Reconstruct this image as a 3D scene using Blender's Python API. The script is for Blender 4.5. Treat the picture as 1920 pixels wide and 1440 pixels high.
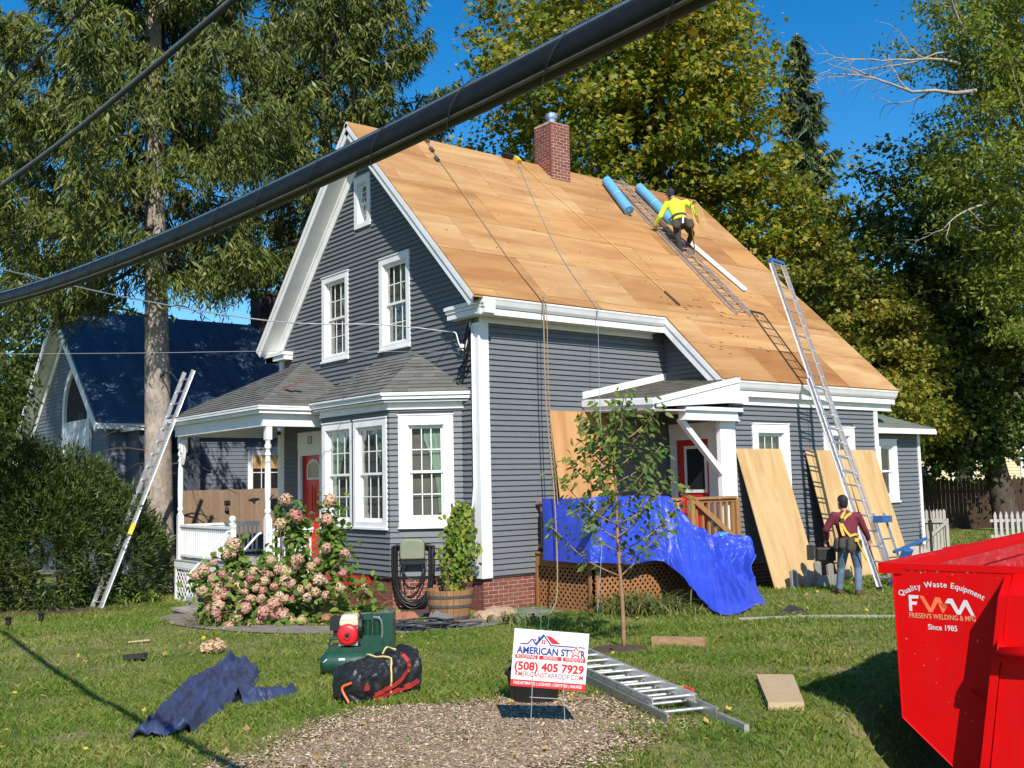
import bpy, bmesh, math, random
import numpy as np
from mathutils import Vector, Matrix, Euler
random.seed(7); rng = np.random.default_rng(7)
for o in list(bpy.data.objects): bpy.data.objects.remove(o)
sc = bpy.context.scene; COL = sc.collection
R = math.radians
# ------------------------------------------------------------------ camera
camd = bpy.data.cameras.new('camera'); cam = bpy.data.objects.new('camera', camd); COL.objects.link(cam)
camd.sensor_fit = 'HORIZONTAL'; camd.sensor_width = 36.0; camd.lens = 1932.65/1920*36.0; camd.clip_start = 0.05; camd.clip_end = 900
_y, _p, _r = 0.6712, 0.0944, -0.0211
fw = Vector((math.sin(_y)*math.cos(_p), math.cos(_y)*math.cos(_p), math.sin(_p)))
rt = Vector((math.cos(_y), -math.sin(_y), 0)); up = rt.cross(fw)
r2 = math.cos(_r)*rt+math.sin(_r)*up; u2 = -math.sin(_r)*rt+math.cos(_r)*up
cam.matrix_world = Matrix(((r2.x,u2.x,-fw.x,-10.6865),(r2.y,u2.y,-fw.y,-14.3628),(r2.z,u2.z,-fw.z,1.6117),(0,0,0,1)))
sc.camera = cam
# ------------------------------------------------------------------ sky, sun, exposure
EL, AZ = R(39), R(-118)
SUND = Vector((math.cos(EL)*math.cos(AZ), math.cos(EL)*math.sin(AZ), math.sin(EL)))
w = bpy.data.worlds.new('World'); sc.world = w; w.use_nodes = True
nt = w.node_tree; nt.nodes.clear()
sky = nt.nodes.new('ShaderNodeTexSky'); sky.sky_type = 'NISHITA'; sky.sun_disc = False
sky.sun_elevation = EL; sky.sun_rotation = math.atan2(SUND.x, SUND.y); sky.altitude = 200; sky.air_density = 1.0; sky.dust_density = 0.25; sky.ozone_density = 3.0
bg = nt.nodes.new('ShaderNodeBackground'); bg.inputs[1].default_value = 0.13
wo = nt.nodes.new('ShaderNodeOutputWorld'); hs = nt.nodes.new('ShaderNodeHueSaturation'); hs.inputs['Saturation'].default_value = 1.42; nt.links.new(sky.outputs[0], hs.inputs['Color']); nt.links.new(hs.outputs[0], bg.inputs[0]); nt.links.new(bg.outputs[0], wo.inputs[0])
sund = bpy.data.lights.new('sun', 'SUN'); sund.energy = 5.0; sund.angle = R(0.53); sund.color = (1.0, 0.94, 0.85)
sun = bpy.data.objects.new('sun', sund); COL.objects.link(sun); sun.rotation_euler = SUND.to_track_quat('Z','Y').to_euler()
vs = sc.view_settings; vs.view_transform = 'Standard'; vs.look = 'None'; vs.exposure = 0.32; vs.gamma = 1.0; vs.use_curve_mapping = False
sc.cycles.max_bounces = 4; sc.cycles.diffuse_bounces = 3; sc.cycles.glossy_bounces = 2; sc.cycles.transmission_bounces = 3; sc.cycles.transparent_max_bounces = 8
# ------------------------------------------------------------------ helpers
def V(*a): return Vector(a)
class MB:
    """collects geometry for one mesh"""
    def __init__(s): s.v = []; s.f = []
    def add(s, vs_, fs):
        b = len(s.v); s.v += [tuple(p) for p in vs_]; s.f += [tuple(i+b for i in f) for f in fs]; return s
    def box(s, x0,x1,y0,y1,z0,z1):
        return s.hexa([(x0,y0,z0),(x1,y0,z0),(x1,y1,z0),(x0,y1,z0),(x0,y0,z1),(x1,y0,z1),(x1,y1,z1),(x0,y1,z1)])
    def hexa(s, p):
        return s.add(p, [(0,3,2,1),(4,5,6,7),(0,1,5,4),(1,2,6,5),(2,3,7,6),(3,0,4,7)])
    def obox(s, c, ax, ay, az, hx, hy, hz):
        c=Vector(c); X=Vector(ax)*hx; Y=Vector(ay)*hy; Z=Vector(az)*hz
        return s.hexa([c-X-Y-Z,c+X-Y-Z,c+X+Y-Z,c-X+Y-Z,c-X-Y+Z,c+X-Y+Z,c+X+Y+Z,c-X+Y+Z])
    def beam(s, a, b, wx, wz, upv=(0,0,1)):
        a=Vector(a); b=Vector(b); d=(b-a); L=d.length; d.normalize(); X=d.cross(Vector(upv))
        if X.length<1e-5: X=d.cross(Vector((1,0,0)))
        X.normalize(); Z=X.cross(d); return s.obox((a+b)/2, d, X, Z, L/2, wx/2, wz/2)
    def prism(s, poly, vec):
        """poly: list of 3-D points; extruded by vec"""
        n=len(poly); vec=Vector(vec); p=[Vector(q) for q in poly]; p2=[q+vec for q in p]
        return s.add(p+p2, [tuple(range(n))[::-1], tuple(range(n,2*n))]+[(i,(i+1)%n,n+(i+1)%n,n+i) for i in range(n)])
    def tube(s, pts, rad, seg=8, closed=False, caps=True):
        pts=[Vector(p) for p in pts]; n=len(pts)
        if not hasattr(rad,'__len__'): rad=[rad]*n
        T=[]
        for i in range(n):
            a=pts[(i-1)%n] if (closed or i>0) else pts[i]; b=pts[(i+1)%n] if (closed or i<n-1) else pts[i]
            t=b-a; T.append(t.normalized() if t.length>1e-9 else Vector((0,0,1)))
        N=T[0].orthogonal().normalized(); vs_=[]
        for i in range(n):
            N=(N-T[i]*N.dot(T[i])); N=N.normalized() if N.length>1e-6 else T[i].orthogonal().normalized(); B=T[i].cross(N)
            for k in range(seg):
                a=2*math.pi*k/seg; vs_.append(pts[i]+(N*math.cos(a)+B*math.sin(a))*rad[i])
        fs=[]
        for i in range(n if closed else n-1):
            j=(i+1)%n
            for k in range(seg):
                k2=(k+1)%seg; fs.append((i*seg+k,i*seg+k2,j*seg+k2,j*seg+k))
        if caps and not closed: fs.append(tuple(range(seg))[::-1]); fs.append(tuple((n-1)*seg+k for k in range(seg)))
        return s.add(vs_, fs)
    def lathe(s, prof, c=(0,0,0), seg=16, axis=None):
        """prof: list of (radius, height)"""
        c=Vector(c); vs_=[]; n=len(prof)
        Z=Vector(axis).normalized() if axis else Vector((0,0,1)); X=Z.orthogonal().normalized() if axis else Vector((1,0,0)); Y=Z.cross(X)
        for r_,h in prof:
            for k in range(seg):
                a=2*math.pi*(k+.5)/seg; vs_.append(c+X*(r_*math.cos(a))+Y*(r_*math.sin(a))+Z*h)
        fs=[(i*seg+k,i*seg+(k+1)%seg,(i+1)*seg+(k+1)%seg,(i+1)*seg+k) for i in range(n-1) for k in range(seg)]
        fs.append(tuple(range(seg))[::-1]); fs.append(tuple((n-1)*seg+k for k in range(seg)))
        return s.add(vs_, fs)
    def quad(s, a,b,c,d): return s.add([a,b,c,d],[(0,1,2,3)])
    def poly(s, pts): return s.add(pts,[tuple(range(len(pts)))])
    def grid(s, fn, nu, nv):
        vs_=[fn(i/nu,j/nv) for j in range(nv+1) for i in range(nu+1)]
        return s.add(vs_, [(j*(nu+1)+i,j*(nu+1)+i+1,(j+1)*(nu+1)+i+1,(j+1)*(nu+1)+i) for j in range(nv) for i in range(nu)])
    def mesh(s, name, mat=None, smooth=False):
        m=bpy.data.meshes.new(name); m.from_pydata(s.v, [], s.f); m.update()
        if mat: m.materials.append(mat)
        if smooth: m.polygons.foreach_set('use_smooth',[True]*len(m.polygons))
        return m
    def build(s, name, mat, parent=None, smooth=False, kind=None):
        o=bpy.data.objects.new(name, s.mesh(name, mat, smooth)); COL.objects.link(o)
        if parent is not None: attach(o, parent)
        if kind: o['kind']=kind
        return o
ABS = {}   # absolute location of every object that can be a parent
def wloc(o):
    p=Vector(o.location)
    return p if o.parent is None else p+wloc(o.parent)
def attach(o, parent):
    """parent o without moving it (parents are never rotated)"""
    o.parent=parent; o.location=Vector(o.location)-wloc(parent)
def tag(o, label, cat, group=None, kind=None):
    o['label']=label; o['category']=cat
    if group: o['group']=group
    if kind: o['kind']=kind
    return o
def thing(name, loc, label, cat, group=None):
    o=bpy.data.objects.new(name,None); COL.objects.link(o); o.location=loc; o.empty_display_size=.2
    return tag(o,label,cat,group)
def inst(name, mesh, mat4, parent=None):
    o=bpy.data.objects.new(name,mesh); COL.objects.link(o)
    loc,rot,scl=mat4.decompose(); o.rotation_mode='QUATERNION'; o.rotation_quaternion=rot; o.scale=scl; o.location=loc
    if parent is not None: attach(o,parent)
    return o
def npmesh(name, verts, faces_flat, loop_tot, mat, smooth=False):
    """fast mesh from numpy: verts (n,3), faces_flat vertex indices, loop_tot verts per face (const)"""
    m=bpy.data.meshes.new(name); nv=len(verts); nf=len(faces_flat)//loop_tot
    m.vertices.add(nv); m.vertices.foreach_set('co', np.asarray(verts,dtype=np.float32).ravel())
    m.loops.add(nf*loop_tot); m.loops.foreach_set('vertex_index', np.asarray(faces_flat,dtype=np.int32))
    m.polygons.add(nf); m.polygons.foreach_set('loop_start', np.arange(nf,dtype=np.int32)*loop_tot)
    if smooth: m.polygons.foreach_set('use_smooth', np.ones(nf,dtype=bool))
    m.update(calc_edges=True); m.validate()
    if mat: m.materials.append(mat)
    return m
def npobj(name, verts, ff, lt, mat, parent=None, kind=None, smooth=False):
    o=bpy.data.objects.new(name, npmesh(name,verts,ff,lt,mat,smooth)); COL.objects.link(o)
    if parent is not None: attach(o,parent)
    if kind: o['kind']=kind
    return o
def bez(pts, n=24):
    """Catmull-Rom through points"""
    P=[Vector(p) for p in pts]; P=[P[0]*2-P[1]]+P+[P[-1]*2-P[-2]]; out=[]; m=len(P)-3
    for i in range(m):
        a,b,c,d=P[i:i+4]; k=max(2,n//m)
        for j in range(k+(1 if i==m-1 else 0)):
            t=j/k; out.append(.5*((2*b)+(c-a)*t+(2*a-5*b+4*c-d)*t*t+(3*b-a-3*c+d)*t**3))
    return out
def S01(t): t=min(1.,max(0.,t)); return t*t*(3-2*t)
# ------------------------------------------------------------------ materials
MATS={}
class NT:
    def __init__(s,name):
        s.m=bpy.data.materials.new(name); s.m.use_nodes=True; s.t=s.m.node_tree; s.t.nodes.clear()
        s.out=s.t.nodes.new('ShaderNodeOutputMaterial'); s.b=s.t.nodes.new('ShaderNodeBsdfPrincipled'); s.t.links.new(s.b.outputs[0],s.out.inputs[0])
    def n(s,ty,**k):
        x=s.t.nodes.new(ty)
        for a,b in k.items(): setattr(x,a,b)
        return x
    def l(s,a,b): s.t.links.new(a,b)
    def coord(s,kind='Object',scale=(1,1,1),rand=False):
        tc=s.n('ShaderNodeTexCoord'); mp=s.n('ShaderNodeMapping'); mp.inputs['Scale'].default_value=scale; s.l(tc.outputs[kind],mp.inputs['Vector'])
        if rand:
            oi=s.n('ShaderNodeObjectInfo'); mu=s.n('ShaderNodeMath',operation='MULTIPLY'); mu.inputs[1].default_value=57.; s.l(oi.outputs['Random'],mu.inputs[0])
            cx=s.n('ShaderNodeCombineXYZ'); s.l(mu.outputs[0],cx.inputs[0]); s.l(mu.outputs[0],cx.inputs[1]); s.l(cx.outputs[0],mp.inputs['Location'])
        return mp.outputs[0]
    def noise(s,vec,scale=5,detail=4,rough=.55,dist=0.):
        x=s.n('ShaderNodeTexNoise'); x.inputs['Scale'].default_value=scale; x.inputs['Detail'].default_value=detail; x.inputs['Roughness'].default_value=rough; x.inputs['Distortion'].default_value=dist
        s.l(vec,x.inputs['Vector']); return x.outputs['Fac']
    def ramp(s,fac,stops):
        x=s.n('ShaderNodeValToRGB'); e=x.color_ramp.elements
        while len(e)<len(stops): e.new(.5)
        for i,(p,c) in enumerate(stops): e[i].position=p; e[i].color=(*c,1)
        s.l(fac,x.inputs[0]); return x.outputs[0]
    def mix(s,fac,a,b,mode='MIX'):
        x=s.n('ShaderNodeMix',data_type='RGBA',blend_type=mode)
        for sock,v in ((x.inputs[0],fac),(x.inputs[6],a),(x.inputs[7],b)):
            if hasattr(v,'is_linked'): s.l(v,sock)
            elif isinstance(v,(int,float)): sock.default_value=v
            else: sock.default_value=(*v,1)
        return x.outputs[2]
    def math(s,op,a,b=None):
        x=s.n('ShaderNodeMath',operation=op)
        for sock,v in ((x.inputs[0],a),(x.inputs[1],b)):
            if v is None: continue
            if hasattr(v,'is_linked'): s.l(v,sock)
            else: sock.default_value=v
        return x.outputs[0]
    def isl(s): return s.n('ShaderNodeNewGeometry').outputs['Random Per Island']
    def orand(s): return s.n('ShaderNodeObjectInfo').outputs['Random']
    def col(s,c):
        if hasattr(c,'is_linked'): s.l(c,s.b.inputs['Base Color'])
        else: s.b.inputs['Base Color'].default_value=(*c,1)
    def rough(s,v): 
        if hasattr(v,'is_linked'): s.l(v,s.b.inputs['Roughness'])
        else: s.b.inputs['Roughness'].default_value=v
    def bump(s,h,strength=.3,dist=.01):
        x=s.n('ShaderNodeBump'); x.inputs['Strength'].default_value=strength; x.inputs['Distance'].default_value=dist; s.l(h,x.inputs['Height']); s.l(x.outputs[0],s.b.inputs['Normal'])
def simple(name,c,rough=.6,var=.12,scale=6.,metal=0.,bump=.0,coat=0.,spec=.5):
    if name in MATS: return MATS[name]
    t=NT(name); v=t.coord(); f=t.noise(v,scale,5,.6)
    d=tuple(max(0,x*(1-var)) for x in c); h=tuple(min(1,x*(1+var)) for x in c)
    t.col(t.ramp(f,[(.3,d),(.7,h)])); t.rough(rough); t.b.inputs['Metallic'].default_value=metal; t.b.inputs['Specular IOR Level'].default_value=spec
    if coat: t.b.inputs['Coat Weight'].default_value=coat
    if bump: t.bump(t.noise(v,scale*6,4,.6),bump,.01)
    MATS[name]=t.m; return t.m
def two_sided_leaf(name,stops,trans=.35,rough=.5,noise_scale=.35,wi=.55):
    """leaf colour by random per leaf, blended with large-scale noise; thin translucent blade"""
    t=NT(name); isl=t.isl(); v=t.coord('Object'); nf=t.noise(v,noise_scale,3,.6)
    fac=t.math('ADD',t.math('MULTIPLY',isl,wi),t.math('MULTIPLY',nf,1-wi))
    c=t.ramp(fac,stops); t.col(c); t.rough(rough); t.b.inputs['Specular IOR Level'].default_value=.35
    tr=t.n('ShaderNodeBsdfTranslucent'); t.l(c,tr.inputs[0]); mx=t.n('ShaderNodeMixShader'); mx.inputs[0].default_value=trans
    t.l(t.b.outputs[0],mx.inputs[1]); t.l(tr.outputs[0],mx.inputs[2]); t.l(mx.outputs[0],t.out.inputs[0]); return t.m
def mk_siding():
    t=NT('siding_paint'); v=t.coord('Object',(1,1,1)); f=t.noise(v,1.3,4,.6); g=t.noise(t.coord('Object',(6,6,1.2)),4,4,.7)
    c=t.ramp(f,[(.3,(.128,.139,.150)),(.7,(.150,.160,.170))]); c=t.mix(.25,c,t.ramp(g,[(.35,(.112,.122,.132)),(.7,(.175,.184,.192))]))
    oi=t.orand(); c=t.mix(t.math('MULTIPLY',oi,.16),c,(.195,.20,.205))
    t.col(c); t.rough(.62); t.b.inputs['Specular IOR Level'].default_value=.35; c2=t.mix(t.math('MULTIPLY',t.math('GREATER_THAN',t.noise(t.coord('Object',(2,2,7)),6,5,.7),.63),.18),c,(.20,.205,.205)); t.col(c2); t.bump(t.noise(t.coord('Object',(3,3,30)),14,3,.6),.15,.004); return t.m
def mk_white():
    t=NT('white_paint'); v=t.coord('Object'); f=t.noise(v,2.2,5,.65); g=t.noise(v,30,3,.6)
    c=t.ramp(f,[(.25,(.70,.70,.68)),(.55,(.80,.80,.79)),(.8,(.83,.83,.82))]); c=t.mix(t.math('MULTIPLY',t.math('GREATER_THAN',g,.69),.35),c,(.52,.50,.46)); t.col(c); t.rough(.5); t.b.inputs['Specular IOR Level'].default_value=.4; return t.m
def mk_ply(name,dark,mid,light,along='x',knots=True):
    t=NT(name); sc_=(.26,1.5,1.5) if along=='x' else (2.6,.40,2.6)
    v=t.coord('Object',sc_,rand=True); f=t.noise(v,1.15,5,.60,.9); f2=t.noise(t.coord('Object',tuple(x*2.3 for x in sc_),rand=True),5.,4,.7,.4)
    c=t.ramp(f,[(.30,dark),(.47,mid),(.66,light)]); c=t.mix(.16,c,t.ramp(f2,[(.35,dark),(.62,light)]))
    hue=t.ramp(t.orand(),[(0,(.74,.60,.47)),(.22,(.92,.84,.74)),(.5,(1,1,1)),(.78,(1.06,1.04,1.02)),(1,(1.0,.86,.68))]); c=t.mix(1.0,c,hue,'MULTIPLY')
    if knots:
        vo=t.n('ShaderNodeTexVoronoi'); vo.inputs['Scale'].default_value=1.; t.l(t.coord('Object',(1.7,3.2,3.2) if along=='x' else (3.2,1.7,3.2),rand=True),vo.inputs['Vector'])
        c=t.mix(t.math('MULTIPLY',t.math('LESS_THAN',vo.outputs['Distance'],.055),.55),c,tuple(x*.45 for x in dark))
    t.col(c); t.rough(.75); t.b.inputs['Specular IOR Level'].default_value=.25; t.bump(f2,.15,.004); return t.m
def mk_shingle(name,cols):
    t=NT(name); i=t.isl(); c=t.ramp(i,[(k/(len(cols)-1),cc) for k,cc in enumerate(cols)]); g=t.noise(t.coord('Object'),90,3,.7); c=t.mix(.55,c,t.ramp(g,[(.3,tuple(x*.55 for x in cols[1])),(.7,tuple(x*1.5 for x in cols[1]))])); t.col(c); t.rough(.95); t.b.inputs['Specular IOR Level'].default_value=.15; t.bump(g,.4,.004); return t.m
def mk_brick():
    t=NT('brick_red'); c=t.ramp(t.orand(),[(0,(.145,.045,.033)),(.35,(.205,.066,.047)),(.7,(.25,.085,.06)),(1,(.19,.085,.066))]); g=t.noise(t.coord('Object',(1,1,1),rand=True),7,5,.7); c=t.mix(.4,c,t.ramp(g,[(.3,(.11,.045,.036)),(.55,(.21,.075,.055)),(.8,(.33,.17,.13))])); t.col(c); t.rough(.9); t.b.inputs['Specular IOR Level'].default_value=.2; t.bump(g,.4,.006); return t.m
def mk_glass():
    t=NT('window_glass'); t.t.nodes.remove(t.b); tr=t.n('ShaderNodeBsdfTransparent'); tr.inputs[0].default_value=(.86,.89,.88,1); gl=t.n('ShaderNodeBsdfGlossy'); gl.inputs['Roughness'].default_value=.03
    fr=t.n('ShaderNodeFresnel'); fr.inputs[0].default_value=1.5; mx=t.n('ShaderNodeMixShader'); t.l(t.math('MULTIPLY',fr.outputs[0],.25),mx.inputs[0]); t.l(tr.outputs[0],mx.inputs[1]); t.l(gl.outputs[0],mx.inputs[2]); t.l(mx.outputs[0],t.out.inputs[0]); return t.m
def mk_bark(name,c0,c1,zs=.35,scale=9):
    t=NT(name); v=t.coord('Object',(1,1,zs)); f=t.noise(v,scale,6,.72,.5); g=t.noise(t.coord('Object'),2.2,4,.6); c=t.ramp(f,[(.32,c0),(.62,c1)]); c=t.mix(.3,c,t.ramp(g,[(.35,c0),(.7,tuple(min(1,x*1.35) for x in c1))])); t.col(c); t.rough(.95); t.b.inputs['Specular IOR Level'].default_value=.1; t.bump(f,.9,.03); return t.m
def mk_wood(name,c0,c1,axis=(1,1,.12),rand=True,scale=9):
    t=NT(name); f=t.noise(t.coord('Object',axis,rand=rand),scale,5,.65,.6); c=t.ramp(f,[(.3,c0),(.68,c1)]); c=t.mix(t.math('MULTIPLY',t.orand(),.3),c,tuple(x*.7 for x in c0)); t.col(c); t.rough(.8); t.b.inputs['Specular IOR Level'].default_value=.2; t.bump(f,.3,.006); return t.m
def mk_metal(name,c,rough=.35,var=.2):
    t=NT(name); v=t.coord('Object',(1,1,1)); f=t.noise(v,9,5,.7); d=tuple(x*(1-var) for x in c); t.col(t.ramp(f,[(.3,d),(.65,c)])); t.b.inputs['Metallic'].default_value=.85; t.rough(t.math('ADD',t.math('MULTIPLY',f,.3),rough-.12)); return t.m
SIDING=mk_siding(); WHITE=mk_white(); GLASS=mk_glass(); BRICK=mk_brick()
ROOFPLY=mk_ply('roof_plywood',(.300,.142,.052),(.400,.222,.094),(.495,.318,.148))
LEANPLY=mk_ply('pale_plywood',(.40,.235,.095),(.50,.33,.15),(.58,.41,.205),'y')
SHING=mk_shingle('grey_shingle',[(.085,.085,.08),(.135,.132,.122),(.17,.165,.152),(.21,.205,.19)])
SHINGG=mk_shingle('greenish_shingle',[(.12,.145,.115),(.17,.19,.155),(.21,.225,.19)])
MORTAR=simple('mortar',(.52,.41,.34),.95,.2,20)
ALU=mk_metal('aluminium',(.72,.72,.71),.42); GALV=mk_metal('galvanised_steel',(.55,.56,.57),.4); STEEL=mk_metal('chrome_flue',(.8,.8,.8),.2)
BLIND=simple('window_blind',(.17,.15,.13),.8,.15,3.); CURT=simple('green_curtain',(.30,.40,.31),.85,.12,5.); WARM=simple('attic_wood',(.55,.33,.13),.8,.2,5.)
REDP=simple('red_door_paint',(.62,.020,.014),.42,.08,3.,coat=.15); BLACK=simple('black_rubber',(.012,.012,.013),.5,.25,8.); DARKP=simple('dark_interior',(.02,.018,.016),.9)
CONC=simple('concrete',(.30,.27,.23),.95,.25,3.,bump=.4); SOIL=simple('mulch_soil',(.075,.045,.03),.98,.4,18.,bump=.8)
# ------------------------------------------------------------------ ground
DA=Vector((-3.1,-9.55,0)); DU=Vector((.22,-.975,0)).normalized(); DV=Vector((.976,.22,0)).normalized()
def zg(x,y):
    z=-0.60+0.15*max(S01((x-1)/4.5),S01((-2.5-y)/4.5))-.27*S01((y-2.2)/5.)*S01((3.-x)/4.)
    tu=(x-DA.x)*DU.x+(y-DA.y)*DU.y
    z-=.66*S01((tu+.55)/.85)
    m=math.exp(-(((x+5.6)/1.5)**2+((y+7.0)/1.2)**2)); z+=.05*m
    return z
def zgn(x,y):
    s=lambda t:(lambda t:t*t*(3-2*t))(np.clip(t,0,1))
    z=-0.60+0.15*np.maximum(s((x-1)/4.5),s((-2.5-y)/4.5))-.27*s((y-2.2)/5.)*s((3.-x)/4.)
    tu=(x-DA.x)*DU.x+(y-DA.y)*DU.y
    z=z-.66*s((tu+.55)/.85)+.05*np.exp(-(((x+5.6)/1.5)**2+((y+7.0)/1.2)**2)); return z
def mulch_d(x,y):
    """>0 inside the bark mulch bed in the foreground"""
    e=.16*np.sin(x*3.1+1)+.13*np.sin(y*4.3)+.10*np.sin(x*7.7+y*5.1)+.07*np.sin(x*17.+y*3.)*np.sin(y*19.-x*4)
    a=1-((x+5.75)/1.75)**2-((y+7.35)/1.35)**2
    return a+e
def mk_lawn():
    t=NT('lawn_ground'); v=t.coord('Object'); f=t.noise(v,1.1,6,.65); g=t.noise(v,14,5,.7); h=t.noise(v,.45,3,.6)
    c=t.ramp(g,[(.3,(.06,.085,.02)),(.52,(.12,.15,.035)),(.72,(.22,.20,.08))])
    c=t.mix(t.ramp(f,[(.46,(0,0,0)),(.66,(1,1,1))]),c,t.ramp(g,[(.3,(.17,.14,.065)),(.7,(.38,.30,.17))])); t.col(c); t.rough(.98); t.b.inputs['Specular IOR Level'].default_value=.05; t.bump(g,.8,.03); return t.m
LAWN=mk_lawn()
def build_ground():
    def axis(lo,hi,n0,n1,step):
        inner=list(np.arange(n0,n1+1e-6,step)); out=[]; d=step; x=n0
        while x>lo: d*=1.35; x-=d; out.append(x)
        out=out[::-1]+inner; d=step; x=n1
        while x<hi: d*=1.35; x+=d; out.append(x)
        return np.array(out)
    X=axis(-260,420,-12,16,.2); Y=axis(-260,420,-13,14,.2); xx,yy=np.meshgrid(X,Y); zz=zgn(xx,yy)+.012*np.sin(xx*5.3+yy*2.)*np.sin(yy*6.1-xx)
    nx,ny=len(X),len(Y); vv=np.stack([xx.ravel(),yy.ravel(),zz.ravel()],1)
    i=np.arange(nx-1); j=np.arange(ny-1); I,J=np.meshgrid(i,j); a=(J*nx+I).ravel(); ff=np.stack([a,a+1,a+nx+1,a+nx],1).ravel()
    o=npobj('ground',vv,ff,4,LAWN,smooth=True); o['kind']='structure'; return o
build_ground()
# ------------------------------------------------------------------ the house
L1,W_,OE,OV,ZE,ZR,XR,XL,D_,L2=4.70,7.66,.50,.46,4.79,9.07,10.17,4.245,1.60,9.59
SL=(ZR-ZE)/(W_/2+OE); YE2=-1.86; ZE2=ZE-1.36*SL
ca=1/math.hypot(1,SL); sa=SL*ca
house=thing('house',(4.8,3.0,-.6),'grey clapboard house with bare plywood roof, bay window and red doors','house')
class WF:
    """a wall frame: origin, along direction, outward normal"""
    def __init__(s,o,sd,n): s.o=Vector(o); s.s=Vector(sd); s.n=Vector(n)
    def p(s,a,z,n=0.): q=s.o+s.s*a+s.n*n; return Vector((q.x,q.y,z))
    def box(s,mb,a0,a1,z0,z1,n0,n1):
        return mb.hexa([s.p(a0,z0,n1),s.p(a1,z0,n1),s.p(a1,z0,n0),s.p(a0,z0,n0),s.p(a0,z1,n1),s.p(a1,z1,n1),s.p(a1,z1,n0),s.p(a0,z1,n0)])
GAB=WF((0,0,0),(0,1,0),(-1,0,0)); SID=WF((0,0,0),(1,0,0),(0,-1,0)); REA=WF((L1,-D_,0),(1,0,0),(0,-1,0)); RET=WF((L1,0,0),(0,-1,0),(-1,0,0))
BAYP=[(0,.52),(-1.0,1.35),(-1.0,3.86),(0,4.69)]
def wfp(a,b):
    a=Vector((*a,0)); b=Vector((*b,0)); s=(b-a); L=s.length; s.normalize(); n=Vector((s.y,-s.x,0)); return WF(a,s,-n if False else n),L
BR,BRL=wfp(BAYP[0],BAYP[1]); BF,BFL=wfp(BAYP[1],BAYP[2]); BL,BLL=wfp(BAYP[2],BAYP[3])
for wf in (BR,BF,BL):
    if wf.n.x>0: wf.n=-wf.n
ANX=WF((9.62,-1.35,0),(1,0,0),(0,-1,0))
roofz=lambda y: ZE+(min(y,W_-y)+OE)*SL
CLAP=[]   # (area, verts)
EXPO=.0965
def clap(wf,lo,hi,z0,z1,opens,expo=EXPO,n0=.004):
    """courses of clapboard between s=lo(z) and hi(z), leaving out openings (a0,a1,z0,z1)"""
    k=0; z=z0
    while z<z1-.02:
        zt=min(z+expo,z1); lo0,hi0,lo1,hi1=lo(z),hi(z),lo(zt),hi(zt)
        segs=[(lo0,hi0,lo1,hi1)]
        for (a0,a1,b0,b1) in opens:
            if b0<zt-.012 and b1>z+.012:
                new=[]
                for (p,q,r,t) in segs:
                    if a1<=min(p,r) or a0>=max(q,t): new.append((p,q,r,t)); continue
                    if a0>p: new.append((p,min(q,a0),r,min(t,a0)))
                    if a1<q: new.append((max(p,a1),q,max(r,a1),t))
                segs=new
        for (p,q,r,t) in segs:
            if q-p<.03: continue
            t2=max(t,r+.001)
            cuts=[(p,q,r,t2)]
            if q-p>2.6:
                x_=p+(q-p)*rng.uniform(.3,.7); cuts=[(p,x_-.002,r,x_-.002),(x_+.002,q,x_+.002,t2)]   # butt joint
            for (p,q,r,t2) in cuts: jz=rng.uniform(-.0018,.0018); z_=z+jz; CLAP.append(((q-p)*(zt-z),[wf.p(p,z_,n0+.038+jz),wf.p(q,z_,n0+.038-jz),wf.p(q,z_,0),wf.p(p,z_,0),wf.p(r,zt+.008,n0+.004),wf.p(t2,zt+.008,n0+.004),wf.p(t2,zt+.008,0),wf.p(r,zt+.008,0)]))
        z+=expo; k+=1
def wall(mb,wf,lo,hi,z0,ztop,opens,th=.12,n=-.002,breaks=()):
    """wall sheet with openings; ztop is a function of s"""
    bs=sorted(set([lo,hi]+[b for b in breaks if lo<b<hi]+[e for o in opens for e in o[:2] if lo<e<hi]))
    for a,b in zip(bs,bs[1:]):
        m=(a+b)/2; cur=z0
        for (o0,o1,b0,b1) in sorted([o for o in opens if o[0]<=m<=o[1]],key=lambda o:o[2]):
            if b0>cur: wf.box(mb,a,b,cur,b0,n-th,n)
            cur=max(cur,b1)
        za,zb=ztop(a+1e-6),ztop(b-1e-6)
        mb.hexa([wf.p(a,cur,n),wf.p(b,cur,n),wf.p(b,cur,n-th),wf.p(a,cur,n-th),wf.p(a,za,n),wf.p(b,zb,n),wf.p(b,zb,n-th),wf.p(a,za,n-th)])
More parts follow.
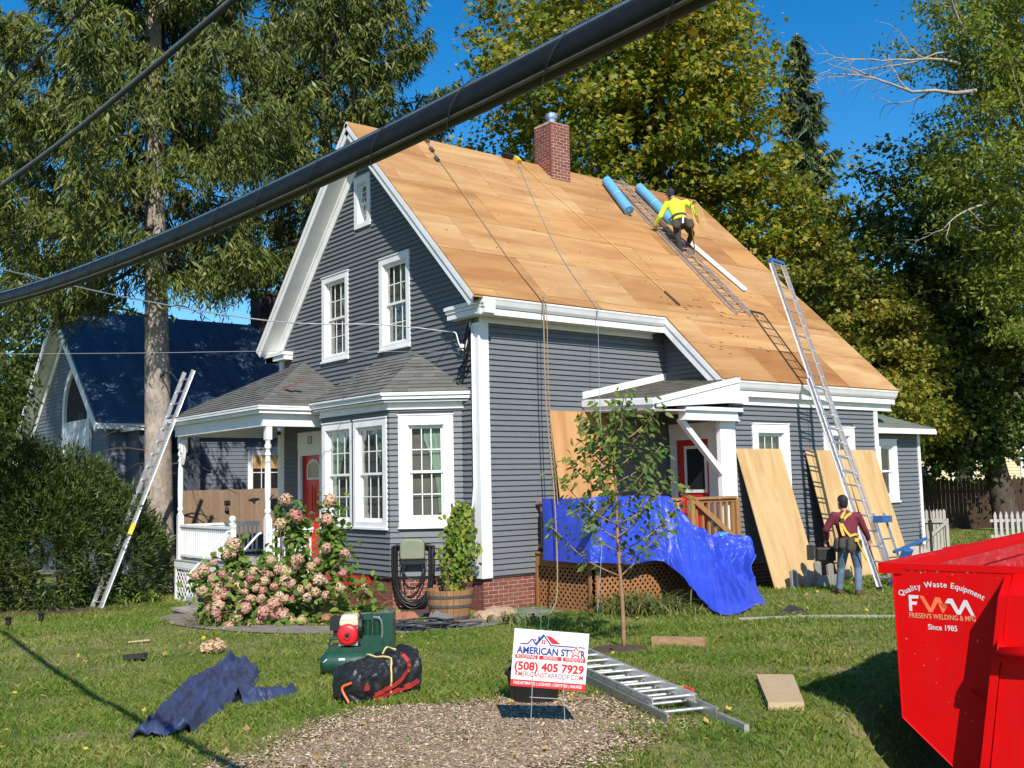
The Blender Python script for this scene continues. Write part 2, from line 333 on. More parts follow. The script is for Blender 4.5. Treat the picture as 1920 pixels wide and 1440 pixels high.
def window(wf,a0,a1,z0,z1,cas=.125,cols=3,rows=2,curtain=None,sill=True,blind=BLIND,top=None,single=False,name='window'):
    """double-hung sash window; a0..z1 is the outer edge of the casing. returns the opening"""
    top=top or cas; m=MB()
    wf.box(m,a0,a0+cas,z0,z1,.0,.052); wf.box(m,a1-cas,a1,z0,z1,.0,.052); wf.box(m,a0+cas,a1-cas,z1-top,z1,.0,.051); wf.box(m,a0+cas,a1-cas,z0,z0+cas*.75,.0,.051)
    win=m.build(name,WHITE,house)
    i0,i1,j0,j1=a0+cas,a1-cas,z0+cas*.75,z1-top
    m=MB(); wf.box(m,a0-.012,a1+.012,z1,z1+.022,.0,.068); m.build('head_trim',WHITE,win)
    if sill: m=MB(); wf.box(m,a0-.015,a1+.015,z0-.035,z0,.0,.085); m.build('sill',WHITE,win)
    # jamb liner
    m=MB()
    for (p,q,r,t) in ((i0,i0+.02,j0,j1),(i1-.02,i1,j0,j1),(i0+.02,i1-.02,j1-.02,j1),(i0+.02,i1-.02,j0,j0+.02)): wf.box(m,p,q,r,t,-.11,.018)
    m.build('jamb',WHITE,win)
    i0+=.02;i1-=.02;j0+=.02;j1-=.02; mid=(j0+j1)/2; fr=.045
    parts=[(mid-.02,j1,-.035)] if single else [(mid-.02,j1,-.03),(j0,mid+.02,-.062)]
    if single: parts=[(j0,j1,-.04)]
    for (s0,s1,n) in parts:
        m=MB()
        for (p,q,r,t) in ((i0,i0+fr,s0,s1),(i1-fr,i1,s0,s1),(i0+fr,i1-fr,s1-fr,s1),(i0+fr,i1-fr,s0,s0+fr)): wf.box(m,p,q,r,t,n-.028,n)
        m.build('sash',WHITE,win)
        m=MB(); wf.box(m,i0+fr,i1-fr,s0+fr,s1-fr,n-.018,n-.012); m.build('pane',GLASS,win)
        m=MB(); gw=.009
        for c in range(1,cols):
            a=i0+fr+(i1-i0-2*fr)*c/cols; wf.box(m,a-gw,a+gw,s0+fr,s1-fr,n-.011,n-.003)
        for r_ in range(1,rows):
            z=s0+fr+(s1-s0-2*fr)*r_/rows; wf.box(m,i0+fr,i1-fr,z-gw,z+gw,n-.0105,n-.0025)
        if cols*rows>1: m.build('muntin',WHITE,win)
    if blind is not None:
        m=MB(); wf.box(m,i0-.01,i1+.01,j0-.01,j1+.01,-.16,-.15)
        for (p,q,r,t) in ((i0-.02,i0-.01,j0,j1),(i1+.01,i1+.02,j0,j1)): wf.box(m,p,q,r,t,-.15,-.115)
        wf.box(m,i0,i1,j0-.02,j0-.01,-.15,-.115); wf.box(m,i0,i1,j1+.01,j1+.02,-.15,-.115); m.build('blind',blind,win)
    if curtain:
        for side in curtain:
            def cf(u,v,side=side):
                wtop=.62*(i1-i0); prof=.95 if v>.86 else (.28+.67*((v)/.86)**2.2 if v>.0 else .28)
                span=wtop*prof; s_=(i0+u*span) if side=='L' else (i1-u*span)
                return wf.p(s_, j0+(j1-j0)*(.05+.93*v), -.128+.010*math.sin(u*26+v*2))
            m=MB(); m.grid(cf,36,14); m.build('curtain',CURT,win,smooth=True)
    return (a0,a1,z0-.03,z1+.02),(i0-.02,i1+.02,j0-.02,j1+.02)
def cornice(x0,x1,wf,ztop,ov,frieze_bot,name='cornice',a0off=0):
    """boxed eave: crown, fascia, soffit, frieze in wall frame wf from s=x0 to x1"""
    m=MB(); pr=[(ov-.13,ztop-.19),(ov-.085,ztop-.185),(ov-.05,ztop-.14),(ov-.02,ztop-.07),(ov-.005,ztop-.045),(ov-.005,ztop-.022),(ov-.13,ztop-.022)]
    m.prism([wf.p(x0,z,n) for n,z in pr], wf.s*(x1-x0)); c=m.build(name,WHITE,house)
    m=MB(); wf.box(m,x0+.004,x1-.004,ztop-.305,ztop-.195,ov-.17,ov-.105); m.build('fascia',WHITE,c)
    m=MB(); wf.box(m,x0+.01,x1-.01,ztop-.285,ztop-.262,.053,ov-.171); m.build('soffit',WHITE,c)
    m=MB(); wf.box(m,max(x0,0)+.002,x1-.25 if x1>9 else x1-.002,frieze_bot+.024,ztop-.263,.0,.052); m.build('frieze',WHITE,c)
    m=MB(); wf.box(m,max(x0,0),x1-.25 if x1>9 else x1,frieze_bot,frieze_bot+.023,.0,.07); m.build('bed_moulding',WHITE,c); return c
# ---- windows, doors, openings
op={k:[] for k in ('gab','sid','rea','ret','br','bf','bl','anx')}; hole={k:[] for k in op}
def addwin(key,*a,**k):
    o,h=window(*a,**k); op[key].append(o); hole[key].append(h)
addwin('gab',GAB,4.525,5.675,4.28,6.12,curtain='L'); addwin('gab',GAB,2.145,3.265,4.26,6.10,curtain='L')
addwin('gab',GAB,3.59,4.235,6.92,7.99,cas=.13,cols=1,rows=3,blind=WARM,sill=False)
# attic louvre fan inside the small window
m=MB()
for k in range(5): GAB.box(m,3.76,4.06,7.08+k*.06,7.10+k*.06,-.2,-.16)
m.build('vent_louvre',DARKP,house)
addwin('br',BR,.17,1.15,.86,2.82,cas=.17,curtain='L'); 
bw=2.51
addwin('bf',BF,.06,1.275,.84,2.80,cas=.13,curtain='L'); addwin('bf',BF,1.235+.0,2.45,.84,2.80,cas=.13,curtain='R')
addwin('rea',REA,.62,1.77,.95,2.63,cas=.17,cols=3,rows=2); addwin('rea',REA,2.92,4.02,.95,2.60,cas=.17,cols=3,rows=2)
addwin('anx',ANX,.33,1.12,1.0,2.37,cas=.13,cols=1,rows=1,blind=DARKP)
def panel_door(wf,a0,a1,z0,z1,lite,name='door'):
    m=MB(); wf.box(m,a0,a1,z0,z1,-.08,-.035); dr=m.build(name,REDP,house)
    return dr
# front door under the porch, on the gable wall
DZ=.05
m=MB(); GAB.box(m,5.68,5.80,DZ,2.42,0,.052); GAB.box(m,6.70,6.82,DZ,2.42,0,.052); GAB.box(m,5.80,6.70,2.28,2.42,0,.051); GAB.box(m,5.66,6.84,2.42,2.80,0,.05); fd=m.build('door',WHITE,house); fd['label']='red panelled front door with arched light under the porch roof'
m=MB(); GAB.box(m,5.80,6.70,DZ,2.28,-.09,-.045); leaf=m.build('door_leaf',REDP,fd)
m=MB()
for (a0,a1,b0,b1) in ((5.92,6.20,.25,.85),(6.30,6.58,.25,.85),(5.92,6.20,1.0,1.62),(6.30,6.58,1.0,1.62)):
    for (p,q,r,t) in ((a0,a1,b0,b0+.03),(a0,a1,b1-.03,b1),(a0,a0+.03,b0+.03,b1-.03),(a1-.03,a1,b0+.03,b1-.03)): GAB.box(m,p,q,r,t,-.045,-.03)
m.build('panel_moulding',REDP,fd)
m=MB(); arc=[(6.25+.30*math.cos(a),1.98+.22*math.sin(a)) for a in [math.pi*k/10 for k in range(11)]]
m.prism([GAB.p(a,z,-.044) for a,z in [(6.55,1.75)]+arc+[(5.95,1.75)]],GAB.n*.012); m.build('light_frame',WHITE,fd)
m=MB(); arc=[(6.25+.25*math.cos(a),1.98+.17*math.sin(a)) for a in [math.pi*k/10 for k in range(11)]]
m.prism([GAB.p(a,z,-.032) for a,z in [(6.50,1.79)]+arc+[(6.0,1.79)]],GAB.n*.004); m.build('pane',simple('door_glass',(.06,.065,.065),.08,.5,14.),fd)
m=MB(); m.lathe([(.0,0),(.028,.005),(.03,.04),(.012,.06)],GAB.p(5.87,1.05,-.045),10,GAB.n); m.build('door_knob',STEEL,fd)
op['gab'].append((5.66,6.84,DZ-.2,2.81)); hole['gab'].append((5.80,6.70,DZ,2.28))
# side door on the return wall
m=MB(); RET.box(m,.10,.24,.40,2.50,0,.052); RET.box(m,1.14,1.26,.40,2.50,0,.052); RET.box(m,.24,1.14,2.36,2.50,0,.051); RET.box(m,.08,1.28,2.50,2.68,0,.05); sd=m.build('door',WHITE,house); sd['label']='red side door with tall glass light beside the timber rail'
m=MB(); RET.box(m,.24,1.14,.40,2.36,-.09,-.045); m.build('door_leaf',REDP,sd)
m=MB(); 
for (p,q,r,t) in ((.40,.46,1.32,2.24),(.92,.98,1.32,2.24),(.46,.92,2.18,2.24),(.46,.92,1.32,1.38)): RET.box(m,p,q,r,t,-.045,-.025)
m.build('light_frame',WHITE,sd); m=MB(); RET.box(m,.46,.92,1.38,2.18,-.044,-.036); m.build('pane',simple('dark_glass',(.02,.021,.02),.06,.3,5.),sd)
m=MB(); m.lathe([(.0,0),(.026,.005),(.028,.04),(.012,.06)],RET.p(.31,1.30,-.045),10,RET.n); m.build('door_knob',STEEL,sd)
m=MB(); RET.box(m,.29,.33,1.42,1.52,-.045,-.02); m.build('lock',BLACK,sd)
op['ret'].append((.08,1.28,.1,2.69)); hole['ret'].append((.24,1.14,.40,2.36))
# ---- walls
m=MB()
wall(m,GAB,.0,W_,-.02,lambda s:roofz(s)-.05,hole['gab']+[(.62,4.6,-.02,3.2)],breaks=(W_/2,))
m.build('gable_wall',SIDING,house)
m=MB(); wall(m,SID,.0,L1,-.02,lambda s:4.6,[]); m.build('side_wall',SIDING,house)
m=MB(); wall(m,REA,.0,L2-L1,-.02,lambda s:3.25,hole['rea']); m.build('rear_wing_wall',SIDING,house)
m=MB(); wall(m,RET,.0,D_,-.02,lambda s:ZE+(-s+OE)*SL-.06,hole['ret']); m.build('return_wall',SIDING,house)
m=MB(); m.box(L2-.12,L2,-D_+.13,W_-.13,-.02,ZE2-.6); m.prism([(L2-.12,-D_+.13,ZE2-.6),(L2-.12,W_-.13,ZE2-.6),(L2-.12,W_-.13,4.9),(L2-.12,W_/2,8.7),(L2-.12,-D_+.13,ZE2-.1)],(.118,0,0)); m.box(.14,L2-.13,W_-.12,W_-.002,-.02,4.9); m.build('back_wall',SIDING,house)
for key,wf,Ln,nm in (('br',BR,BRL,'bay_wall'),('bf',BF,BFL,'bay_wall'),('bl',BL,BLL,'bay_wall')):
    m=MB(); wall(m,wf,.0,Ln,-.02,lambda s:3.2,hole[key],th=.09); m.build(nm,SIDING,house)
m=MB(); m.box(.14,L2-.14,.14,W_-.14,3.3,3.34); m.build('floor_slab',DARKP,house)
# ---- clapboards
gtop=lambda z: max(0.,(z-ZE+.08)/SL-OE)
clap(GAB,lambda z:max(.145,gtop(z)),lambda z:min(W_-.12,W_-gtop(z)),0,8.72,op['gab']+[(.50,4.69,-.1,3.15)])
clap(SID,lambda z:.172,lambda z:L1,0,4.395,[]); clap(REA,lambda z:.10 if z>-.1 else 0,lambda z:L2-L1-.10,0,2.99,op['rea'])
clap(RET,lambda z:.0,lambda z:min(D_-.03,max(.04,-(z-ZE+.42)/SL+OE)),.10,4.9,op['ret']+[(1.27,1.7,.0,2.99)])
clap(BR,lambda z:.0,lambda z:BRL+.008,0,2.93,op['br']); clap(BF,lambda z:-.008,lambda z:BFL,0,2.93,[(.05,2.46,.80,2.83)]); clap(BL,lambda z:.0,lambda z:BLL,0,2.93,[])
clap(ANX,lambda z:.0,lambda z:2.0,0,2.55,op['anx'])
CLAP.sort(key=lambda c:-c[0])
HX=[(0,3,2,1),(4,5,6,7),(0,1,5,4),(1,2,6,5),(2,3,7,6),(3,0,4,7)]
for a,vv in CLAP[:298]:
    m=MB(); m.add(vv,HX); m.build('clapboard',SIDING,house)
m=MB()
for a,vv in CLAP[298:]: m.add(vv,HX)
m.build('clapboard_offcuts',SIDING,house,kind='stuff')
# ---- corner boards
def cboard(pts): 
    m=MB()
    for b in pts: m.box(*b)
    return m.build('corner_board',WHITE,house)
cboard([(-.052,-.001,.0,.145,-.03,4.40),(-.052,.172,-.052,-.0,-.03,4.40)])
cboard([(-.052,-.001,W_-.12,W_,-.02,4.5)]); cboard([(L2-.10,L2,-D_-.052,-D_,-.02,2.99),(L2+.001,L2+.03,-D_-.052,-D_+.1,-.02,2.99)])
cboard([(11.62,11.72,-1.402,-1.35,-.02,2.55)]); cboard([(L1-.034,L1+.10,-D_-.052,-D_,.36,2.66)])
# ---- cornices
cornice(-.26,XL+.06,SID,ZE,OE,4.40); cornice(XL-L1+.0,XR-L1,REA,ZE2,-YE2-D_,2.99)
# gable cornice return
m=MB(); GAB.box(m,-.495,.64,4.50,4.60,.0,.225); GAB.box(m,-.495,.66,4.605,4.66,.0,.245); GAB.box(m,-.495,.68,4.665,4.72,.0,.27)
m.hexa([GAB.p(-.49,4.721,.27),GAB.p(.68,4.721,.27),GAB.p(.68,4.721,0),GAB.p(-.49,4.721,0),GAB.p(-.3,4.73,.27),GAB.p(.60,4.73,.27),GAB.p(.60,4.82,.0),GAB.p(-.3,4.82,.0)]); m.build('cornice_return',WHITE,house)
m=MB(); y0=W_; GAB.box(m,W_-.55,W_+.40,4.50,4.60,.0,.25); GAB.box(m,W_-.57,W_+.43,4.605,4.68,.0,.29); GAB.box(m,W_-.14,W_+.02,4.2,4.5,.03,.09)
m.box(-.25,.3,W_+.02,W_+.42,4.50,4.6); m.build('cornice_return',WHITE,house)
# ---- rakes
def rake(x_out,x_in,pt,pb,inward,deep=.24,frieze=True,name='rake'):
    """pt top point (y,z), pb bottom; on the roof surface. boards hang below the surface"""
    pt=Vector((0,*pt)); pb=Vector((0,*pb)); d=(pb-pt).normalized(); nrm=Vector((0,-d.z,d.y)); 
    if nrm.z>0: nrm=-nrm        # downward normal
    def bx(m,xa,xb,d0,d1,ext=0):
        m.hexa([Vector((xa,0,0))+pt+nrm*d0,Vector((xb,0,0))+pt+nrm*d0,Vector((xb,0,0))+pb+nrm*d0+d*ext,Vector((xa,0,0))+pb+nrm*d0+d*ext,
                Vector((xa,0,0))+pt+nrm*d1,Vector((xb,0,0))+pt+nrm*d1,Vector((xb,0,0))+pb+nrm*d1+d*ext,Vector((xa,0,0))+pb+nrm*d1+d*ext])
    m=MB(); bx(m,x_out,x_out+.035,.025,.12); bx(m,x_out+.022,x_out+.05,.122,deep); r=m.build(name,WHITE,house)
    m=MB(); bx(m,x_out+.051,x_in-.001,deep-.05,deep-.03); m.build('soffit',WHITE,r)
    if frieze:
        m=MB(); bx(m,x_in-.056,x_in-.001,deep-.028,deep+.20); bx(m,x_in-.08,x_in-.057,deep-.028,deep+.03); m.build('frieze',WHITE,r)
rake(-OV,-.0,(W_/2,ZR),(-OE,ZE),1,frieze=False); rake(-OV,-.0,(W_/2,ZR),(W_+OE,ZE),1)
rake(XL,L1,(-OE+.02,ZE),(YE2,ZE2),1,deep=.27)
# ---- sheathing panels
RN=Vector((0,-sa,ca)); RD=Vector((0,-ca,-sa))   # normal, down-slope
full=MB().box(0,2.432,0,1.212,-.016,0).mesh('plywood_panel',ROOFPLY)
def panel(x0,x1,s0,s1,dz=0.):
    """panel on the front slope between x0..x1 and slope distance s0..s1 from the ridge"""
    org=Vector((0,W_/2,ZR))+RD*s1+RN*dz
    M=Matrix(((1,0,0,x0+.004),(0,-RD.y,RN.y,org.y),(0,-RD.z,RN.z,org.z),(0,0,0,1)))
    if abs((x1-x0)-2.44)<.01 and abs((s1-s0)-1.22)<.01: me=full
    else: me=MB().box(0,x1-x0-.008,0,s1-s0-.008,-.016,0).mesh('plywood_panel',ROOFPLY)
    return inst('plywood_panel',me,M,rf)
m=MB(); m.hexa([(-OV+.01,W_/2,ZR-.02),(XR-.01,W_/2,ZR-.02),(XR-.01,-OE+.01,ZE-.02),(-OV+.01,-OE+.01,ZE-.02),(-OV+.01,W_/2,ZR-.045),(XR-.01,W_/2,ZR-.045),(XR-.01,-OE+.01,ZE-.045),(-OV+.01,-OE+.01,ZE-.045)])
m.hexa([(XL+.01,-OE+.009,ZE-.02),(XR-.01,-OE+.009,ZE-.02),(XR-.01,YE2+.01,ZE2-.02),(XL+.01,YE2+.01,ZE2-.02),(XL+.01,-OE+.009,ZE-.045),(XR-.01,-OE+.009,ZE-.045),(XR-.01,YE2+.01,ZE2-.045),(XL+.01,YE2+.01,ZE2-.045)])
m.hexa([(-OV+.01,W_/2+.002,ZR),(XR-.01,W_/2+.002,ZR),(XR-.01,W_+OE,ZE),(-OV+.01,W_+OE,ZE),(-OV+.01,W_/2+.002,ZR-.04),(XR-.01,W_/2+.002,ZR-.04),(XR-.01,W_+OE,ZE-.04),(-OV+.01,W_+OE,ZE-.04)])
rf=m.build('roof',ROOFPLY,house)
SLEN=(W_/2+OE)/ca; SLEN2=(W_/2-YE2)/ca
rows=[0.,.98,2.20,3.42,4.64,5.86]; rows=rows+[SLEN]
offs=[.9,2.1,.35,1.6,.7,1.9]
for k in range(len(rows)-1):
    x=-OV-offs[k]
    while x<XR:
        a,b=max(x,-OV),min(x+2.44,XR)
        if b-a>.05: panel(a,b,rows[k],rows[k+1],rng.uniform(-.001,.002))
        x+=2.44
for k,(s0,s1) in enumerate(((SLEN,6.9),(6.9,SLEN2))):
    x=XL-(.8 if k else 1.7)
    while x<XR:
        a,b=max(x,XL),min(x+2.44,XR)
        if b-a>.05: panel(a,b,s0,s1,rng.uniform(-.001,.002))
        x+=2.44
# ---- chimney with single bricks
def bricks(parent,wf,a0,a1,z0,z1,bl=.205,bh=.058,j=.011,mat=BRICK,proud=.006,shift=0.,used=[0]):
    me=bricks.me; z=z0; k=0
    while z+bh<=z1+.012:
        a=a0-(bl/2+j/2 if (k+shift)%2 else 0)
        while a<a1-.01:
            p,q=max(a,a0),min(a+bl,a1)
            if q-p>.03:
                c=wf.p((p+q)/2,z+bh/2,proud-.02+rng.uniform(-.002,.002)); ax=wf.s; az=Vector((0,0,1)); ay=-wf.n
                M=Matrix(((ax.x*(q-p),ay.x*.04,0,c.x),(ax.y*(q-p),ay.y*.04,0,c.y),(0,0,bh,c.z),(0,0,0,1)))
                bricks.todo.append((parent,M,(q-p)))
            a+=bl+j
        z+=bh+j; k+=1
bm=bmesh.new(); bmesh.ops.create_cube(bm,size=1.); bricks.me=bpy.data.meshes.new('brick'); bm.to_mesh(bricks.me); bm.free(); bricks.me.materials.append(BRICK); bricks.todo=[]
CX0,CX1,CY0,CY1=4.70,5.30,3.38,3.95
m=MB(); m.box(CX0,CX1,CY0,CY1,8.3,10.005); ch=m.build('chimney',MORTAR,house)
m=MB(); m.lathe([(.11,0),(.11,.16),(.15,.17),(.15,.27),(.14,.275)],(CX0+.30,CY0+.28,10.03),16); m.build('flue_pipe',STEEL,ch,smooth=False)
CF=WF((CX0,CY0,0),(1,0,0),(0,-1,0)); CLf=WF((CX0,CY1,0),(0,-1,0),(-1,0,0))
bricks(ch,CF,0,.60,8.60,10.0,j=.016,bl=.19); bricks(ch,CLf,0,.57,8.72,10.0,shift=1,j=.016,bl=.18)
m=MB(); m.box(CX0-.05,CX1+.05,CY0-.06,CY0-.03,8.585,8.66); 
# ---- foundation
ftop=-.012
m=MB(); m.prism([(.03,.03,-1.1),(1.25,.03,-1.1),(1.25,.3,-1.1),(.3,.3,-1.1),(.3,W_-.03,-1.1),(.03,W_-.03,-1.1)],(0,0,1.088)); fn=m.build('foundation',MORTAR,house)
m=MB(); m.box(L1+.03,L2-.02,-D_+.03,-D_+.3,-.6,ftop); m.build('foundation',MORTAR,house)
m=MB(); m.prism([(0.0,.56,-.75),(-.965,1.37,-.75),(-.965,3.84,-.75),(.0,4.65,-.75)],(0,0,.738)); m.build('foundation',MORTAR,house)
m=MB(); m.box(9.7,11.68,-1.33,-1.1,-.6,ftop); m.build('foundation',MORTAR,house)
bricks(fn,WF((0,.03,0),(1,0,0),(0,-1,0)),.03,1.25,-.66,ftop); bricks(fn,WF((.03,0,0),(0,1,0),(-1,0,0)),.03,.56,-.66,ftop,shift=1)
b0,bl0=wfp((0.0,.56),(-.965,1.37)); b0.n=BR.n; bricks(fn,b0,0,bl0,-.66,ftop); b1,bl1=wfp((-.965,1.37),(-.965,3.84)); b1.n=BF.n; bricks(fn,b1,0,bl1,-.66,ftop,shift=1)
bricks(fn,WF((L1,-D_+.03,0),(1,0,0),(0,-1,0)),.03,1.6,-.52,ftop)
chn=[t for t in bricks.todo if t[0] is ch]; fnn=[t for t in bricks.todo if t[0] is fn]
for (pl,lim) in ((chn,300),(fnn,300)):
    for par,M,_ in pl[:lim]: inst('brick',bricks.me,M,par)
    if len(pl)>lim:
        m=MB()
        for par,M,_ in pl[lim:]:
            m.hexa([M@Vector(c) for c in ((-.5,-.5,-.5),(.5,-.5,-.5),(.5,.5,-.5),(-.5,.5,-.5),(-.5,-.5,.5),(.5,-.5,.5),(.5,.5,.5),(-.5,.5,.5))])
        m.build('brick_rest',BRICK,pl[0][0],kind='stuff')
# ---- shingled small roofs
def shingles(poly,eave_a,eave_b,name,parent,mat,expo=.14,tab=.30,th=.012):
    """tabs over a planar polygon; courses parallel to eave a->b"""
    A=Vector(eave_a); e=(Vector(eave_b)-A).normalized(); n=None
    P=[Vector(p) for p in poly]; n=(P[1]-P[0]).cross(P[2]-P[0]).normalized(); n=n if n.z>0 else -n
    u=n.cross(e).normalized(); u=u if u.z>0 else -u
    q=[((p-A).dot(e),(p-A).dot(u)) for p in P]; vmax=max(b for a,b in q)
    def span(v):
        xs=[]
        for (a,b),(c,d) in zip(q,q[1:]+q[:1]):
            if (b-v)*(d-v)<=0 and abs(b-d)>1e-9: xs.append(a+(c-a)*(v-b)/(d-b))
        return (min(xs),max(xs)) if len(xs)>1 else None
    m=MB(); v=0.; k=0
    while v<vmax-.01:
        s0=span(v+1e-4); s1=span(min(v+expo,vmax-1e-3))
        if s0 and s1:
            a=s0[0]-rng.uniform(0,tab)
            while a<s0[1]:
                b=a+tab*rng.uniform(.6,1.25); p,r=max(a,s0[0]),min(b,s0[1]); f0=(p-s0[0])/max(1e-6,s0[1]-s0[0]); f1=(r-s0[0])/max(1e-6,s0[1]-s0[0]); 
                # keep side edges straight, clip to span at the top
                p1,r1=(p,r); p1=min(max(p,s1[0]),s1[1]); r1=min(max(r,s1[0]),s1[1])
                t0=th*rng.uniform(.8,1.5)
                if r-p>.01:
                    pt=lambda a_,v_,h: A+e*a_+u*v_+n*h
                    m.hexa([pt(p,v,0),pt(r,v,0),pt(r1,v+expo,0),pt(p1,v+expo,0),pt(p,v,t0+.008),pt(r,v,t0+.008),pt(r1,min(v+expo+.01,vmax),.004),pt(p1,min(v+expo+.01,vmax),.004)])
                a=b
        v+=expo; k+=1
    o=m.build('shingles',mat,parent,kind='stuff'); return o
def roofdeck(name,polys,th=.05,mat=None):
    m=MB()
    for p in polys: m.prism(p,(0,0,-th))
    return m.build(name,mat or WHITE,house)
# bay roof
def offs(poly,d):
    out=[]; n=len(poly)
    return out
EB=[(0.02,.20),(-1.26,1.25),(-1.26,3.96),(0.02,5.01)]; BZ=3.22
aR=(0,1.95,4.08); aL=(0,3.26,4.08); e=[(x,y,BZ) for x,y in EB]
deck=roofdeck('bay_roof',[[e[0],e[1],aR],[e[1],e[2],aL,aR],[e[2],e[3],aL]],.03)
for poly in ([e[0],e[1],aR],[e[1],e[2],aL,aR],[e[2],e[3],aL]): shingles(poly,poly[0],poly[1],'s',deck,SHING)
def ring(off0,off1,z0,z1,name):
    """moulding that follows the three bay faces"""
    def pts(o):
        import itertools
        res=[]
        fr=[(BR,BRL),(BF,BFL),(BL,BLL)]
        lines=[(wf.p(0,0,o),wf.s) for wf,_ in fr]
        def isect(l1,l2):
            p,r=l1; q,s=l2; cr=r.x*s.y-r.y*s.x; t=((q.x-p.x)*s.y-(q.y-p.y)*s.x)/cr; return (p.x+r.x*t,p.y+r.y*t)
        w0=(Vector((.0,0,0)),Vector((0,1,0)))
        return [isect(w0,lines[0]),isect(lines[0],lines[1]),isect(lines[1],lines[2]),isect(lines[2],w0)]
    a=pts(off0); b=pts(off1); m=MB()
    for i in range(3): m.hexa([(*a[i],z0),(*b[i],z0),(*b[i+1],z0),(*a[i+1],z0),(*a[i],z1),(*b[i],z1),(*b[i+1],z1),(*a[i+1],z1)])
    return m.build(name,WHITE,deck)
ring(.05,.245,3.165,3.205,'gutter'); ring(.0,.215,3.10,3.16,'crown'); ring(.0,.17,3.055,3.085,'bed_moulding'); ring(.0,.05,2.955,3.054,'frieze'); ring(0,.065,2.93,2.953,'trim')

m=MB(); BF.box(m,.75,2.5,-.24,-.013,-.02,.012); m.build('painted_sill_board',REDP,house)
# ------------------------------------------------------------------ front porch (part of the house)
PX,PY0,PY1,PDZ=-2.0,4.2,8.75,.03
e=[(-2.32,3.95,3.17),(-2.32,8.92,3.17)]; ap=(0,6.62,4.40); er=(.0,3.95,3.17); el=(0.4,8.92,3.17)
deck=roofdeck('porch_roof',[[er,e[0],ap],[e[0],e[1],ap],[e[1],el,ap]],.03)
shingles([er,e[0],ap],er,e[0],'s',deck,SHING); shingles([e[0],e[1],ap],e[0],e[1],'s',deck,SHING); shingles([e[1],el,ap],e[1],el,'s',deck,SHING)
m=MB(); m.box(-2.27,.3,4.0,8.87,3.02,3.06); m.build('ceiling',WHITE,deck)
for (nm,b) in (('gutter',(.03,3.09,3.15)),('crown',(.08,3.03,3.085)),('beam',(.20,2.78,3.02))):
    i,z0,z1=b; m=MB(); o=(-2.34+i); y0=3.93+i; y1=8.94-i; th=.14 if nm=='beam' else .1
    m.box(o,o+th,y0,y1,z0,z1); m.box(o+th+.001,-.02,y0,y0+th,z0,z1); m.box(o+th+.001,.3,y1-th,y1,z0,z1); m.build(nm,WHITE,deck)
def turned_post(x,y,z0,z1,name='porch_post'):
    m=MB(); h=z1-z0
    m.box(x-.06,x+.06,y-.06,y+.06,z0,z0+.98); m.box(x-.06,x+.06,y-.06,y+.06,z1-.26,z1)
    pr=[(.058,.98),(.066,.985),(.066,1.01),(.05,1.03),(.045,1.06),(.062,1.09),(.064,1.13),(.05,1.17),(.052,1.20),(.060,1.5),(.057,2.0),(.048,h-.62),(.046,h-.58),(.062,h-.56),(.06,h-.53),(.042,h-.5),(.04,h-.46),(.064,h-.42),(.066,h-.37),(.045,h-.33),(.05,h-.29),(.062,h-.265)]
    m.lathe([(a,b) for a,b in pr],(x,y,z0),14); return m.build(name,WHITE,house)
turned_post(PX,PY1,PDZ,2.78); turned_post(PX,PY0,PDZ,2.78)
m=MB(); m.box(PX-.05,PX+.10,PY1-.16,PY1-.06,2.42,2.78); m.prism([(PX-.03,PY1-.06,2.52),(PX-.03,PY1-.06,2.2),(PX-.03,PY1-.12,2.15),(PX-.03,PY1-.2,2.3),(PX-.03,PY1-.32,2.70),(PX-.03,PY1-.2,2.72)],(.06,0,0)); m.build('post_bracket',WHITE,house)
m=MB(); m.box(-.09,.01,7.62,7.76,.0,2.8); m.build('porch_pilaster',WHITE,house)
# deck boards
m=MB(); m.box(PX-.08,.0,PY0-.06,PY1+.06,-.16,PDZ-.028); m.build('porch_deck',WHITE,house)
bd=MB().box(0,.10,PY0-.08,PY1+.08,-.025,0).mesh('deck_board',simple('grey_deck_paint',(.36,.37,.37),.6))
for k in range(18): inst('deck_board',bd,Matrix.Translation((PX-.11+k*.1055,0,PDZ)),house)
def lattice(wf,a0,a1,z0,z1,mat,pitch=.105,wd=.036,name='lattice',frame=.07):
    m=MB()
    if frame:
        wf.box(m,a0,a0+frame,z0,z1,.012,.035); wf.box(m,a1-frame,a1,z0,z1,.012,.035); wf.box(m,a0+frame,a1-frame,z1-frame,z1,.012,.034); wf.box(m,a0+frame,a1-frame,z0,z0+frame*.7,.012,.034)
    root=m.build(name,mat,house) if frame else None
    H=z1-z0
    for dirn,n0 in ((1,.0),(-1,-.008)):
        s=a0-H
        while s<a1+H:
            # strip from (s,z0) to (s+dirn*H,z1); clip to a0..a1
            t0,t1=0.,1.
            for lim,sg in ((a0,1),(a1,-1)):
                pa=(s-lim)*sg; pb=(s+dirn*H-lim)*sg
                if pa<0 and pb<0: t0,t1=1.,0.
                elif pa<0: t0=max(t0,pa/(pa-pb))
                elif pb<0: t1=min(t1,pa/(pa-pb))
            if t1-t0>.03:
                p=wf.p(s+dirn*H*t0,z0+H*t0,n0); q=wf.p(s+dirn*H*t1,z0+H*t1,n0); mm=MB(); mm.beam(p,q,wd,.007,upv=wf.n); mm.build('lattice_strip',mat,root if root else house)
            s+=pitch*1.414
    return root
lattice(WF((PX-.06,PY0,0),(0,1,0),(-1,0,0)),1.70,PY1-PY0+.06,-.88,-.10,WHITE,pitch=.12)
m=MB(); m.box(PX-.10,PX-.06,PY0,PY1+.07,-.14,PDZ-.027); m.build('porch_skirt',WHITE,house)
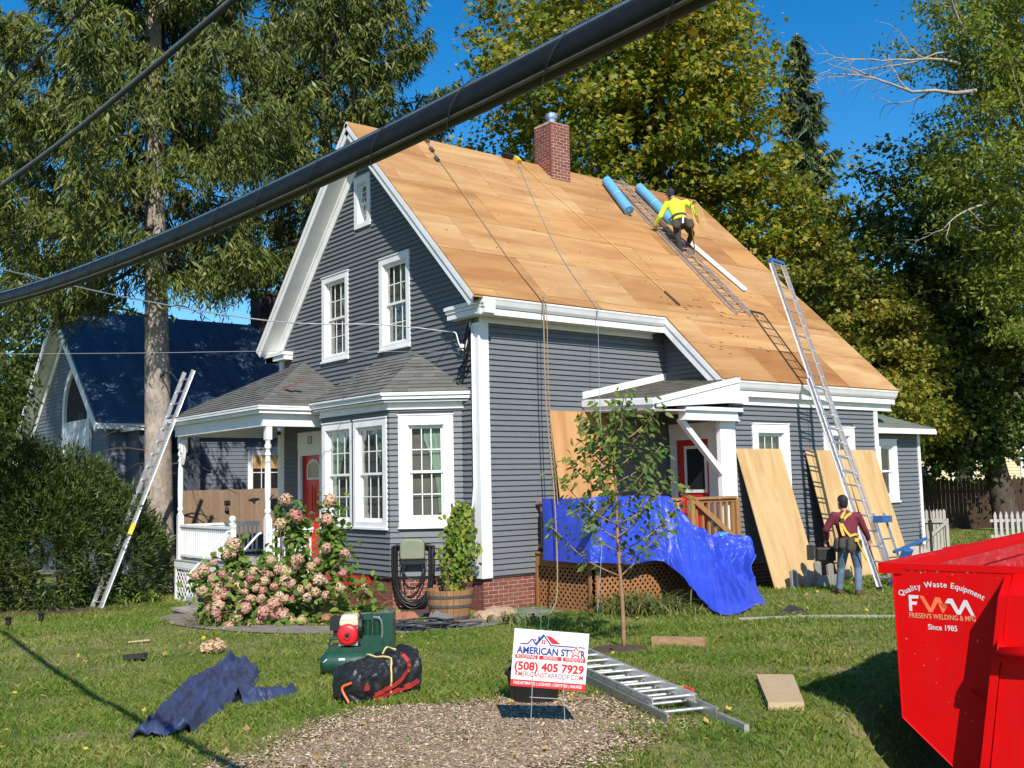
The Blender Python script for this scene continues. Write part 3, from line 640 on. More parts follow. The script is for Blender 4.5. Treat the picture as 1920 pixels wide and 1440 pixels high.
# railings
def railing(p,q,z0,z1,name,mat=WHITE,n=None,bw=.036,top=(.09,.05)):
    p=Vector(p); q=Vector(q); m=MB(); L=(q-p).length
    m.beam((p.x,p.y,z1),(q.x,q.y,z1),top[0],top[1]); r=m.build(name,mat,house)
    m=MB(); m.beam((p.x,p.y,z1-.055),(q.x,q.y,z1-.055),.04,.05); m.build('sub_rail',mat,r)
    m=MB(); m.beam((p.x,p.y,z0+.1),(q.x,q.y,z0+.1),.06,.05); m.build('bottom_rail',mat,r)
    n=n or int(L/.105); me=MB().box(-bw/2,bw/2,-bw/2,bw/2,z0+.126,z1-.082).mesh('baluster',mat)
    for k in range(n):
        t=(k+.5)/n; inst('baluster',me,Matrix.Translation((p.x+(q.x-p.x)*t,p.y+(q.y-p.y)*t,0)),r)
    return r
railing((PX,PY1-.06,0),(PX,5.93,0),PDZ,.78,'porch_railing'); railing((PX+.06,PY1,0),(-.1,PY1,0),PDZ,.78,'porch_railing'); railing((PX+.06,PY0,0),(-1.05,PY0,0),PDZ,.78,'porch_railing')
m=MB(); m.box(PX-.055,PX+.055,5.80,5.91,PDZ,.86); m.lathe([(.075,0),(.075,.02),(.03,.035),(.035,.05),(.062,.075),(.072,.11),(.06,.15),(.03,.175)],(PX,5.855,.86),12); m.build('newel_post',WHITE,house)
# front steps with pipe handrails
for k in range(4):
    zt=-.13-.185*k; m=MB(); m.box(PX-.40-.30*k,PX-.10-.30*k,4.42,5.72,zt-.05,zt); m.box(PX-.12-.30*k,PX-.10-.30*k,4.43,5.71,zt,zt+.13); m.build('step',CONC if k==3 else simple('grey_deck_paint',(.36,.37,.37)),house)
for yy in (5.855,4.36):
    m=MB(); m.tube([(PX-.05,yy,.72),(PX-.10,yy,.72),(PX-.17,yy,.66),(PX-.86,yy,-.04),(PX-.92,yy,-.12),(PX-.92,yy,-.80)],.021,8); m.build('pipe_handrail',WHITE,house,smooth=True)
# ------------------------------------------------------------------ side entry porch
TAN=mk_wood('tan_deck_wood',(.30,.145,.05),(.42,.22,.085),(3,3,.4))
def sroof(x): return 3.12+(x-2.42)*.205
poly=[(2.42,0.0,sroof(2.42)),(2.42,-1.86,sroof(2.42)-.10),(4.66,-1.86,sroof(4.66)-.10),(4.66,0,sroof(4.66))]
sdk=roofdeck('side_porch_roof',[poly],.04); SHB=mk_shingle('worn_shingle',[(.11,.10,.085),(.165,.15,.125),(.20,.185,.16),(.25,.23,.20)])
shingles(poly,poly[0],poly[1],'s',sdk,SHB)
m=MB(); m.hexa([(2.38,-.03,sroof(2.38)+.02),(4.68,-.03,sroof(4.68)+.02),(4.68,-.05,sroof(4.68)+.02),(2.38,-.05,sroof(2.38)+.02),(2.38,-.03,sroof(2.38)+.15),(4.68,-.03,sroof(4.68)+.15),(4.68,-.05,sroof(4.68)+.15),(2.38,-.05,sroof(2.38)+.15)]); m.build('flashing_board',WHITE,sdk)
m=MB(); m.hexa([(2.36,-.02,2.98),(2.415,-.02,2.98),(2.415,-1.87,2.90),(2.36,-1.87,2.90),(2.36,-.02,3.10),(2.415,-.02,3.10),(2.415,-1.87,3.0),(2.36,-1.87,3.0)]); m.hexa([(2.40,-.02,2.90),(2.44,-.02,2.90),(2.44,-1.84,2.82),(2.40,-1.84,2.82),(2.40,-.02,2.98),(2.44,-.02,2.98),(2.44,-1.84,2.90),(2.40,-1.84,2.90)]); m.build('eave_fascia',WHITE,sdk)
m=MB(); rz=lambda x: sroof(x)-.10
m.hexa([(2.38,-1.92,rz(2.38)-.10),(4.68,-1.92,rz(4.68)-.10),(4.68,-1.865,rz(4.68)-.10),(2.38,-1.865,rz(2.38)-.10),(2.38,-1.92,rz(2.38)-.01),(4.68,-1.92,rz(4.68)-.01),(4.68,-1.865,rz(4.68)-.01),(2.38,-1.865,rz(2.38)-.01)]); m.build('rake_moulding',WHITE,sdk)
m=MB(); m.prism([(2.44,-1.90,2.86),(4.92,-1.90,3.02),(4.92,-1.90,3.20),(4.68,-1.90,3.20),(4.68,-1.90,rz(4.68)-.105),(2.44,-1.90,rz(2.44)-.105)],(0,.045,0)); m.build('pediment_board',WHITE,sdk)
m=MB(); m.box(3.22,4.80,-1.86,-1.62,2.83,2.90); m.box(3.27,4.72,-1.80,-1.62,2.68,2.829); m.box(3.24,4.75,-1.82,-1.61,2.655,2.679); m.build('beam',WHITE,sdk)
m=MB(); m.hexa([(2.46,-.02,2.88),(4.66,-.02,2.88),(4.66,-1.84,2.84),(2.46,-1.84,2.80),(2.46,-.02,2.90),(4.66,-.02,2.90),(4.66,-1.84,2.86),(2.46,-1.84,2.82)]); m.build('ceiling',WHITE,sdk)
m=MB(); m.lathe([(.0,-.09),(.06,-.085),(.09,-.05),(.09,-.0)],(3.6,-.9,2.86),12); m.build('ceiling_light',BLACK,sdk)
m=MB(); m.beam((3.30,-1.62,2.68),(4.42,-1.62,1.66),.10,.10,(0,1,0)); m.build('porch_brace',WHITE,house)
m=MB(); m.box(4.36,4.68,-1.66,-1.56,.38,2.655); m.box(4.64,4.69,-1.55,-1.10,.38,2.655); m.build('porch_pilaster',WHITE,house)
# side deck
m=MB(); m.box(1.15,4.69,-1.55,-.04,.18,.33); m.box(3.30,4.69,-1.78,-1.551,.19,.33); m.build('side_deck',TAN,house)
bd=MB().box(1.12,4.69,0,.135,-.03,0).mesh('deck_board',TAN)
for k in range(11): inst('deck_board',bd,Matrix.Translation((0,-1.60+k*.141,.362)),house)
r=railing((3.45,-1.72,0),(4.62,-1.72,0),.36,1.24,'deck_railing',TAN,n=7,bw=.045,top=(.13,.04))
m=MB(); m.box(3.36,3.46,-1.77,-1.67,.20,1.215); m.build('railing_post',TAN,r); m=MB(); m.box(4.60,4.70,-1.77,-1.67,.20,1.215); m.build('railing_post',TAN,r)
m=MB(); m.beam((3.46,-1.79,1.18),(4.60,-1.79,.42),.10,.035,(0,1,0)); m.build('diagonal_brace',TAN,r)
railing((1.2,-1.5,0),(3.36,-1.5,0),.36,1.24,'deck_railing',TAN,n=12,bw=.045,top=(.13,.04)); railing((1.2,-1.4,0),(1.2,-.1,0),.36,1.24,'deck_railing',TAN,n=8,bw=.045,top=(.13,.04))
LATW=mk_wood('lattice_wood',(.26,.115,.045),(.42,.21,.09),(3,3,.4))
lattice(WF((1.2,-1.52,0),(1,0,0),(0,-1,0)),.0,2.3,-.62,.18,LATW,pitch=.085,wd=.04,frame=.06)
lattice(WF((1.17,-.03,0),(0,-1,0),(-1,0,0)),.0,1.45,-.62,.18,LATW,pitch=.085,wd=.04,frame=.06)
# annex roof
AE=(9.6,-1.68,2.62); AR=(11.95,-1.68,2.62); AK=.42; tp=2.1
hip=(11.95-tp,-1.68+tp,2.62+AK*tp); hl=(9.6,-1.68+tp,2.62+AK*tp)
ad=roofdeck('annex_roof',[[AE,AR,hip,hl],[AR,(11.95,3,2.62),hip]],.03); shingles([AE,AR,hip,hl],AE,AR,'s',ad,SHINGG)
m=MB(); m.box(9.62,11.95,-1.70,-1.64,2.50,2.585); m.box(9.62,11.7,-1.63,-1.36,2.52,2.54); m.build('annex_fascia',WHITE,ad)
m=MB(); m.box(9.62,11.7,-1.45+.1,1.5,-.02,2.52); 
m=MB(); m.box(11.6,11.7,-1.35,1.5,-.02,2.5); m.build('annex_wall',SIDING,house)
m=MB(); wall(m,ANX,.0,2.08,-.02,lambda s:2.56,hole['anx'],th=.08); m.build('annex_wall',SIDING,house)
# house number over the front door
def text_mesh(body,size,extrude=.002,offset=0.,align='CENTER',spacing=1.0):
    cu=bpy.data.curves.new('t','FONT'); cu.body=body; cu.size=size; cu.extrude=extrude; cu.offset=offset; cu.align_x=align; cu.align_y='CENTER'; cu.space_character=spacing; cu.resolution_u=3
    o=bpy.data.objects.new('t',cu); COL.objects.link(o); dg=bpy.context.evaluated_depsgraph_get(); me=bpy.data.meshes.new_from_object(o.evaluated_get(dg)); bpy.data.objects.remove(o); bpy.data.curves.remove(cu); return me
def text(body,size,origin,right,upv,mat,parent,name='lettering',width=None,**k):
    me=text_mesh(body,size,**k); me.materials.clear(); me.materials.append(mat); X=Vector(right).normalized(); Y=Vector(upv).normalized(); Z=X.cross(Y); sx=1.
    if width:
        xs=[v.co.x for v in me.vertices]; sx=width/max(1e-6,max(xs)-min(xs)); c=(max(xs)+min(xs))/2
        for v in me.vertices: v.co.x-=c
    O=Vector(origin); M=Matrix(((X.x*sx,Y.x,Z.x,O.x),(X.y*sx,Y.y,Z.y,O.y),(X.z*sx,Y.z,Z.z,O.z),(0,0,0,1)))
    return inst(name,me,M,parent)
text('13',.24,GAB.p(6.25,2.61,.053),(0,-1,0),(0,0,1),BLACK,fd,name='house_number',offset=.004)
from mathutils import noise as MN
# ------------------------------------------------------------------ ladders
RUNGM=mk_metal('ladder_rung',(.62,.62,.61),.45); RAILM=mk_metal('ladder_rail',(.78,.78,.77),.42,.12); BLUEP=simple('blue_plastic',(.03,.11,.30),.45,.15,6.); DULL=mk_metal('worn_aluminium',(.62,.59,.55),.5)
def section(root,B,T,side,width,spacing=.305,mat=RAILM,rmat=RUNGM,rail=(.03,.085),off=0.,start=.2):
    B=Vector(B); T=Vector(T); d=(T-B).normalized(); s=(Vector(side)-d*Vector(side).dot(d)).normalized(); n=s.cross(d); L=(T-B).length
    B=B+n*off; T=T+n*off
    for k in (0,1):
        a=B+s*(width*k); m=MB()
        sg=-1 if k else 1
        m.obox((a+a+d*L)/2,d,s,n,L/2,.004,rail[1]/2)                                    # web
        m.obox((a+a+d*L)/2+n*(rail[1]/2)-s*sg*.010,d,s,n,L/2,.014,.004); m.obox((a+a+d*L)/2-n*(rail[1]/2)-s*sg*.010,d,s,n,L/2,.014,.004)   # flanges
        m.build('rail',mat,root)
    me=None; t=start
    while t<L-.05:
        m=MB(); a=B+d*t; m.tube([a-s*.012,a+s*(width+.012)],.017,8); m.build('rung',rmat,root,smooth=False); t+=spacing
    return B,T,d,s,n
lad=thing('ladder',(6.0,-3.9,-.45),'aluminium extension ladder with blue top leaning on the rear eave over two plywood sheets','ladder')
LB=Vector((5.94,-3.82,-.40)); LT=Vector((6.95,-.95,6.15)); LD=(LT-LB)
B_,T_,d_,s_,n_=section(lad,LB,LB+LD*.60,(1,0,0),.43,off=0.)
section(lad,LB+LD*.30,LT,(1,0,0),.38,off=.055,start=.1)
B2=LB+s_*.03+n_*.055
for k in (0,1): m=MB(); m.obox(B_+s_*(.43*k)-Vector((0,0,.02)),(1,0,0),(0,1,0),(0,0,1),.05,.07,.03); m.build('foot',BLACK,lad)
m=MB(); m.obox(LT+s_*.19+n_*.055-d_*.03,s_,d_,n_,.215,.035,.055); m.build('top_cap',BLUEP,lad)
m=MB(); m.lathe([(.06,-.015),(.06,.015)],LT+s_*.10+n_*.06-d_*.2,12,s_); m.build('pulley',GALV,lad)
m=MB(); m.tube([LT+s_*.25+n_*.10-d_*.1,LT+s_*.26+n_*.11-d_*3.,LT+s_*.25+n_*.10-d_*6.0],.008,5); m.build('pull_rope',simple('pale_rope',(.45,.42,.36),.9),lad)
# ladder platform (blue/steel) at its foot
pl=thing('ladder_jack',(6.15,-4.0,-.45),'blue steel ladder hoist frame with wheels standing behind the worker at the ladder foot','hoist')
m=MB(); 
a=Vector((6.15,-4.05,-.42))
for k in (0,.34): m.tube([a+Vector((k,0,0)),a+Vector((k+.32,.62,1.30))],.022,6)
m.build('uprights',GALV,pl)
for t in (.15,.4,.65,.9):
    m=MB(); m.tube([a+Vector((.32*t,.62*t,1.30*t)),a+Vector((.34+.32*t,.62*t,1.30*t))],.016,6); m.build('crossbar',GALV,pl)
m=MB(); m.obox(a+Vector((.30,.10,.36)),(.97,.0,.1),(0,.9,.43),(0,-.43,.9),.12,.05,.34); m.build('motor_arm',BLUEP,pl)
m=MB(); m.obox(a+Vector((.42,.5,1.2)),(1,0,0),(0,1,0),(0,0,1),.16,.10,.06); m.build('carriage',BLUEP,pl)
m=MB(); m.beam(a+Vector((.25,.2,.62)),a+Vector((1.45,.25,.80)),.05,.05); m.build('arm',BLUEP,pl)
for k in (0,.62): 
    m=MB(); m.lathe([(.09,-.03),(.09,.03)],a+Vector((k-.1,-.12,.06)),12,(1,.2,0)); m.build('wheel',BLACK,pl)
m=MB(); m.obox(a+Vector((.1,-.22,.02)),(1,.1,0),(-.1,1,0),(0,0,1),.30,.12,.035); m.build('base_plate',GALV,pl)
# roof ladder
def roofp(x,s,h=0.): 
    p=Vector((x,W_/2,ZR))+RD*s+RN*h; return p
rl=thing('ladder',roofp(7.0,3,.05),'aluminium ladder hooked over the ridge, lying flat on the plywood roof','ladder')
sb=(W_/2+.145)/ca
section(rl,roofp(6.72,sb,.06),roofp(6.94,-.10,.06),(1,0,0),.45,mat=DULL,rmat=DULL,start=.06)
for x in (6.72,7.17): m=MB(); m.obox(roofp(x,sb+.02,.03),(1,0,0),RD,RN,.02,.09,.05); m.build('foot',DULL,rl)
# left ladder
ll=thing('ladder',(-3.95,8.1,-.87),'long aluminium ladder leaning on the front porch eave beside the yew hedge','ladder')
A0=Vector((-3.96,8.52,-.84)); 
section(ll,A0,A0+(Vector((-1.91,8.40,4.24))-Vector((-3.95,8.15,-.87)))*1.0,(.05,-1,0),.46,start=.12)
m=MB(); m.obox(A0+Vector((0,-.23,-.03)),(0,1,0),(1,0,0),(0,0,1),.42,.10,.035); m.build('foot_mat',BLACK,ll)
m=MB(); m.obox(A0+Vector((.66,-.44,1.62)),(.37,0,.93),(0,1,0),(-.93,0,.37),.12,.007,.045); m.build('sticker',simple('yellow_sticker',(.75,.60,.05),.5),ll)
# ladder lying on the ground
gl=thing('ladder',(-3.8,-7.4,-.45),'short aluminium ladder section lying flat on the grass behind the yard sign','ladder')
ga=Vector((-4.20,-8.20,-.40)); gb=Vector((-3.31,-5.75,-.36)); gs=(Vector((.42,-.32,0))).normalized()
section(gl,ga,gb,gs,.46,mat=DULL,rmat=RUNGM,rail=(.03,.10),start=.25)
section(gl,ga+Vector((.10,.27,.085)),gb+Vector((.05,.14,.085)),gs,.41,mat=RAILM,rmat=RUNGM,rail=(.03,.07),start=.12)
m=MB(); gd=(gb-ga).normalized(); m.obox(ga+gs*.46-gd*.16,gd,gs,(0,0,1),.22,.02,.035); m.build('end_bracket',DULL,gl)
yp=MB().tube([(-3.01,-6.10,-.41),(-3.13,-7.42,-.40)],.016,8).build('pole',simple('yellow_fibreglass',(.75,.42,.02),.4)); tag(yp,'thin yellow pole with red tip lying beside the ground ladder','pole'); yp.name='yellow_pole'
m=MB(); m.tube([(-3.13,-7.42,-.40),(-3.14,-7.53,-.40)],.024,8); m.build('tip',simple('red_plastic',(.55,.06,.03),.5),yp)
# ------------------------------------------------------------------ leaning plywood sheets
def sheet(bl,wv,tv,label,th=.016,w=1.30,h=2.62):
    """bl bottom-left corner, wv width dir, tv up dir"""
    X=Vector(wv).normalized(); Y=Vector(tv); Y=(Y-X*Y.dot(X)).normalized(); Z=X.cross(Y)
    me=MB().box(0,w,0,h,-th,0).mesh('plywood_sheet',LEANPLY); O=Vector(bl)
    o=inst('plywood_sheet',me,Matrix(((X.x,Y.x,Z.x,O.x),(X.y,Y.y,Z.y,O.y),(X.z,Y.z,Z.z,O.z),(0,0,0,1)))); return tag(o,label,'plywood','plywood sheets leaning on the walls')
b1=Vector((4.80,-2.42,-.44)); sheet(b1,(1,0.0,0),Vector((5.12,-1.66,2.11))-b1,'pale plywood sheet leaning under the rear window next to the deck railing',w=1.36,h=2.70)
b2=Vector((6.95,-2.30,-.42)); sheet(b2,(1,0,0),Vector((7.42,-1.67,2.08))-b2,'pale plywood sheet half hidden behind the ladder and the worker',w=1.25,h=2.62)
b3=Vector((8.18,-2.40,-.40)); sheet(b3,(1,0,0),Vector((8.56,-1.66,2.10))-b3,'pale plywood sheet leaning nearest the back corner of the house',w=1.25,h=2.64)
o=sheet((1.55,-.42,.37),(1,0,0),Vector((-.03,.37,2.52)),'orange plywood sheet leaning on the side wall behind the young tree',w=1.40,h=2.55); o.data.materials[0]=mk_ply('orange_plywood',(.40,.20,.08),(.52,.29,.125),(.62,.39,.19),'y')
# short grey boards and blocks under the sheets
GREYW=mk_wood('weathered_wood',(.20,.18,.155),(.36,.33,.285),(3,3,.5)); NEWW=mk_wood('new_timber',(.46,.33,.19),(.58,.44,.27),(.6,6,6)); FENCEW=mk_wood('weathered_fence',(.20,.13,.085),(.33,.235,.16),(9,9,.5))
for k,(x,y,hh,w,lb) in enumerate(((5.05,-2.62,.36,.16,'grey board stump by the plywood sheet nearest the deck'),(5.42,-2.66,.33,.15,'grey board stump second from the plywood edge'),(5.78,-2.62,.46,.17,'tallest grey board stump beside the plywood sheet'),(6.12,-2.66,.40,.16,'grey board stump closest to the worker'))):
    m=MB(); m.prism([(x,y,-.47),(x+w,y,-.47),(x+w+.01,y+.02,-.47+hh),(x+w*.7,y+.02,-.45+hh),(x-.01,y+.02,-.48+hh)],(0,.04,0)); tag(m.build('board_stump',GREYW),lb,'board','grey garden boards')
m=MB(); m.box(5.6,6.4,-2.74,-2.69,-.47,-.25); tag(m.build('garden_edging',GREYW),'low grey garden edging board in front of the board stumps','board')
# ------------------------------------------------------------------ blue tarp over the deck
def mk_tarp(name,c,rough=.32):
    t=NT(name); v=t.coord('Object'); f=t.noise(v,2.5,5,.65,.6); g=t.noise(v,9,4,.6,1.2); c0=t.ramp(f,[(.3,tuple(x*.78 for x in c)),(.7,tuple(min(1,x*1.15) for x in c))]); c0=t.mix(t.math('MULTIPLY',t.math('GREATER_THAN',g,.66),.25),c0,tuple(min(1,x*1.1+.07) for x in c)); t.col(c0); t.rough(rough); t.b.inputs['Specular IOR Level'].default_value=.45
    vo=t.n('ShaderNodeTexVoronoi',feature='DISTANCE_TO_EDGE'); vo.inputs['Scale'].default_value=5.5; t.l(t.coord('Object',(1,1,1)),vo.inputs['Vector'])
    h=t.math('ADD',t.math('MULTIPLY',vo.outputs['Distance'],.6),t.noise(v,14,4,.65,1.5)); t.bump(h,.5,.02); return t.m
TBLUE=mk_tarp('blue_tarp',(.030,.066,.50)); TNAVY=mk_tarp('navy_tarp',(.040,.055,.125),.5); TBLK=mk_tarp('black_tarp',(.020,.020,.022),.3)
def ridged(p,sc=1.): return 1-abs(MN.noise(Vector(p)*sc))*2
cols=[ [(1.05,-.35,1.29),(1.02,-.36,.95),(1.0,-.37,.6),(.97,-.38,.24)],
 [(1.07,-1.35,1.30),(1.02,-1.42,.95),(.99,-1.46,.6),(.96,-1.5,.23)],
 [(1.14,-1.58,1.31),(1.10,-1.68,.95),(1.07,-1.71,.6),(1.05,-1.72,.24)],
 [(1.75,-1.59,1.315),(1.76,-1.70,.95),(1.77,-1.74,.6),(1.78,-1.75,.17)],
 [(2.35,-1.59,1.31),(2.36,-1.72,.95),(2.38,-1.80,.6),(2.40,-1.80,.19)],
 [(2.78,-1.59,1.29),(2.72,-1.78,.85),(2.62,-1.95,.4),(2.50,-2.1,.02)],
 [(3.02,-1.58,1.22),(2.98,-1.86,.72),(2.72,-2.30,.18),(2.30,-2.85,-.40)],
 [(3.22,-1.56,.95),(3.25,-1.90,.52),(2.95,-2.45,.02),(2.12,-3.35,-.555)],
 [(3.45,-1.62,.62),(3.50,-1.98,.38),(3.20,-2.50,-.08),(2.35,-3.55,-.55)],
 [(3.80,-1.70,.50),(3.80,-2.02,.30),(3.45,-2.45,-.12),(2.75,-3.45,-.53)],
 [(4.20,-1.76,.46),(4.25,-2.00,.28),(3.80,-2.35,-.15),(3.05,-3.30,-.52)],
 [(4.62,-1.78,.44),(4.72,-1.95,.22),(4.12,-2.28,-.20),(3.45,-3.28,-.515)] ]
def cr(P,t):
    n=len(P)-1; x=min(max(t*n,0),n-1e-6); i=int(x); f=x-i; g=lambda k: Vector(P[min(max(k,0),n)]); a,b,c,d=g(i-1),g(i),g(i+1),g(i+2)
    return .5*((2*b)+(c-a)*f+(2*a-5*b+4*c-d)*f*f+(3*b-a-3*c+d)*f**3)
def tarpf(u,v):
    col=[cr([c[k] for c in cols],u) for k in range(4)]; p=cr(col,v)
    am=.04+.21*S01((u-.5)/.3)*(math.sin(math.pi*min(1,v*1.05))**.7)
    uu=u*17+.9*MN.noise(Vector((u*6,v*2.2,1))); q=Vector((p.x,p.y,p.z)); w=max(0,ridged(Vector((uu*.55,v*1.1,7)),1.))**1.4*.85+max(0,ridged(Vector((uu*1.25+v*1.5,v*2.6,2)),1.))**1.6*.5+max(0,ridged(Vector((uu*2.6-v*3,v*6.,5)),1.))**1.8*.22
    n=Vector((-.25,-.85,.45)); 
    if u>.5: n=Vector((.1,-.75,.65))
    p=p+n*am*(w-.2)
    p=p+Vector((0,-1,0))*.062*(1-abs(math.sin(u*33+.8*MN.noise(Vector((u*9,v*2,3))))))*S01(v*2.5)*(1-S01((u-.5)/.2))
    if u>.62 and v<.35: p=p+Vector((0,-.35,.9))*.10*max(0,ridged(Vector((u*14,v*6,2)),1.))*(1-v/.35)
    g=zg(p.x,p.y)+.012; 
    if p.z<g: p.z=g
    return p
m=MB(); m.grid(tarpf,260,96); bt=m.build('blue_tarp',TBLUE,smooth=True); tag(bt,'large bright blue tarp draped over the side deck down to the grass','tarp')
bt.modifiers.new('thickness','SOLIDIFY').thickness=.006
# light blue wrap on the pile
m=MB(); m.grid(lambda u,v: Vector((4.18+.18*math.cos(u*6.28)*math.sin(v*3.1),-1.75+.13*math.sin(u*6.28)*math.sin(v*3.1),.53+.07*math.cos(v*3.1)+.02*ridged((u*5,v*5,1)))),16,8); tag(m.build('crumpled_wrap',simple('light_blue_wrap',(.04,.28,.75),.4),smooth=True),'small crumpled light blue wrap on top of the blue tarp','wrap')
# downspout piece lying across the tarp
m=MB(); m.beam((1.52,-1.72,1.36),(.80,-1.80,.86),.11,.05,(0,-1,.3)); dsp=m.build('downspout',simple('dark_metal',(.06,.055,.05),.45,.3,10.)); tag(dsp,'dark strip of old gutter leaning across the blue tarp corner','gutter')
m=MB(); m.beam((.93,-1.80,.92),(.72,-1.81,.80),.16,.02,(0,-1,.3)); m.build('bent_end',GALV,dsp)
# ------------------------------------------------------------------ navy tarp on the lawn
Lp=[(-7.86,-5.52),(-7.52,-4.95),(-7.16,-4.30),(-6.80,-3.62),(-6.50,-3.05),(-6.20,-2.62),(-5.85,-2.38),(-5.45,-2.22)]
Rp=[(-7.34,-5.80),(-7.08,-5.30),(-6.78,-4.92),(-6.45,-4.50),(-6.12,-4.12),(-5.80,-3.60),(-5.52,-3.05),(-5.30,-2.60)]
def navy(u,v):
    l=cr([(*p,0) for p in Lp],v); r=cr([(*p,0) for p in Rp],v); p=l.lerp(r,u)
    edge=min(u,1-u)*2; endf=min(1,min(v,1-v)*9)
    ph=u*7.6+1.1*MN.noise(Vector((v*2.4,3.1,u)))+.5*math.sin(v*3.1)
    h=.045*S01(edge*4)+.085*(1-abs(math.sin(ph)))**1.3*S01(edge*3)+.05*(1-abs(math.sin(ph*2.3+2*v)))**2*S01(edge*3)
    h+=.05*max(0,ridged((u*3+1.5*v,v*6,9.),1.))**2*S01(edge*3)+.03*max(0,ridged((u*8,v*12.,4.),1.))**2*S01(edge*3)
    h+=.085*math.exp(-((v-.92)/.08)**2)*math.sin(math.pi*u)*(.6+.6*max(0,ridged((u*6,v*14,2.),1.)))+.10*math.exp(-((v-.035)/.04)**2)*S01(edge*3)
    sw=.05*ridged((v*6,u*2,5.),1.); p=p+Vector((sw*.6,-sw*.4,0))
    if v<.06: p=p.lerp((l+r)/2+(p-(l+r)/2)*.9,1.)+Vector((.10,.17,0))*(1-v/.06)**2*(2*u-1)**2*2.2
    p.z=zg(p.x,p.y)+.02+h*(.35+.65*endf); return p
m=MB(); m.grid(navy,60,120); nv=m.build('navy_tarp',TNAVY,smooth=True); tag(nv,'crumpled navy blue tarp lying on the front lawn','tarp')
m=MB(); m.grid(lambda u,v:(lambda x,y:Vector((x,y,zg(x,y)+.02+.11*math.sin(math.pi*u)*(1-.7*v)+.07*max(0,ridged((u*4,v*7,2.)))*math.sin(math.pi*u))))(-6.42+.72*v+.05*math.sin(v*9),-4.72+.30*u+.33*v*v-.1*u*v),20,50); m.build('tarp_tail',TNAVY,nv,smooth=True)
m=MB()
for p in ((-7.40,-5.70),(-5.42,-2.5),(-5.55,-2.4),(-5.9,-3.5)): m.lathe([(.010,0),(.018,.002),(.018,.006),(.01,.008)],(*p,zg(*p)+.2),8)
# ------------------------------------------------------------------ black tarp bundle with red hems
bd=thing('tarp_bundle',(-5.2,-5.35,-.49),'folded black tarp bundle with red hems tied with yellow rope','tarp')
ax=Vector((-4.86,-5.42,0))-Vector((-5.68,-5.50,0)); ax.normalize(); ay=Vector((-ax.y,ax.x,0)); bc=Vector((-5.27,-5.30,-.49)); 
def bundle(u,v):
    a=v*2*math.pi; xx=(u-.5)*.86; rr=1.; ex=abs(u-.5)*2
    h=.150+.065*u; d=.20
    cx=math.copysign(abs(math.cos(a))**.62,math.cos(a))*d; cz=math.copysign(abs(math.sin(a))**.62,math.sin(a))*h
    s=1-.42*max(0,(ex-.82)/.18)**2; wob=.030*ridged((u*5,math.cos(a)*2,math.sin(a)*2),1.3)+.022*ridged((u*9,math.cos(a)*4,math.sin(a)*4),1.)
    return bc+ax*xx+ay*(cx*s)+Vector((0,0,h+.01+cz*s))+(ay*math.cos(a)+Vector((0,0,math.sin(a))))*wob
m=MB(); m.grid(bundle,70,64); m.add([bundle(0,k/32) for k in range(32)],[tuple(range(32))]); m.add([bundle(1,k/32) for k in range(32)],[tuple(range(32))[::-1]]); m.build('body',TBLK,bd,smooth=True)
REDH=simple('red_webbing',(.33,.022,.018),.6,.2,12.)
def hem(pts,w,off=.012):
    m=MB(); P=[]
    for (u,v) in pts: P.append(bundle(u,v))
    for i in range(len(P)-1):
        n=-ay; m.beam(P[i]+n*off,P[i+1]+n*off,w,.006,tuple(n))
    return m.build('hem',REDH,bd)
sn=lambda a,b,n:[(a[0]+(b[0]-a[0])*k/n,a[1]+(b[1]-a[1])*k/n) for k in range(n+1)]
hem(sn((.70,.33),(.76,.475),8),.045); hem(sn((.77,.478),(.26,.555),10),.04); hem(sn((.88,.53),(.28,.595),10),.05); hem(sn((.26,.56),(.28,.595),3),.045); hem(sn((.10,.50),(.17,.50),3),.05)
m=MB(); 
for (u,v) in ((.755,.455),(.735,.485),(.36,.588),(.62,.575)): m.lathe([(.006,0),(.014,.002),(.014,.005),(.006,.006)],bundle(u,v)-ay*.02,8,tuple(-ay))
m.build('grommet',simple('brass',(.6,.42,.15),.4,metal=.8),bd)
m=MB(); m.tube([bundle(.50+.03*math.sin(k*.8),k/28)+(bundle(.5,k/28)-(bc+Vector((0,0,.27)))).normalized()*.014 for k in range(28)],.009,6,closed=True); m.tube(bez([bundle(.52,.27)+Vector((0,0,.02)),bundle(.56,.28)+Vector((0,0,.07)),bundle(.66,.27)+Vector((0,0,.06)),bundle(.70,.28)+Vector((0,0,.02))]),.009,6); m.build('rope',simple('yellow_rope',(.62,.50,.18),.9,.2,30.),bd)
# orange handled thing behind
m=MB(); m.tube(bez([bundle(.02,.62)+Vector((-.05,-.02,.0)),bundle(.0,.55)+Vector((-.06,0,.05)),bundle(.02,.48)+Vector((-.03,0,.03))]),.012,8); m.build('handle',simple('orange_plastic',(.75,.13,.02),.5),bd)
# ------------------------------------------------------------------ air compressor
GRN=simple('green_enamel',(.012,.060,.038),.38,.2,8.,coat=.2); REDC=simple('engine_red',(.55,.015,.02),.4,.15,9.); CREAM=simple('cream_tank',(.62,.55,.38),.45,.08,5.)
cp=thing('air_compressor',(-4.3,-3.3,-.59),'dark green petrol air compressor with red recoil cover and cream fuel tank','compressor')
cx=Vector((.92,.10,0)).normalized()  # along the tank (image right)
cx=Vector((r2.x,r2.y,0)).normalized(); cy=Vector((-cx.y,cx.x,0)); cz=Vector((0,0,1)); c0=Vector((-4.50,-3.62,-.575))
def CP(a,b,c): return c0+(cx*a+cy*b+cz*c)*.9
for b in (-.16,.16):
    m=MB(); m.lathe([(.0,-.44),(.07,-.43),(.125,-.38),(.135,-.33),(.135,.33),(.125,.38),(.07,.43),(0,.44)],CP(0,b,.17),20,cx); m.build('air_tank',GRN,cp,smooth=True)
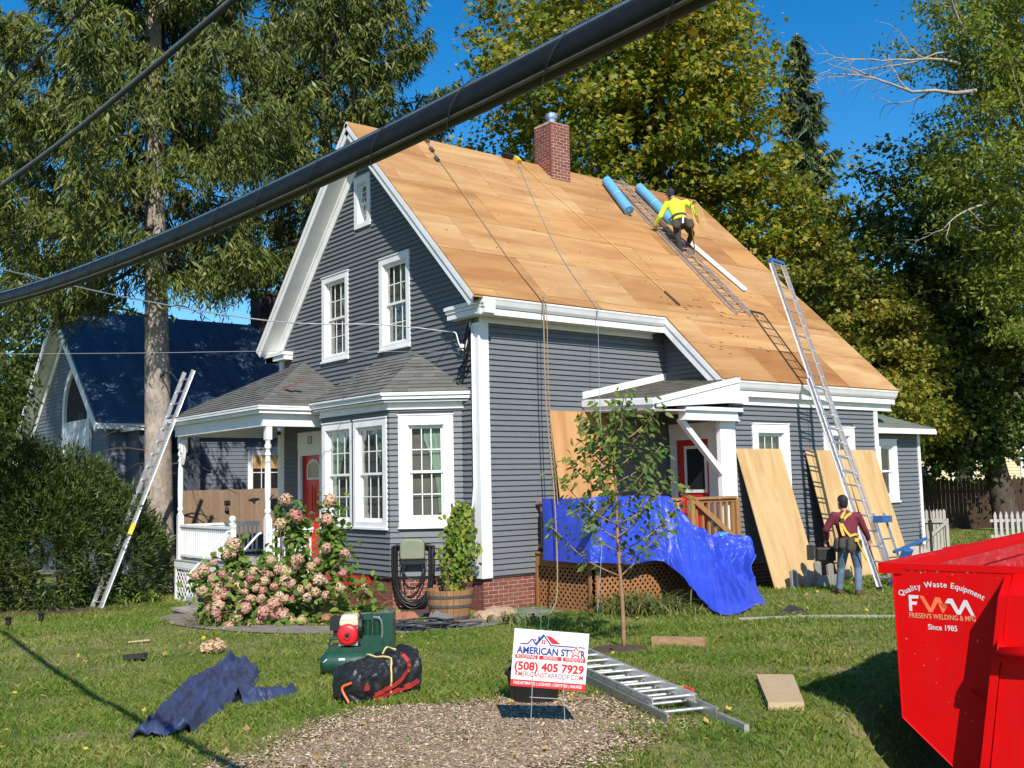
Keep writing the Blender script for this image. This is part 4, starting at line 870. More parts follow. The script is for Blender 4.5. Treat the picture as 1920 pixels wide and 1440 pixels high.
m=MB(); m.obox(CP(-.385,-.29,.20),(cx*.7+cz*.7),cy,(cx*-.7+cz*.7),.028,.004,.028); m.build('warning_label',simple('label_white',(.8,.8,.78),.6),cp)
m=MB(); m.obox(CP(-.19,-.296,.215),cx,cy,cz,.035,.003,.028); m.build('label',simple('label_white',(.8,.8,.78)),cp)
m=MB(); m.obox(CP(.02,0,.335),cx,cy,cz,.36,.20,.025); m.build('deck_plate',GRN,cp)
m=MB(); m.tube(bez([CP(-.36,-.16,.28),CP(-.37,-.16,.42),CP(-.33,-.16,.47),CP(-.2,-.16,.47)],18),.014,8); m.build('handle',GRN,cp,smooth=True)
m=MB(); m.lathe([(0,0),(.115,.0),(.125,.015),(.125,.05),(.11,.07),(.085,.08),(.05,.085),(.048,.10),(0,.10)],CP(-.13,-.13,.52),24,-cy); eng=m.build('recoil_cover',REDC,cp,smooth=False)
m=MB(); m.lathe([(0,0),(.03,0),(.03,.012),(0,.014)],CP(-.13,-.232,.52),12,-cy); m.build('starter_hub',BLACK,eng)
m=MB()
for k in range(14):
    a=k/14*6.283; q=CP(-.13,-.205,.52)+cx*math.cos(a)*.085+cz*math.sin(a)*.085; m.obox(q,cx*math.cos(a)+cz*math.sin(a),-cx*math.sin(a)+cz*math.cos(a),cy,.014,.005,.004)
m.build('vent_slots',BLACK,eng)
m=MB(); m.obox(CP(-.13,.0,.50),cx,cy,cz,.11,.13,.11); m.build('engine_block',DULL,cp)
m=MB(); tk=[(-.17,-.13,.63),(.10,-.13,.63),(.10,.10,.63),(-.17,.10,.63)]
m.hexa([CP(-.24,-.17,.63),CP(.0,-.17,.63),CP(.0,.08,.63),CP(-.24,.08,.63),CP(-.24,-.17,.70),CP(.0,-.17,.70),CP(.0,.08,.70),CP(-.24,.08,.70)]); m.hexa([CP(-.24,-.17,.702),CP(.0,-.17,.702),CP(.0,.08,.702),CP(-.24,.08,.702),CP(-.21,-.14,.765),CP(-.02,-.14,.765),CP(-.02,.05,.765),CP(-.21,.05,.765)]); tnk=m.build('fuel_tank',CREAM,cp); bev=tnk.modifiers.new('b','BEVEL'); bev.width=.012; bev.segments=2
m=MB(); m.lathe([(.03,0),(.034,.005),(.034,.02),(.026,.026)],CP(-.13,-.05,.765),14); m.build('fuel_cap',STEEL,cp)
m=MB(); m.obox(CP(-.30,-.08,.66),cx,cy,cz,.055,.09,.075); m.obox(CP(-.29,-.08,.55),cx,cy,cz,.03,.05,.05); m.obox(CP(-.31,-.08,.742),cx,cy,cz,.02,.03,.018); m.build('air_filter',BLACK,cp)
m=MB(); m.lathe([(.12,-.02),(.135,-.02),(.135,.02),(.12,.02)],CP(.045,-.16,.62),20,cx); m.lathe([(.03,-.025),(.03,.025)],CP(.045,-.16,.62),10,cx); m.build('belt_pulley',BLACK,cp)
for b in (.12,.24):
    m=MB()
    for k in range(9): m.lathe([(.055,0),(.055,.012),(.045,.013),(.045,.024)],CP(b,-.13,.50+k*.024),12)
    m.obox(CP(b,-.13,.745),cx,cy,cz,.06,.06,.035); m.build('cylinder',GRN,cp)
m=MB(); m.obox(CP(.18,-.12,.43),cx,cy,cz,.12,.08,.075); m.build('crankcase',GRN,cp)
m=MB(); m.obox(CP(.36,.02,.56),cx,cy,cz,.075,.16,.20); m.build('belt_guard',GRN,cp)
m=MB(); m.tube(bez([CP(.2,-.2,.74),CP(.3,-.22,.7),CP(.31,-.2,.5),CP(.25,-.18,.36)],20),.012,6); m.build('air_pipe',STEEL,cp)
for k in (-.25,.25): 
    m=MB(); m.obox(CP(k,0,.02),cx,cy,cz,.03,.2,.025); m.build('foot',BLACK,cp)
# ------------------------------------------------------------------ yard sign
SGN=simple('sign_white',(.80,.80,.80),.5,.02,2.); SRED=simple('sign_red',(.60,.022,.028),.5,.06,2.); SBLU=simple('sign_blue',(.020,.050,.26),.5,.06,2.)
sg=thing('yard_sign',(-5.2,-7.9,-.45),'white and red roofing yard sign on a wire stake','sign')
s00=Vector((-5.40,-7.60,-.04)); s10=Vector((-4.92,-7.97,-.10)); s01=Vector((-5.408,-7.636,.42)); sx=(s10-s00).normalized(); sw=.61; sy=(s01-s00); sy=(sy-sx*sy.dot(sx)).normalized(); sn_=sx.cross(sy); shh=.465
if sn_.dot(Vector((-1,-1,0)))<0: sn_=-sn_
def SG(a,b,n=0.): return s00+sx*(a*sw)+sy*(b*shh)+sn_*n
m=MB(); m.obox(SG(.5,.5,-.004),sx,sy,sn_,sw/2,shh/2,.004); bo=m.build('board',SGN,sg)
def spoly(pts,mat,n=.0012,name='print'):
    m=MB(); m.prism([SG(a,b,.0004) for a,b in pts],sn_*n); return m.build(name,mat,bo)
spoly([(0,0),(1,0),(1,.118),(0,.118)],SRED,name='red_band')
for (a,b) in ((.035,.335),(.355,.655),(.675,.975)): spoly([(a,.492),(b,.492),(b,.562),(a,.562)],SRED,name='red_band')
def stext(t,a,b,size,mat,width,off=.0,n=.0018): return text(t,size,SG(a,b,n),sx,sy,mat,bo,width=width*sw,extrude=.0004,offset=off)
stext('AMERICAN ST',.405,.632,.078,SBLU,.71,.0026); stext('R',.94,.622,.078,SBLU,.062,.0026)
stext('ROOFING',.185,.527,.036,SGN,.25); stext('SIDING',.505,.527,.036,SGN,.19); stext('WINDOW',.825,.527,.036,SGN,.25)
stext('(508) 405 7929',.5,.355,.092,SRED,.93,.0034); stext('AMERICANSTARROOF.COM',.5,.218,.058,simple('sign_dullred',(.42,.05,.06),.5,.05),.92,.0004)
stext('FREE ESTIMATES | LICENSED | CERTIFIED | INSURED',.5,.062,.034,SGN,.92,.0004)
ln=lambda a,b,w_,mat:(lambda d,p:spoly([(a[0]+p[0],a[1]+p[1]),(b[0]+p[0],b[1]+p[1]),(b[0]-p[0],b[1]-p[1]),(a[0]-p[0],a[1]-p[1])],mat))(None,(lambda dx,dy,L:(-dy/L*w_/2*.76,dx/L*w_/2))((b[0]-a[0])*1.31,(b[1]-a[1]),math.hypot((b[0]-a[0])*1.31,(b[1]-a[1]))))
for a,b,w_ in (((p[0],p[1]+.035),(q_[0],q_[1]+.035),w_) for p,q_,w_ in (((.09,.715),(.19,.715),.02),((.185,.712),(.245,.805),.022),((.245,.805),(.295,.715),.022),((.295,.705),(.40,.89),.042),((.395,.885),(.50,.715),.022),((.495,.715),(.82,.715),.02),((.87,.715),(.955,.715),.018),((.335,.78),(.335,.86),.03))): ln(a,b,w_,SBLU)
spoly([(.42,.92),(.50,.90),(.63,.78),(.51,.78)],SRED); spoly([(.26,.845),(.31,.835),(.285,.80)],SRED); ln((.09,.720),(.76,.720),.006,SRED)
for a in (.385,.415):
    for b in (.78,.82): spoly([(a-.011,b-.015),(a+.011,b-.015),(a+.011,b+.015),(a-.011,b+.015)],SRED,name='window_mark')
st=[]; 
for k in range(10):
    a=math.pi/2+k*math.pi/5; r_=.125 if k%2==0 else .052; st.append((.838+r_*math.cos(a)*.76,.66+r_*math.sin(a)))
spoly(st,SRED,n=.002,name='star'); st2=[(.838+(x-.838)*.6,.66+(y-.66)*.6) for x,y in st]; spoly(st2,SGN,n=.0028,name='star')
WIRE=simple('wire_steel',(.6,.6,.6),.4,.1,5.,metal=.7)
m=MB(); 
for px in ((-5.30,-7.72,-.47),(-5.08,-7.90,-.47)):
    t=SG(.28 if px[0]<-5.2 else .67,.5,-.012); m.tube([px,(t.x,t.y,t.z)],.0035,6)
a=Vector((-5.298,-7.722,-.13)); b=Vector((-5.082,-7.9,-.15)); m.tube([a,b],.0035,6); m.build('wire_stake',WIRE,sg)
# ------------------------------------------------------------------ black pot with tomato cage
pt=thing('planter_pot',(-4.45,-6.85,-.44),'black plastic planter pot half hidden behind the yard sign','planter')
m=MB(); m.lathe([(.0,.0),(.20,.0),(.215,.02),(.255,.27),(.275,.275),(.275,.315),(.262,.32),(.25,.30),(.24,.27),(0,.26)],(-4.45,-6.75,-.45),24); m.build('pot',simple('black_plastic',(.014,.014,.014),.45,.2,8.),pt,smooth=False)
cg=thing('tomato_cage',(-4.35,-6.6,-.2),'green wire tomato cage above the black pot behind the sign','wire cage')
m=MB(); GW=simple('green_wire',(.05,.30,.14),.5); cc=Vector((-4.42,-6.72,0))
for (z,r_) in ((-.02,.13),(.16,.16),(.40,.18)): m.tube([cc+Vector((r_*math.cos(a),r_*math.sin(a),z)) for a in [k/24*6.283 for k in range(24)]],.0026,5,closed=True)
for k in range(4):
    a=k*1.571+.4; m.tube([cc+Vector((.07*math.cos(a),.07*math.sin(a),-.3)),cc+Vector((.185*math.cos(a),.185*math.sin(a),.46))],.0026,5)
m.build('wires',GW,cg)
# ------------------------------------------------------------------ boards on the lawn
m=MB(); A=Vector((-1.05,-4.99,-.51)); Bv=Vector((-.75,-5.60,-.49)); m.beam(A+Vector((0,0,.05)),Bv+Vector((0,0,.05)),.10,.15); tag(m.build('timber_offcut',mk_wood('old_timber',(.30,.17,.09),(.44,.28,.16),(1,1,3))),'brown timber offcut lying behind the sapling mulch ring','timber')
m=MB(); q=[Vector((-2.18,-7.52,0)),Vector((-1.94,-7.79,0)),Vector((-2.92,-8.63,0)),Vector((-3.165,-8.43,0))]
m.hexa([(p.x,p.y,-.45) for p in q]+[(p.x,p.y,-.375) for p in q]); tag(m.build('plank',NEWW),'wide pale plank offcut lying near the dumpster shadow','plank')
for k,(x,y,l,lb) in enumerate(((-5.67,.95,.32,'thin wood chip lying on the lawn near the walkway'),(-4.86,-.1,.18,'small wood chip on the lawn by the hydrangea'))):
    m=MB(); m.beam((x,y,zg(x,y)+.03),(x+l*.8,y-l*.5,zg(x,y)+.05),.07,.015); tag(m.build('wood_chip',NEWW),lb,'wood chip')
m=MB(); m.beam((-6.2,-.5,-.55),(-5.98,-.68,-.53),.12,.05); tag(m.build('shingle_scrap',simple('black_scrap',(.02,.02,.02),.8)),'small black shingle scrap on the left lawn','scrap')
m=MB(); m.prism([(2.75,-4.1,-.53),(3.0,-4.4,-.53),(3.25,-4.22,-.52),(3.05,-4.05,-.44)],(0,.02,.02)); tag(m.build('shingle_scrap',simple('black_scrap',(.02,.02,.02))),'bent black shingle scrap beside the concrete strip','scrap')
# ------------------------------------------------------------------ paths
def slab(pts,z,th,mat,name,label=None):
    m=MB(); m.prism([(x,y,z-th) for x,y in pts],(0,0,th)); o=m.build(name,mat); o['kind']='structure'; return o
FLAG=simple('flagstone',(.20,.175,.145),.95,.3,5.,bump=.5)
def strip(path,w,name,mat,h=.018):
    P=bez([(x,y,0) for x,y in path],30); m=MB(); n=len(P); L=[];Rr=[]
    for i,p in enumerate(P):
        t=(P[min(i+1,n-1)]-P[max(i-1,0)]).normalized(); s=Vector((-t.y,t.x,0)); L.append(p+s*w/2); Rr.append(p-s*w/2)
    vs_=[]; 
    for a,b in zip(L,Rr):
        mid=(a+b)/2; vs_+= [(a.x,a.y,zg(a.x,a.y)+h),(mid.x,mid.y,zg(mid.x,mid.y)+h),(b.x,b.y,zg(b.x,b.y)+h)]
    fs=[]
    for i in range(n-1):
        for k in (0,1): fs.append((3*i+k,3*i+k+1,3*i+k+4,3*i+k+3))
    m.add(vs_,fs); o=m.build(name,mat,smooth=True); o['kind']='structure'; return o
strip([(-3.0,5.3),(-3.75,4.2),(-4.05,2.6),(-3.75,1.2),(-3.1,.1),(-2.3,-.75),(-1.4,-1.1),(-.3,-.95),(.9,-.6)],.80,'walkway',FLAG)
strip([(1.9,-3.95),(2.6,-4.7),(3.05,-5.75),(3.4,-7.2)],.42,'concrete_strip',simple('pale_concrete',(.40,.34,.27),.95,.2,4.,bump=.3))
# planting bed along the bay
m=MB(); bp=[(-3.5,4.2),(-3.75,3.0),(-3.45,1.75),(-2.7,.95),(-1.9,.35),(-1.2,.15),(-.35,.25),(.05,.5),(-1.0,1.4),(-1.0,4.0),(-2.0,4.15)]
m.poly([(x,y,zg(x,y)+.03) for x,y in bp]); o=m.build('flower_bed',SOIL); o['kind']='structure'
# scalloped edging bricks
edg=simple('terracotta_edging',(.36,.14,.09),.9,.2,9.)
me=MB().lathe([(.0,-.05),(.09,-.05),(.09,.05),(0,.05)],(0,0,0),12,(0,1,0)).mesh('edging_brick',edg)
E_=bez([(-2.6,.78,0),(-1.9,.20,0),(-1.35,.02,0)],12)
for k,p in enumerate(E_[:-1]):
    d=(E_[k+1]-p).normalized(); o=inst('edging_brick',me,Matrix.Translation((p.x,p.y,zg(p.x,p.y)+.06))@Matrix.Rotation(math.atan2(d.y,d.x),4,'Z')); tag(o,'scalloped terracotta edging brick in the curved row before the bay','brick','terracotta bed edging')
# ------------------------------------------------------------------ half barrel, hose reel, hoses
BAR=mk_wood('barrel_oak',(.22,.11,.05),(.40,.22,.105),(6,6,.5)); HOOP=simple('barrel_hoop',(.13,.125,.12),.6,.25,12.,metal=.5)
br=thing('half_barrel',(-.98,-.42,-.6),'wooden half barrel planter with iron hoops at the house corner','planter')
bcx,bcy=-.98,-.40; N=22
for k in range(N):
    a0=k/N*6.283; a1=(k+.93)/N*6.283; ring_=[]
    m=MB(); prf=[(.30,0),(.355,.24),(.385,.50)]; vs_=[]
    for (r_,h) in prf:
        for a in (a0,a1):
            for rr in (r_,r_-.025): vs_.append((bcx+rr*math.cos(a),bcy+rr*math.sin(a),-.60+h))
    fs=[]
    for i in range(2):
        b=i*4; fs+=[(b,b+2,b+6,b+4),(b+1,b+5,b+7,b+3),(b,b+4,b+5,b+1),(b+2,b+3,b+7,b+6)]
    fs+=[(8,10,11,9),(0,1,3,2)]; m.add(vs_,fs); m.build('stave',BAR,br)
for z,r_ in ((.07,.322),(.25,.362),(.40,.380)):
    m=MB(); vs_=[]; n=28
    for k in range(n):
        a=k/n*6.283
        for (rr,h) in ((r_-.004,-.022),(r_,-.022),(r_+.008,.022),(r_,.022)): vs_.append((bcx+rr*math.cos(a),bcy+rr*math.sin(a),-.6+z+h))
    m.add(vs_,[(4*k+i,4*((k+1)%n)+i,4*((k+1)%n)+(i+1)%4,4*k+(i+1)%4) for k in range(n) for i in range(4)]); m.build('hoop',HOOP,br)
m=MB(); m.lathe([(0,.42),(.355,.42),(.355,.43),(0,.46)],(bcx,bcy,-.6),20); m.build('soil',SOIL,br)
hr=thing('hose_reel',(-.72,1.0,.2),'olive plastic hose hanger with black hose on the bay wall','hose reel')
OLIVE=simple('olive_plastic',(.21,.22,.15),.5,.08,5.); hw=BR; hc=.905
m=MB(); pr=[]; 
for (a,z) in ((-.205,.30),(.205,.30),(.215,.34),(.215,.56),(.19,.62),(.12,.655),(-.12,.655),(-.19,.62),(-.215,.56),(-.215,.34)): pr.append(hw.p(hc+a,z,.03))
m.prism(pr,hw.n*.20); cov=m.build('cover',OLIVE,hr); b=cov.modifiers.new('b','BEVEL'); b.width=.03; b.segments=3
m=MB(); m.prism([hw.p(hc-.20,.215,.03),hw.p(hc+.20,.215,.03),hw.p(hc+.21,.30,.03),hw.p(hc-.21,.30,.03)],hw.n*.16); m.build('drum',BLACK,hr)
HOSE=simple('black_hose',(.014,.014,.015),.38,.3,10.)
for k in range(9):
    rx=.27+.012*k+rng.uniform(-.01,.01); bot=-.50-.02*rng.uniform(0,3)+.05*(k%3); nn=.07+.022*(k%4)
    P=[]
    for i in range(25):
        t=i/24; a=math.pi*t; x_=-math.cos(a); 
        z=.30+.32*(1-abs(x_))*.3 if False else None
        P.append(hw.p(hc+x_*rx*(1+.10*math.sin(a)),.52-(.52-bot)*math.sin(a)**.55,nn+.05*math.sin(a)))
    m=MB(); m.tube([hw.p(hc-.12,.60,nn)]+P+[hw.p(hc+.12,.60,nn)],.0135,7); m.build('hose_loop',HOSE,hr,smooth=True)
for k,(rx,bot) in enumerate(((.20,-.05),(.16,-.22),(.22,-.33))):
    m=MB(); m.tube([hw.p(hc-.02-math.cos(math.pi*i/20)*rx+.05*k*math.sin(math.pi*i/20),.30-(.30-bot)*math.sin(math.pi*i/20)**.6,.16) for i in range(21)],.012,7); m.build('hose_loop',HOSE,hr,smooth=True)
hc2=thing('hose_coil',(-1.75,-.95,-.6),'tangle of dark hoses lying on the flagstones by the barrel','hose')
HG=simple('grey_hose',(.045,.048,.055),.35,.4,10.)
for k in range(16):
    cx_,cy_=-1.75+rng.normal(0,.16),-.92+rng.normal(0,.10); a0=rng.uniform(0,6); rx,ry=rng.uniform(.25,.62),rng.uniform(.14,.34); rot=-.75+rng.normal(0,.2); P=[]
    for i in range(26):
        a=a0+i/25*rng.uniform(4.5,6.2) if False else a0+i/25*5.6; x=rx*math.cos(a)+.04*math.sin(3*a+k); y=ry*math.sin(a)+.03*math.cos(4*a); X=cx_+x*math.cos(rot)-y*math.sin(rot); Y=cy_+x*math.sin(rot)+y*math.cos(rot); P.append((X,Y,zg(X,Y)+.035+.012*(k%6)+.02*math.sin(a*2+k)))
    m=MB(); m.tube(P,.013,6); m.build('hose_loop',HG if k%3 else HOSE,hc2,smooth=True)
m=MB(); m.prism([(-1.45,-.45,-.57),(-1.05,-.60,-.57),(-1.25,-.3,-.42)],(0,.0,.03)); m.prism([(-1.5,-.5,-.55),(-1.15,-.75,-.52),(-1.18,-.5,-.30)],(.02,.02,.01)); tag(m.build('shingle_scrap',simple('grey_scrap',(.13,.125,.12),.9)),'bent grey shingle scrap on the hose pile','scrap')
STONE=simple('field_stone',(.40,.27,.18),.95,.3,5.,bump=.5)
for k,(x,y,s,lb) in enumerate(((-.62,-.85,.10,'upright pale field stone beside the barrel'),(-.38,-.80,.20,'largest pale field stone by the house corner'),(-.02,-.62,.15,'orange field stone right of the house corner'),(-.45,-.55,.12,'small field stone against the brick corner'))):
    bm=bmesh.new(); bmesh.ops.create_icosphere(bm,subdivisions=2,radius=s)
    for v in bm.verts:
        n=MN.noise(v.co*6+Vector((k*5,0,0))); v.co=v.co*(1+.35*n); v.co.z*=.62 if k else 1.2; v.co.x*=1.3
        v.co.z=max(v.co.z,-s*.4)
    me=bpy.data.meshes.new('stone'); bm.to_mesh(me); bm.free(); me.materials.append(STONE); o=bpy.data.objects.new('field_stone',me); COL.objects.link(o); o.location=(x,y,zg(x,y)+s*.36); o.rotation_euler=(0,0,k); tag(o,lb,'stone','stones at the house corner')
m=MB(); m.box(3.75,4.1,-2.5,-2.3,-.49,-.30); m.box(3.80,3.88,-2.51,-2.29,-.44,-.34); cb=m.build('concrete_block',CONC); tag(cb,'grey concrete block beside the end of the blue tarp','block')
# electric meter conduit and wires at house corner
m=MB(); m.tube([(-.07,.10,4.35),(-.07,.11,1.55),(-.09,.14,1.2),(-.10,.30,1.05),(-.08,.33,.9)],.022,8); m.build('conduit',WHITE,house,smooth=True); m=MB(); GAB.box(m,.24,.42,.62,.95,.03,.14); m.build('meter_box',GALV,house)
# ------------------------------------------------------------------ underlayment rolls, strip, ropes on the roof
BLU2=simple('blue_underlayment',(.12,.36,.66),.45,.06,6.); PALE=simple('roll_core',(.55,.60,.68),.7)
for (x0,s0,x1,s1,lb) in ((6.60,.34,6.30,1.80,'blue underlayment roll left of the roof ladder'),(7.75,.30,7.70,1.86,'blue underlayment roll right of the roof ladder beside the roofer')):
    a=roofp(x0,s0,.125); b=roofp(x1,s1,.125); d=(b-a).normalized(); L=(b-a).length; t=thing('underlayment_roll',roofp(x1,s1,.0),lb,'roll','underlayment rolls on the roof')
    m=MB(); m.lathe([(.03,0),(.118,.0),(.12,.01),(.12,L-.01),(.118,L),(.03,L)],a,24,d); m.build('sheet',BLU2,t,smooth=False)
    m=MB(); m.lathe([(.0,L+.001),(.034,L+.002),(.034,L+.006),(.022,L+.007),(.022,L+.002)],a,14,d); m.build('core',PALE,t)
    m=MB(); m.lathe([(.1215,L*.5),(.1215,L*.5+.012)],a,24,d); m.build('tape',PALE,t)
    m=MB(); m.tube([roofp(x1+.02,s1+.02,.12)+d*.02+Vector((0.06*math.cos(k*.5)*(1-k/30),0,0))+RN*.06*math.sin(k*.5)*(1-k/30) for k in range(26)],.004,4); m.build('spiral_edge',simple('dark_blue_edge',(.03,.08,.22),.5),t)
m=MB(); m.obox((roofp(7.68,2.70,.035)+roofp(7.98,4.55,.035))/2,(roofp(7.98,4.55)-roofp(7.68,2.70)).normalized(),(1,0,0),RN,1.0,.055,.006); m.obox((roofp(7.73,2.70,.06)+roofp(8.03,4.55,.06))/2,(roofp(7.98,4.55)-roofp(7.68,2.70)).normalized(),(1,0,0),RN,1.0,.004,.03); tag(m.build('drip_edge_strip',WHITE),'white metal drip edge strip lying on the roof below the roofer','metal strip')
ROPE1=simple('tan_rope',(.30,.21,.115),.95,.3,40.); ROPEG=simple('grey_rope',(.30,.28,.25),.95,.3,40.); ROPEY=simple('gold_rope',(.55,.36,.12),.95,.25,40.); ROPEB=simple('blue_grey_rope',(.20,.27,.30),.9,.2,40.)
def rope(name,pts,r_,mat,label):
    m=MB(); m.tube(bez(pts,60),r_,6); return tag(m.build(name,mat,smooth=True),label,'rope','safety ropes on the roof')
r1=rope('safety_rope',[roofp(1.46,-.02,.02),roofp(1.30,1.8,.02),roofp(1.07,4.55,.02),roofp(1.03,SLEN-.02,.03),(1.02,-.56,4.70),(1.0,-.60,3.0),(.93,-.85,1.2),(.72,-1.1,-.2),(.45,-1.25,-.55)],.0125,ROPE1,'tan safety rope running from the ridge down the siding to the ground')
m=MB(); m.tube(bez([roofp(1.05,SLEN-.1,.03),(1.10,-.55,4.7),(1.07,-.60,3.0),(1.0,-.85,1.2)],30),.009,6); m.build('second_strand',ROPE1,r1)
m=MB()
for k in range(3): m.obox(roofp(1.45-.08*k,.15+.42*k,.04),(1,0,0),RD,RN,.035,.07,.03)
m.build('rope_grab',simple('dark_steel',(.08,.07,.06),.5),r1)
rope('safety_rope',[roofp(3.98,.08,.02),roofp(3.2,2.4,.015),roofp(2.6,4.4,.015),roofp(2.35,SLEN-.02,.02),(2.35,-.55,4.7),(2.15,-.75,3.2),(1.75,-1.2,1.6),(1.0,-1.9,.4),(.30,-2.5,-.56)],.006,ROPEB,'thin blue-grey rope from the ridge past the deck to the grass')
r3=rope('safety_rope',[roofp(4.06,.10,.02),roofp(4.25,1.6,.015),roofp(4.75,3.9,.015),roofp(5.0,5.6,.02)],.011,ROPEY,'golden rope lying diagonally on the plywood ending above the eave')
m=MB(); m.beam(roofp(4.92,5.15,.03),roofp(5.0,5.62,.03),.03,.03,tuple(RN)); m.build('lanyard_end',simple('dark_webbing',(.10,.07,.05),.8),r3)
ra=thing('roof_anchor',roofp(3.95,.0,.0),'yellow and black rope anchor on the ridge left of the chimney','anchor'); m=MB(); m.obox(roofp(3.98,.10,.05),(1,0,0),RD,RN,.06,.09,.04); m.build('strap',simple('yellow_strap',(.75,.42,.03),.6),ra); m=MB(); m.obox(roofp(3.72,.03,.06),(1,0,0),RD,RN,.14,.05,.05); m.build('plate',BLACK,ra)
rb=thing('roof_anchor',roofp(1.46,0,0),'knotted rope anchor on the ridge above the tan rope','anchor'); m=MB(); m.lathe([(.02,-.04),(.06,-.03),(.07,.02),(.03,.06)],roofp(1.45,-.03,.05),8,tuple(RN)); m.tube(bez([roofp(1.38,-.02,.03),roofp(1.42,-.06,.14),roofp(1.5,-.05,.10),roofp(1.52,.02,.03)]),.014,5); m.build('knot',ROPE1,rb)

# torn felt slivers left on the rear roof
FELT=simple('felt_scrap',(.05,.03,.02),.95)
m=MB()
for k in range(34):
    x=rng.uniform(4.6,6.6); s=rng.uniform(5.2,7.2); a=rng.normal(0,.35); l=rng.uniform(.03,.13); d=(Vector((1,0,0))*math.cos(a)+RD*math.sin(a)); m.beam(roofp(x,s,.006),roofp(x,s,.006)+d*l,.012,.004,tuple(RN))
for k in range(60):
    x=rng.uniform(0,10); s=rng.uniform(.3,6.); 
    if x<4.5 and s>5.8: continue
    a=rng.normal(0,.5); l=rng.uniform(.015,.05); d=(Vector((1,0,0))*math.cos(a)+RD*math.sin(a)); m.beam(roofp(x,s,.006),roofp(x,s,.006)+d*l,.012,.004,tuple(RN))
o=m.build('roof_debris',FELT); tag(o,'dark torn felt slivers scattered over the bare plywood roof','debris',kind='stuff')
m=MB(); m.obox((-1.35,4.62,3.62),(.2,-.95,.1),(.9,.2,.3),(-.3,0,.95),.13,.06,.01); m.obox((-1.2,4.55,3.68),(.5,-.8,.2),(.8,.5,.3),(-.3,0,.95),.09,.05,.01); tag(m.build('shingle_scrap',simple('red_brown_scrap',(.22,.075,.04),.8)),'red brown shingle scraps lying on the porch roof','scrap')
# ------------------------------------------------------------------ red dumpster
RED=NT('dumpster_red'); v_=RED.coord('Object'); f_=RED.noise(v_,1.5,5,.6); g_=RED.noise(RED.coord('Object',(1,1,.25)),22,5,.75)
c_=RED.ramp(f_,[(.3,(.56,.0008,.0016)),(.7,(.63,.0010,.002))]); c_=RED.mix(RED.math('MULTIPLY',RED.math('GREATER_THAN',g_,.735),.45),c_,(.50,.16,.12)); c_=RED.mix(RED.math('MULTIPLY',RED.ramp(RED.noise(RED.coord('Object',(3,3,.35)),2.6,5,.7),[(.5,(0,0,0)),(.75,(1,1,1))]),.28),c_,(.40,.015,.014)); RED.col(c_); RED.rough(.5); RED.b.inputs['Specular IOR Level'].default_value=.16; RED.bump(RED.noise(v_,3.2,3,.5),.10,.03); RED=RED.m
REDI=NT('dumpster_scuffed'); v_=REDI.coord('Object'); g_=REDI.noise(REDI.coord('Object',(1,1,3)),5,6,.75); REDI.col(REDI.ramp(g_,[(.35,(.42,.010,.012)),(.55,(.52,.03,.03)),(.75,(.56,.26,.23))])); REDI.rough(.55); REDI=REDI.m
dm=thing('dumpster',DA+DU*1.2+DV*2.5+Vector((0,0,-1.1)),'big bright red steel dumpster with welding company logo at the right edge','dumpster')
ZT,ZB=.895,-1.02; DW=2.30; DL=5.6
def DP(u,v,z): p=DA+DU*u+DV*v; return Vector((p.x,p.y,z))
def dprism(pts,v0,v1,mat,name,par=dm):
    m=MB(); m.prism([DP(u,v0,z) for u,z in pts],DV*(v1-v0)); return m.build(name,mat,par)
i0=.115; prof=[(i0,ZT-.02),(i0+.015,-.316),(.56,-.70),(.80,ZB),(DW-.80,ZB),(DW-.56,-.70),(DW-i0-.015,-.316),(DW-i0,ZT-.02)]
end=dprism(prof,.0,.012,RED,'end_wall'); dprism(prof,DL-.012,DL,RED,'end_wall')
inn=[(a+(.012 if a<DW/2 else -.012),z) for a,z in prof]
def sidew(pa,pb,name):
    m=MB(); m.hexa([DP(pa[0],.013,pa[1]),DP(pb[0],.013,pb[1]),DP(pb[0],DL-.013,pb[1]),DP(pa[0],DL-.013,pa[1])]+[DP(p[0]+(.01 if p[0]<DW/2 else -.01),vv,p[1]+.004) for p,vv in ((pa,.013),(pb,.013),(pb,DL-.013),(pa,DL-.013))]); return m.build(name,REDI,dm)
for k in range(3): sidew(prof[k],prof[k+1],'side_wall')
sidew(prof[3],prof[4],'floor')
for k in range(4,7): sidew(prof[k],prof[k+1],'side_wall')
# top rails
m=MB(); m.hexa([DP(0,-.04,ZT-.09),DP(DW,-.04,ZT-.09),DP(DW,.06,ZT-.09),DP(0,.06,ZT-.09),DP(0,-.04,ZT),DP(DW,-.04,ZT),DP(DW,.06,ZT),DP(0,.06,ZT)]); 
m=MB(); m.hexa([DP(.0,-.012,ZT-.085),DP(.185,-.012,ZT-.085),DP(.185,-.002,ZT-.085),DP(.0,-.002,ZT-.085),DP(.0,-.012,ZT-.004),DP(.185,-.012,ZT-.004),DP(.185,-.002,ZT-.004),DP(.0,-.002,ZT-.004)]); m.build('rail_end_cap',RED,dm)
def rail(u0,u1,v0,v1,z0,z1,name='top_rail',mat=RED):
    m=MB(); m.hexa([DP(u0,v0,z0),DP(u1,v0,z0),DP(u1,v1,z0),DP(u0,v1,z0),DP(u0,v0,z1),DP(u1,v0,z1),DP(u1,v1,z1),DP(u0,v1,z1)]); o=m.build(name,mat,dm); return o
rail(.0,.13,-.001,DL,ZT-.085,ZT); rail(DW-.13,DW,-.001,DL,ZT-.085,ZT); rail(.131,DW-.131,-.006,.075,ZT-.05,ZT-.001); rail(.131,DW-.131,DL-.1,DL,ZT-.085,ZT)
rail(-.07,-.001,1.95,2.6,ZT-.07,ZT-.005,'side_lug'); rail(.132,.145,.4,DL-.3,ZT-.20,ZT-.185,'inner_seam',REDI)
